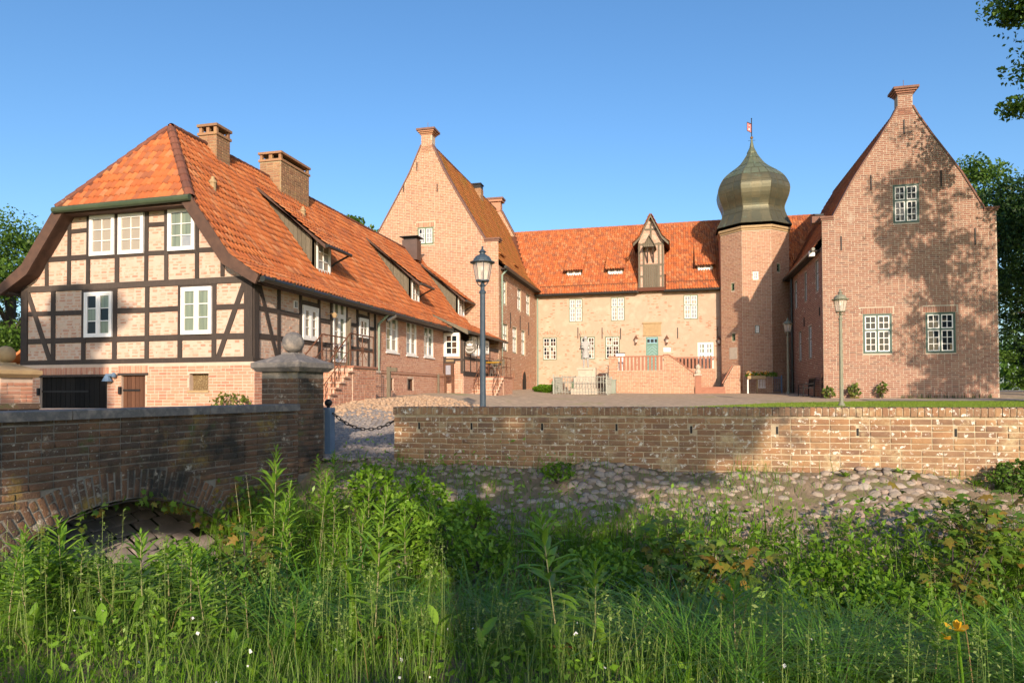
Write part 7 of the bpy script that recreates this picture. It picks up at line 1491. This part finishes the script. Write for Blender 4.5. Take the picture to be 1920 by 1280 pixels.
sapling(1850, 965, 7.6, .85, .34, 420, .12, 'maple sapling with reddish young leaves at the right edge', seed=3)
sapling(455, 1025, 6.6, .42, .30, 260, .11, 'dark green sapling at the foot of the bridge arch', seed=4)
sapling(1250, 1100, 6.4, .4, .26, 160, .11, 'low maple shoot in front of the larger sapling', seed=5)
sapling(1780, 1040, 7.0, .55, .28, 200, .10, 'small maple shoot left of the right-edge sapling', seed=6)
# ivy round the arch
g = np.random.default_rng(31); P_ = []
for k in range(420):
    a = g.uniform(-aw*.98, aw*1.05); rad = RA+g.normal(-.03, .06); p = fb.O+BD*(sc_+math.sin(a)*rad)+Z*(cz+math.cos(a)*rad)+BN*g.uniform(-.25, .12)
    if g.random() < .75-.45*max(0, math.cos(a*3)): P_.append(tuple(p))
for k in range(260): P_.append(tuple(fb.p(sc_+hwA+g.normal(.15, .28), zc_-.45+g.normal(0, .22), abs(g.normal(.05, .1)))))
P_ = np.array(P_); t = thing('ivy', 'dark ivy fringing the bridge arch opening', 'climbing plant', tuple(P_.mean(0))); Ms = []
for p in P_:
    n_ = Vector((BN.x+g.normal(0, .4), BN.y+g.normal(0, .4), .35+g.normal(0, .3))).normalized(); u = Vector((g.normal(), g.normal(), -.6)); u = (u-n_*u.dot(n_)).normalized(); s = g.uniform(.05, .11); Ms.append(frame_m(p, u, n_.cross(u), n_, s, s, s))
V, F = stamp(ML, MLF, Ms); link('leaves', np_mesh('ivy_leaves', V, F, MM['maple_leaf']), t); mb = MB(); mb.tube([fb.p(sc_+math.sin(a)*(RA-.02), cz+math.cos(a)*(RA-.02), .03) for a in [(-aw+2*aw*k/12) for k in range(13)]], .008, 5); mb.build('stem', MM['bark'], t)
# ================================================================== shrubs and border plants
def bush(name, label, cat, c, rx, ry, rz, n, size, mname, seed, group=None, stem=True, asp=.6):
    t = thing(name, label, cat, c, group=group); g = np.random.default_rng(seed); d_ = g.normal(size=(n, 3)); d_ /= np.linalg.norm(d_, axis=1)[:, None]; r_ = g.uniform(.45, 1.05, n)**.5*(1+.18*np.sin(d_[:, 0]*7+seed)*np.sin(d_[:, 2]*6+seed)); P_ = d_*r_[:, None]*np.array([rx, ry, rz]); P_[:, 2] += rz*.95; P_ = P_[P_[:, 2] > 0]
    V, F = leaf_cloud(0, P_, size, g, asp); link('foliage', np_mesh('foliage', V, F, MM[mname]), t, local=True)
    if stem:
        mb = MB(); rr_ = random.Random(seed)
        for k in range(5): a = rr_.uniform(0, 6.28); mb.tube([(0, 0, -.05), (rx*.5*math.cos(a), ry*.5*math.sin(a), rz*1.2)], [.02, .006], 5)
        mb.build('stem', MM['bark'], t, local=True)
    return t
for i, (px, py, Zd, rx, rz, lb) in enumerate(((835, 985, 8.3, .42, .42, 'dark leafy shrub in the ditch below the left end of the garden wall'), (905, 1010, 7.9, .4, .3, 'dark rounded bush in the shaded middle of the ditch'), (1045, 872, 10.4, .28, .14, 'low weed clump at the wall foot under the lamp side'), (745, 950, 8.9, .4, .34, 'green bush between the leafy stalks and the stone bank'), (1560, 1060, 6.9, .5, .3, 'bright low bush in the right part of the ditch'), (1690, 1110, 6.3, .5, .28, 'leafy bush in front of the right saplings'), (1130, 1040, 7.2, .5, .3, 'dark bush behind the tallest stalk'), (795, 912, 9.3, .42, .34, 'leafy bush climbing toward the left end of the garden wall'), (700, 885, 9.7, .36, .34, 'leafy bush at the edge of the cobbled gap'), (880, 945, 8.9, .34, .26, 'small bush beside the upper field stones'), (345, 1035, 6.2, .34, .26, 'green bush at the right foot of the bridge arch'), (185, 1075, 5.5, .42, .24, 'low bush before the left half of the arch'), (70, 1060, 5.2, .40, .24, 'low bush at the left edge before the bridge'))):
    p = EYEV+ray(px, py)*Zd; p.z = max(moat_z(p.x, p.y), p.z-rz*1.6); bush('shrub', lb, 'shrub', p, rx, rx*.7, rz, 900 if i != 2 else 260, .07, 'grass' if i in (2, 4, 5, 7, 8) else 'herb_leaf', 140+i, asp=.55)
p = EYEV+ray(1021, 744)*39.5; p.z = court_z(p.x, p.y)-.02; bush('box_shrub', 'low rounded bright green shrub left of the statue fence', 'shrub', p, .68, .6, .24, 3200, .09, 'grass', 41)
MM['border_leaf'] = mat('border_leaf', [(.11, .19, .03)], rnd=[(.10, .19, .03), (.18, .2, .04), (.07, .13, .02), (.22, .17, .05)], rmix=.9, transl=.3, bump=0)
for i, (px, w_, h_, lb) in enumerate(((1553, .32, .30, 'leafy border plant at the left corner of the right gable'), (1603, .30, .37, 'leafy border plant right of the lawn lamp post'), (1654, .24, .40, 'narrow leafy border plant under the left gable window'))):
    p = ony(px, 746, YR-.35); p.z = court_z(p.x, p.y); bush('border_plant', lb, 'plant', p, w_*.9, .2, h_, 52, .21, 'border_leaf', 50+i, asp=.75)
for i in range(11):
    px = 1692+i*16.5; p = ony(px, 746, YR-.3); p.z = court_z(p.x, p.y); t = thing('lavender_tuft', 'small dark blue-green tuft at the foot of the right gable', 'plant', p, group='row of dark tufts along the gable foot')
    def s2(g, n): return np.stack([g.uniform(-.12, .12, n), g.uniform(-.05, .05, n), np.zeros(n)], 1)
    blades('foliage', 16, s2, (.12, .30), (.012, .025), (.1, .5), 'dark_leaf', 300+i, parent=t, kind=None, local=True)
p = onp(1908, 905, Vector((0, 10.35, 0)), Vector((0, 1, 0))); p.z = moat_z(p.x, p.y); bush('shrub', 'dark leafy shrub against the wall foot at the right edge', 'shrub', p, .34, .2, .22, 900, .06, 'tree_leaf', 61)
for i, (px, s_, lb) in enumerate(((1688, .8, 'broad-leaved weed at the wall foot right of centre'), (1832, .9, 'broad-leaved weed at the wall foot near the right shrub'), (1585, .7, 'spiky weed tuft under the third weep hole'))):
    p = onp(px, 890, Vector((0, 10.5, 0)), Vector((0, 1, 0))); p.z = moat_z(p.x, p.y); t = thing('weed', lb, 'plant', p); rr = random.Random(i)
    for k in range(8): a = rr.uniform(0, 6.28); u = Vector((math.cos(a), math.sin(a), rr.uniform(.5, 1.4))).normalized(); v = Vector((-math.sin(a), math.cos(a), 0)); o = bpy.data.objects.new('leaf', leaf_me); COL.objects.link(o); o.parent = t; o.matrix_local = frame_m((0, 0, 0), u, v, u.cross(v), .17*s_, .34*s_, .17*s_)
p = ony(432, 752, 14.9); p.z = 1.1; bush('rose_bush', 'straggly yellow-green bush at the house plinth behind the parapet', 'shrub', p, .55, .25, .32, 260, .10, 'border_leaf', 63)
# ================================================================== trees
def tree(label, base, trunk_h, trunk_r, parts, nclump, nleaf, lsize, mname, seed, clump=.28, limbs=9, flat=.6):
    """parts: list of (centre, radii) ellipsoids that the leaf clumps fill"""
    base = Vector(base); t = thing('tree', label, 'tree', base); g = np.random.default_rng(seed); rr_ = random.Random(seed); vol = np.array([r[0]*r[1]*r[2] for _, r in parts], float); vol /= vol.sum()
    Cs = []; Sz = []
    for (c, rad), f in zip(parts, vol):
        n = max(4, int(nclump*f)); d_ = g.normal(size=(n, 3)); d_ /= np.linalg.norm(d_, axis=1)[:, None]; rr2 = g.uniform(.2, 1., n)**.42; Cs.append(np.array(c)+d_*rr2[:, None]*np.array(rad)*(1+.15*np.sin(d_*5+seed))); Sz.append(min(rad)*clump*1.15*g.uniform(.6, 1.4, n))
    C_ = np.concatenate(Cs); sz = np.concatenate(Sz); idx = g.integers(0, len(C_), nleaf); off = g.normal(size=(nleaf, 3)); off /= np.maximum(.6, np.linalg.norm(off, axis=1))[:, None]; off *= (g.random(nleaf)**.5)[:, None]
    P_ = C_[idx]+off*sz[idx][:, None]*np.array([1, 1, flat]); V, F = leaf_cloud(0, P_, lsize, g, .6); link('crown', np_mesh('crown', V, F, MM[mname]), t)
    c = Vector(parts[0][0]); mb = MB(); mb.tube([base-Z*.2, base+Z*trunk_h*.5+Vector((.05, .03, 0))*trunk_h*.3, base.lerp(c, .75), c+Z*parts[0][1][2]*.5], [trunk_r*1.25, trunk_r, trunk_r*.7, trunk_r*.15], 10)
    mb.build('trunk', MM['bark'], t); mb = MB()
    for k in range(limbs): e = Vector(C_[rr_.randrange(len(C_))]); s_ = base.lerp(c, rr_.uniform(.55, .95)); mb.tube([s_, s_.lerp(e, .5)+Z*.4, e], [trunk_r*.4, trunk_r*.22, trunk_r*.05], 6)
    mb.build('limbs', MM['bark'], t); return t
tree('broad green tree rising behind the left end of the half-timbered house', (-40, 34, .8), 6, .4, [((-40.5, 34, 6.8), (5.4, 5, 5.8))], 130, 46000, .20, 'tree_leaf', 71)
tree('tree behind the half-timbered house, only top twigs above the ridge', (-25, 51, 1.2), 8, .4, [((-24.6, 51, 10.6), (3.2, 3.5, 4.6))], 60, 6000, .36, 'tree_leaf', 72)
tree('light green tree behind the right wing gable slope', (20.8, 57, 1.6), 8, .4, [((20.8, 57, 12.6), (4.2, 4, 6))], 110, 30000, .24, 'tree_leaf', 73)
tree('dense dark tree beside the right wing wall', (23.6, 48, 1.4), 7, .45, [((23.8, 48, 8.8), (5., 5, 7.0))], 150, 60000, .21, 'dark_leaf', 74)
tree('low bright shrubby tree at the right of the gable foot', (20.8, 46, 1.3), 2, .2, [((21.2, 46, 3.0), (1.9, 2.2, 2.0))], 40, 12000, .14, 'tree_leaf', 75)
tree('tall lime tree hanging into the upper right corner', (19.5, 31, 1.2), 9, .5, [((20.4, 31, 15.4), (6.2, 4.5, 5.0)), ((19.0, 31, 12.3), (5.4, 3, 2.0)), ((19.6, 31, 18.2), (6.4, 4, 3.0))], 220, 95000, .20, 'tree_leaf', 76, clump=.34)
# trees behind and beside the photographer that throw the dappled shade
tree('wide-crowned tree behind the viewpoint shading the wall', (4, -11, 0), 6, .4, [((3.8, -10, 8.45), (5.2, 1.4, .75)), ((5.0, -10, 6.6), (1.3, 1.0, .8)), ((-.7, -10, 7.6), (1.3, 1.0, 1.1))], 150, 30000, .28, 'tree_leaf', 81, clump=.5)
tree('tall tree behind the viewpoint shading the house corner', (-10, -11, 0), 7, .45, [((-9.3, -10, 11.0), (4.0, 1.6, 3.0))], 80, 24000, .30, 'tree_leaf', 82, clump=.45)
tree('low tree behind the viewpoint shading the near bank', (3.5, -10.5, 0), 3, .3, [((2.4, -10, 4.3), (3.4, .9, .45))], 50, 3500, .26, 'tree_leaf', 83, clump=.5)
tree('tree right of the view shading the right gable', (17.5, 20, .9), 9, .5, [((18.0, 20, 9.8), (2.5, 1.6, 4.4)), ((16.3, 20, 15.6), (2.1, 1.4, 3.6))], 170, 8000, .24, 'tree_leaf', 84, clump=.42)
g = np.random.default_rng(90); n = 26000; P_ = np.stack([g.uniform(-110, 110, n), g.uniform(84, 96, n), np.zeros(n)], 1); P_[:, 2] = 1.5+g.random(n)**.8*(4.5+2.2*np.sin(P_[:, 0]*.21)+1.5*np.sin(P_[:, 0]*.63+1)); V, F = leaf_cloud(0, P_, .75, g, .7); o = link('distant_woods', np_mesh('distant_woods', V, F, MM['tree_leaf'])); o['kind'] = 'stuff'
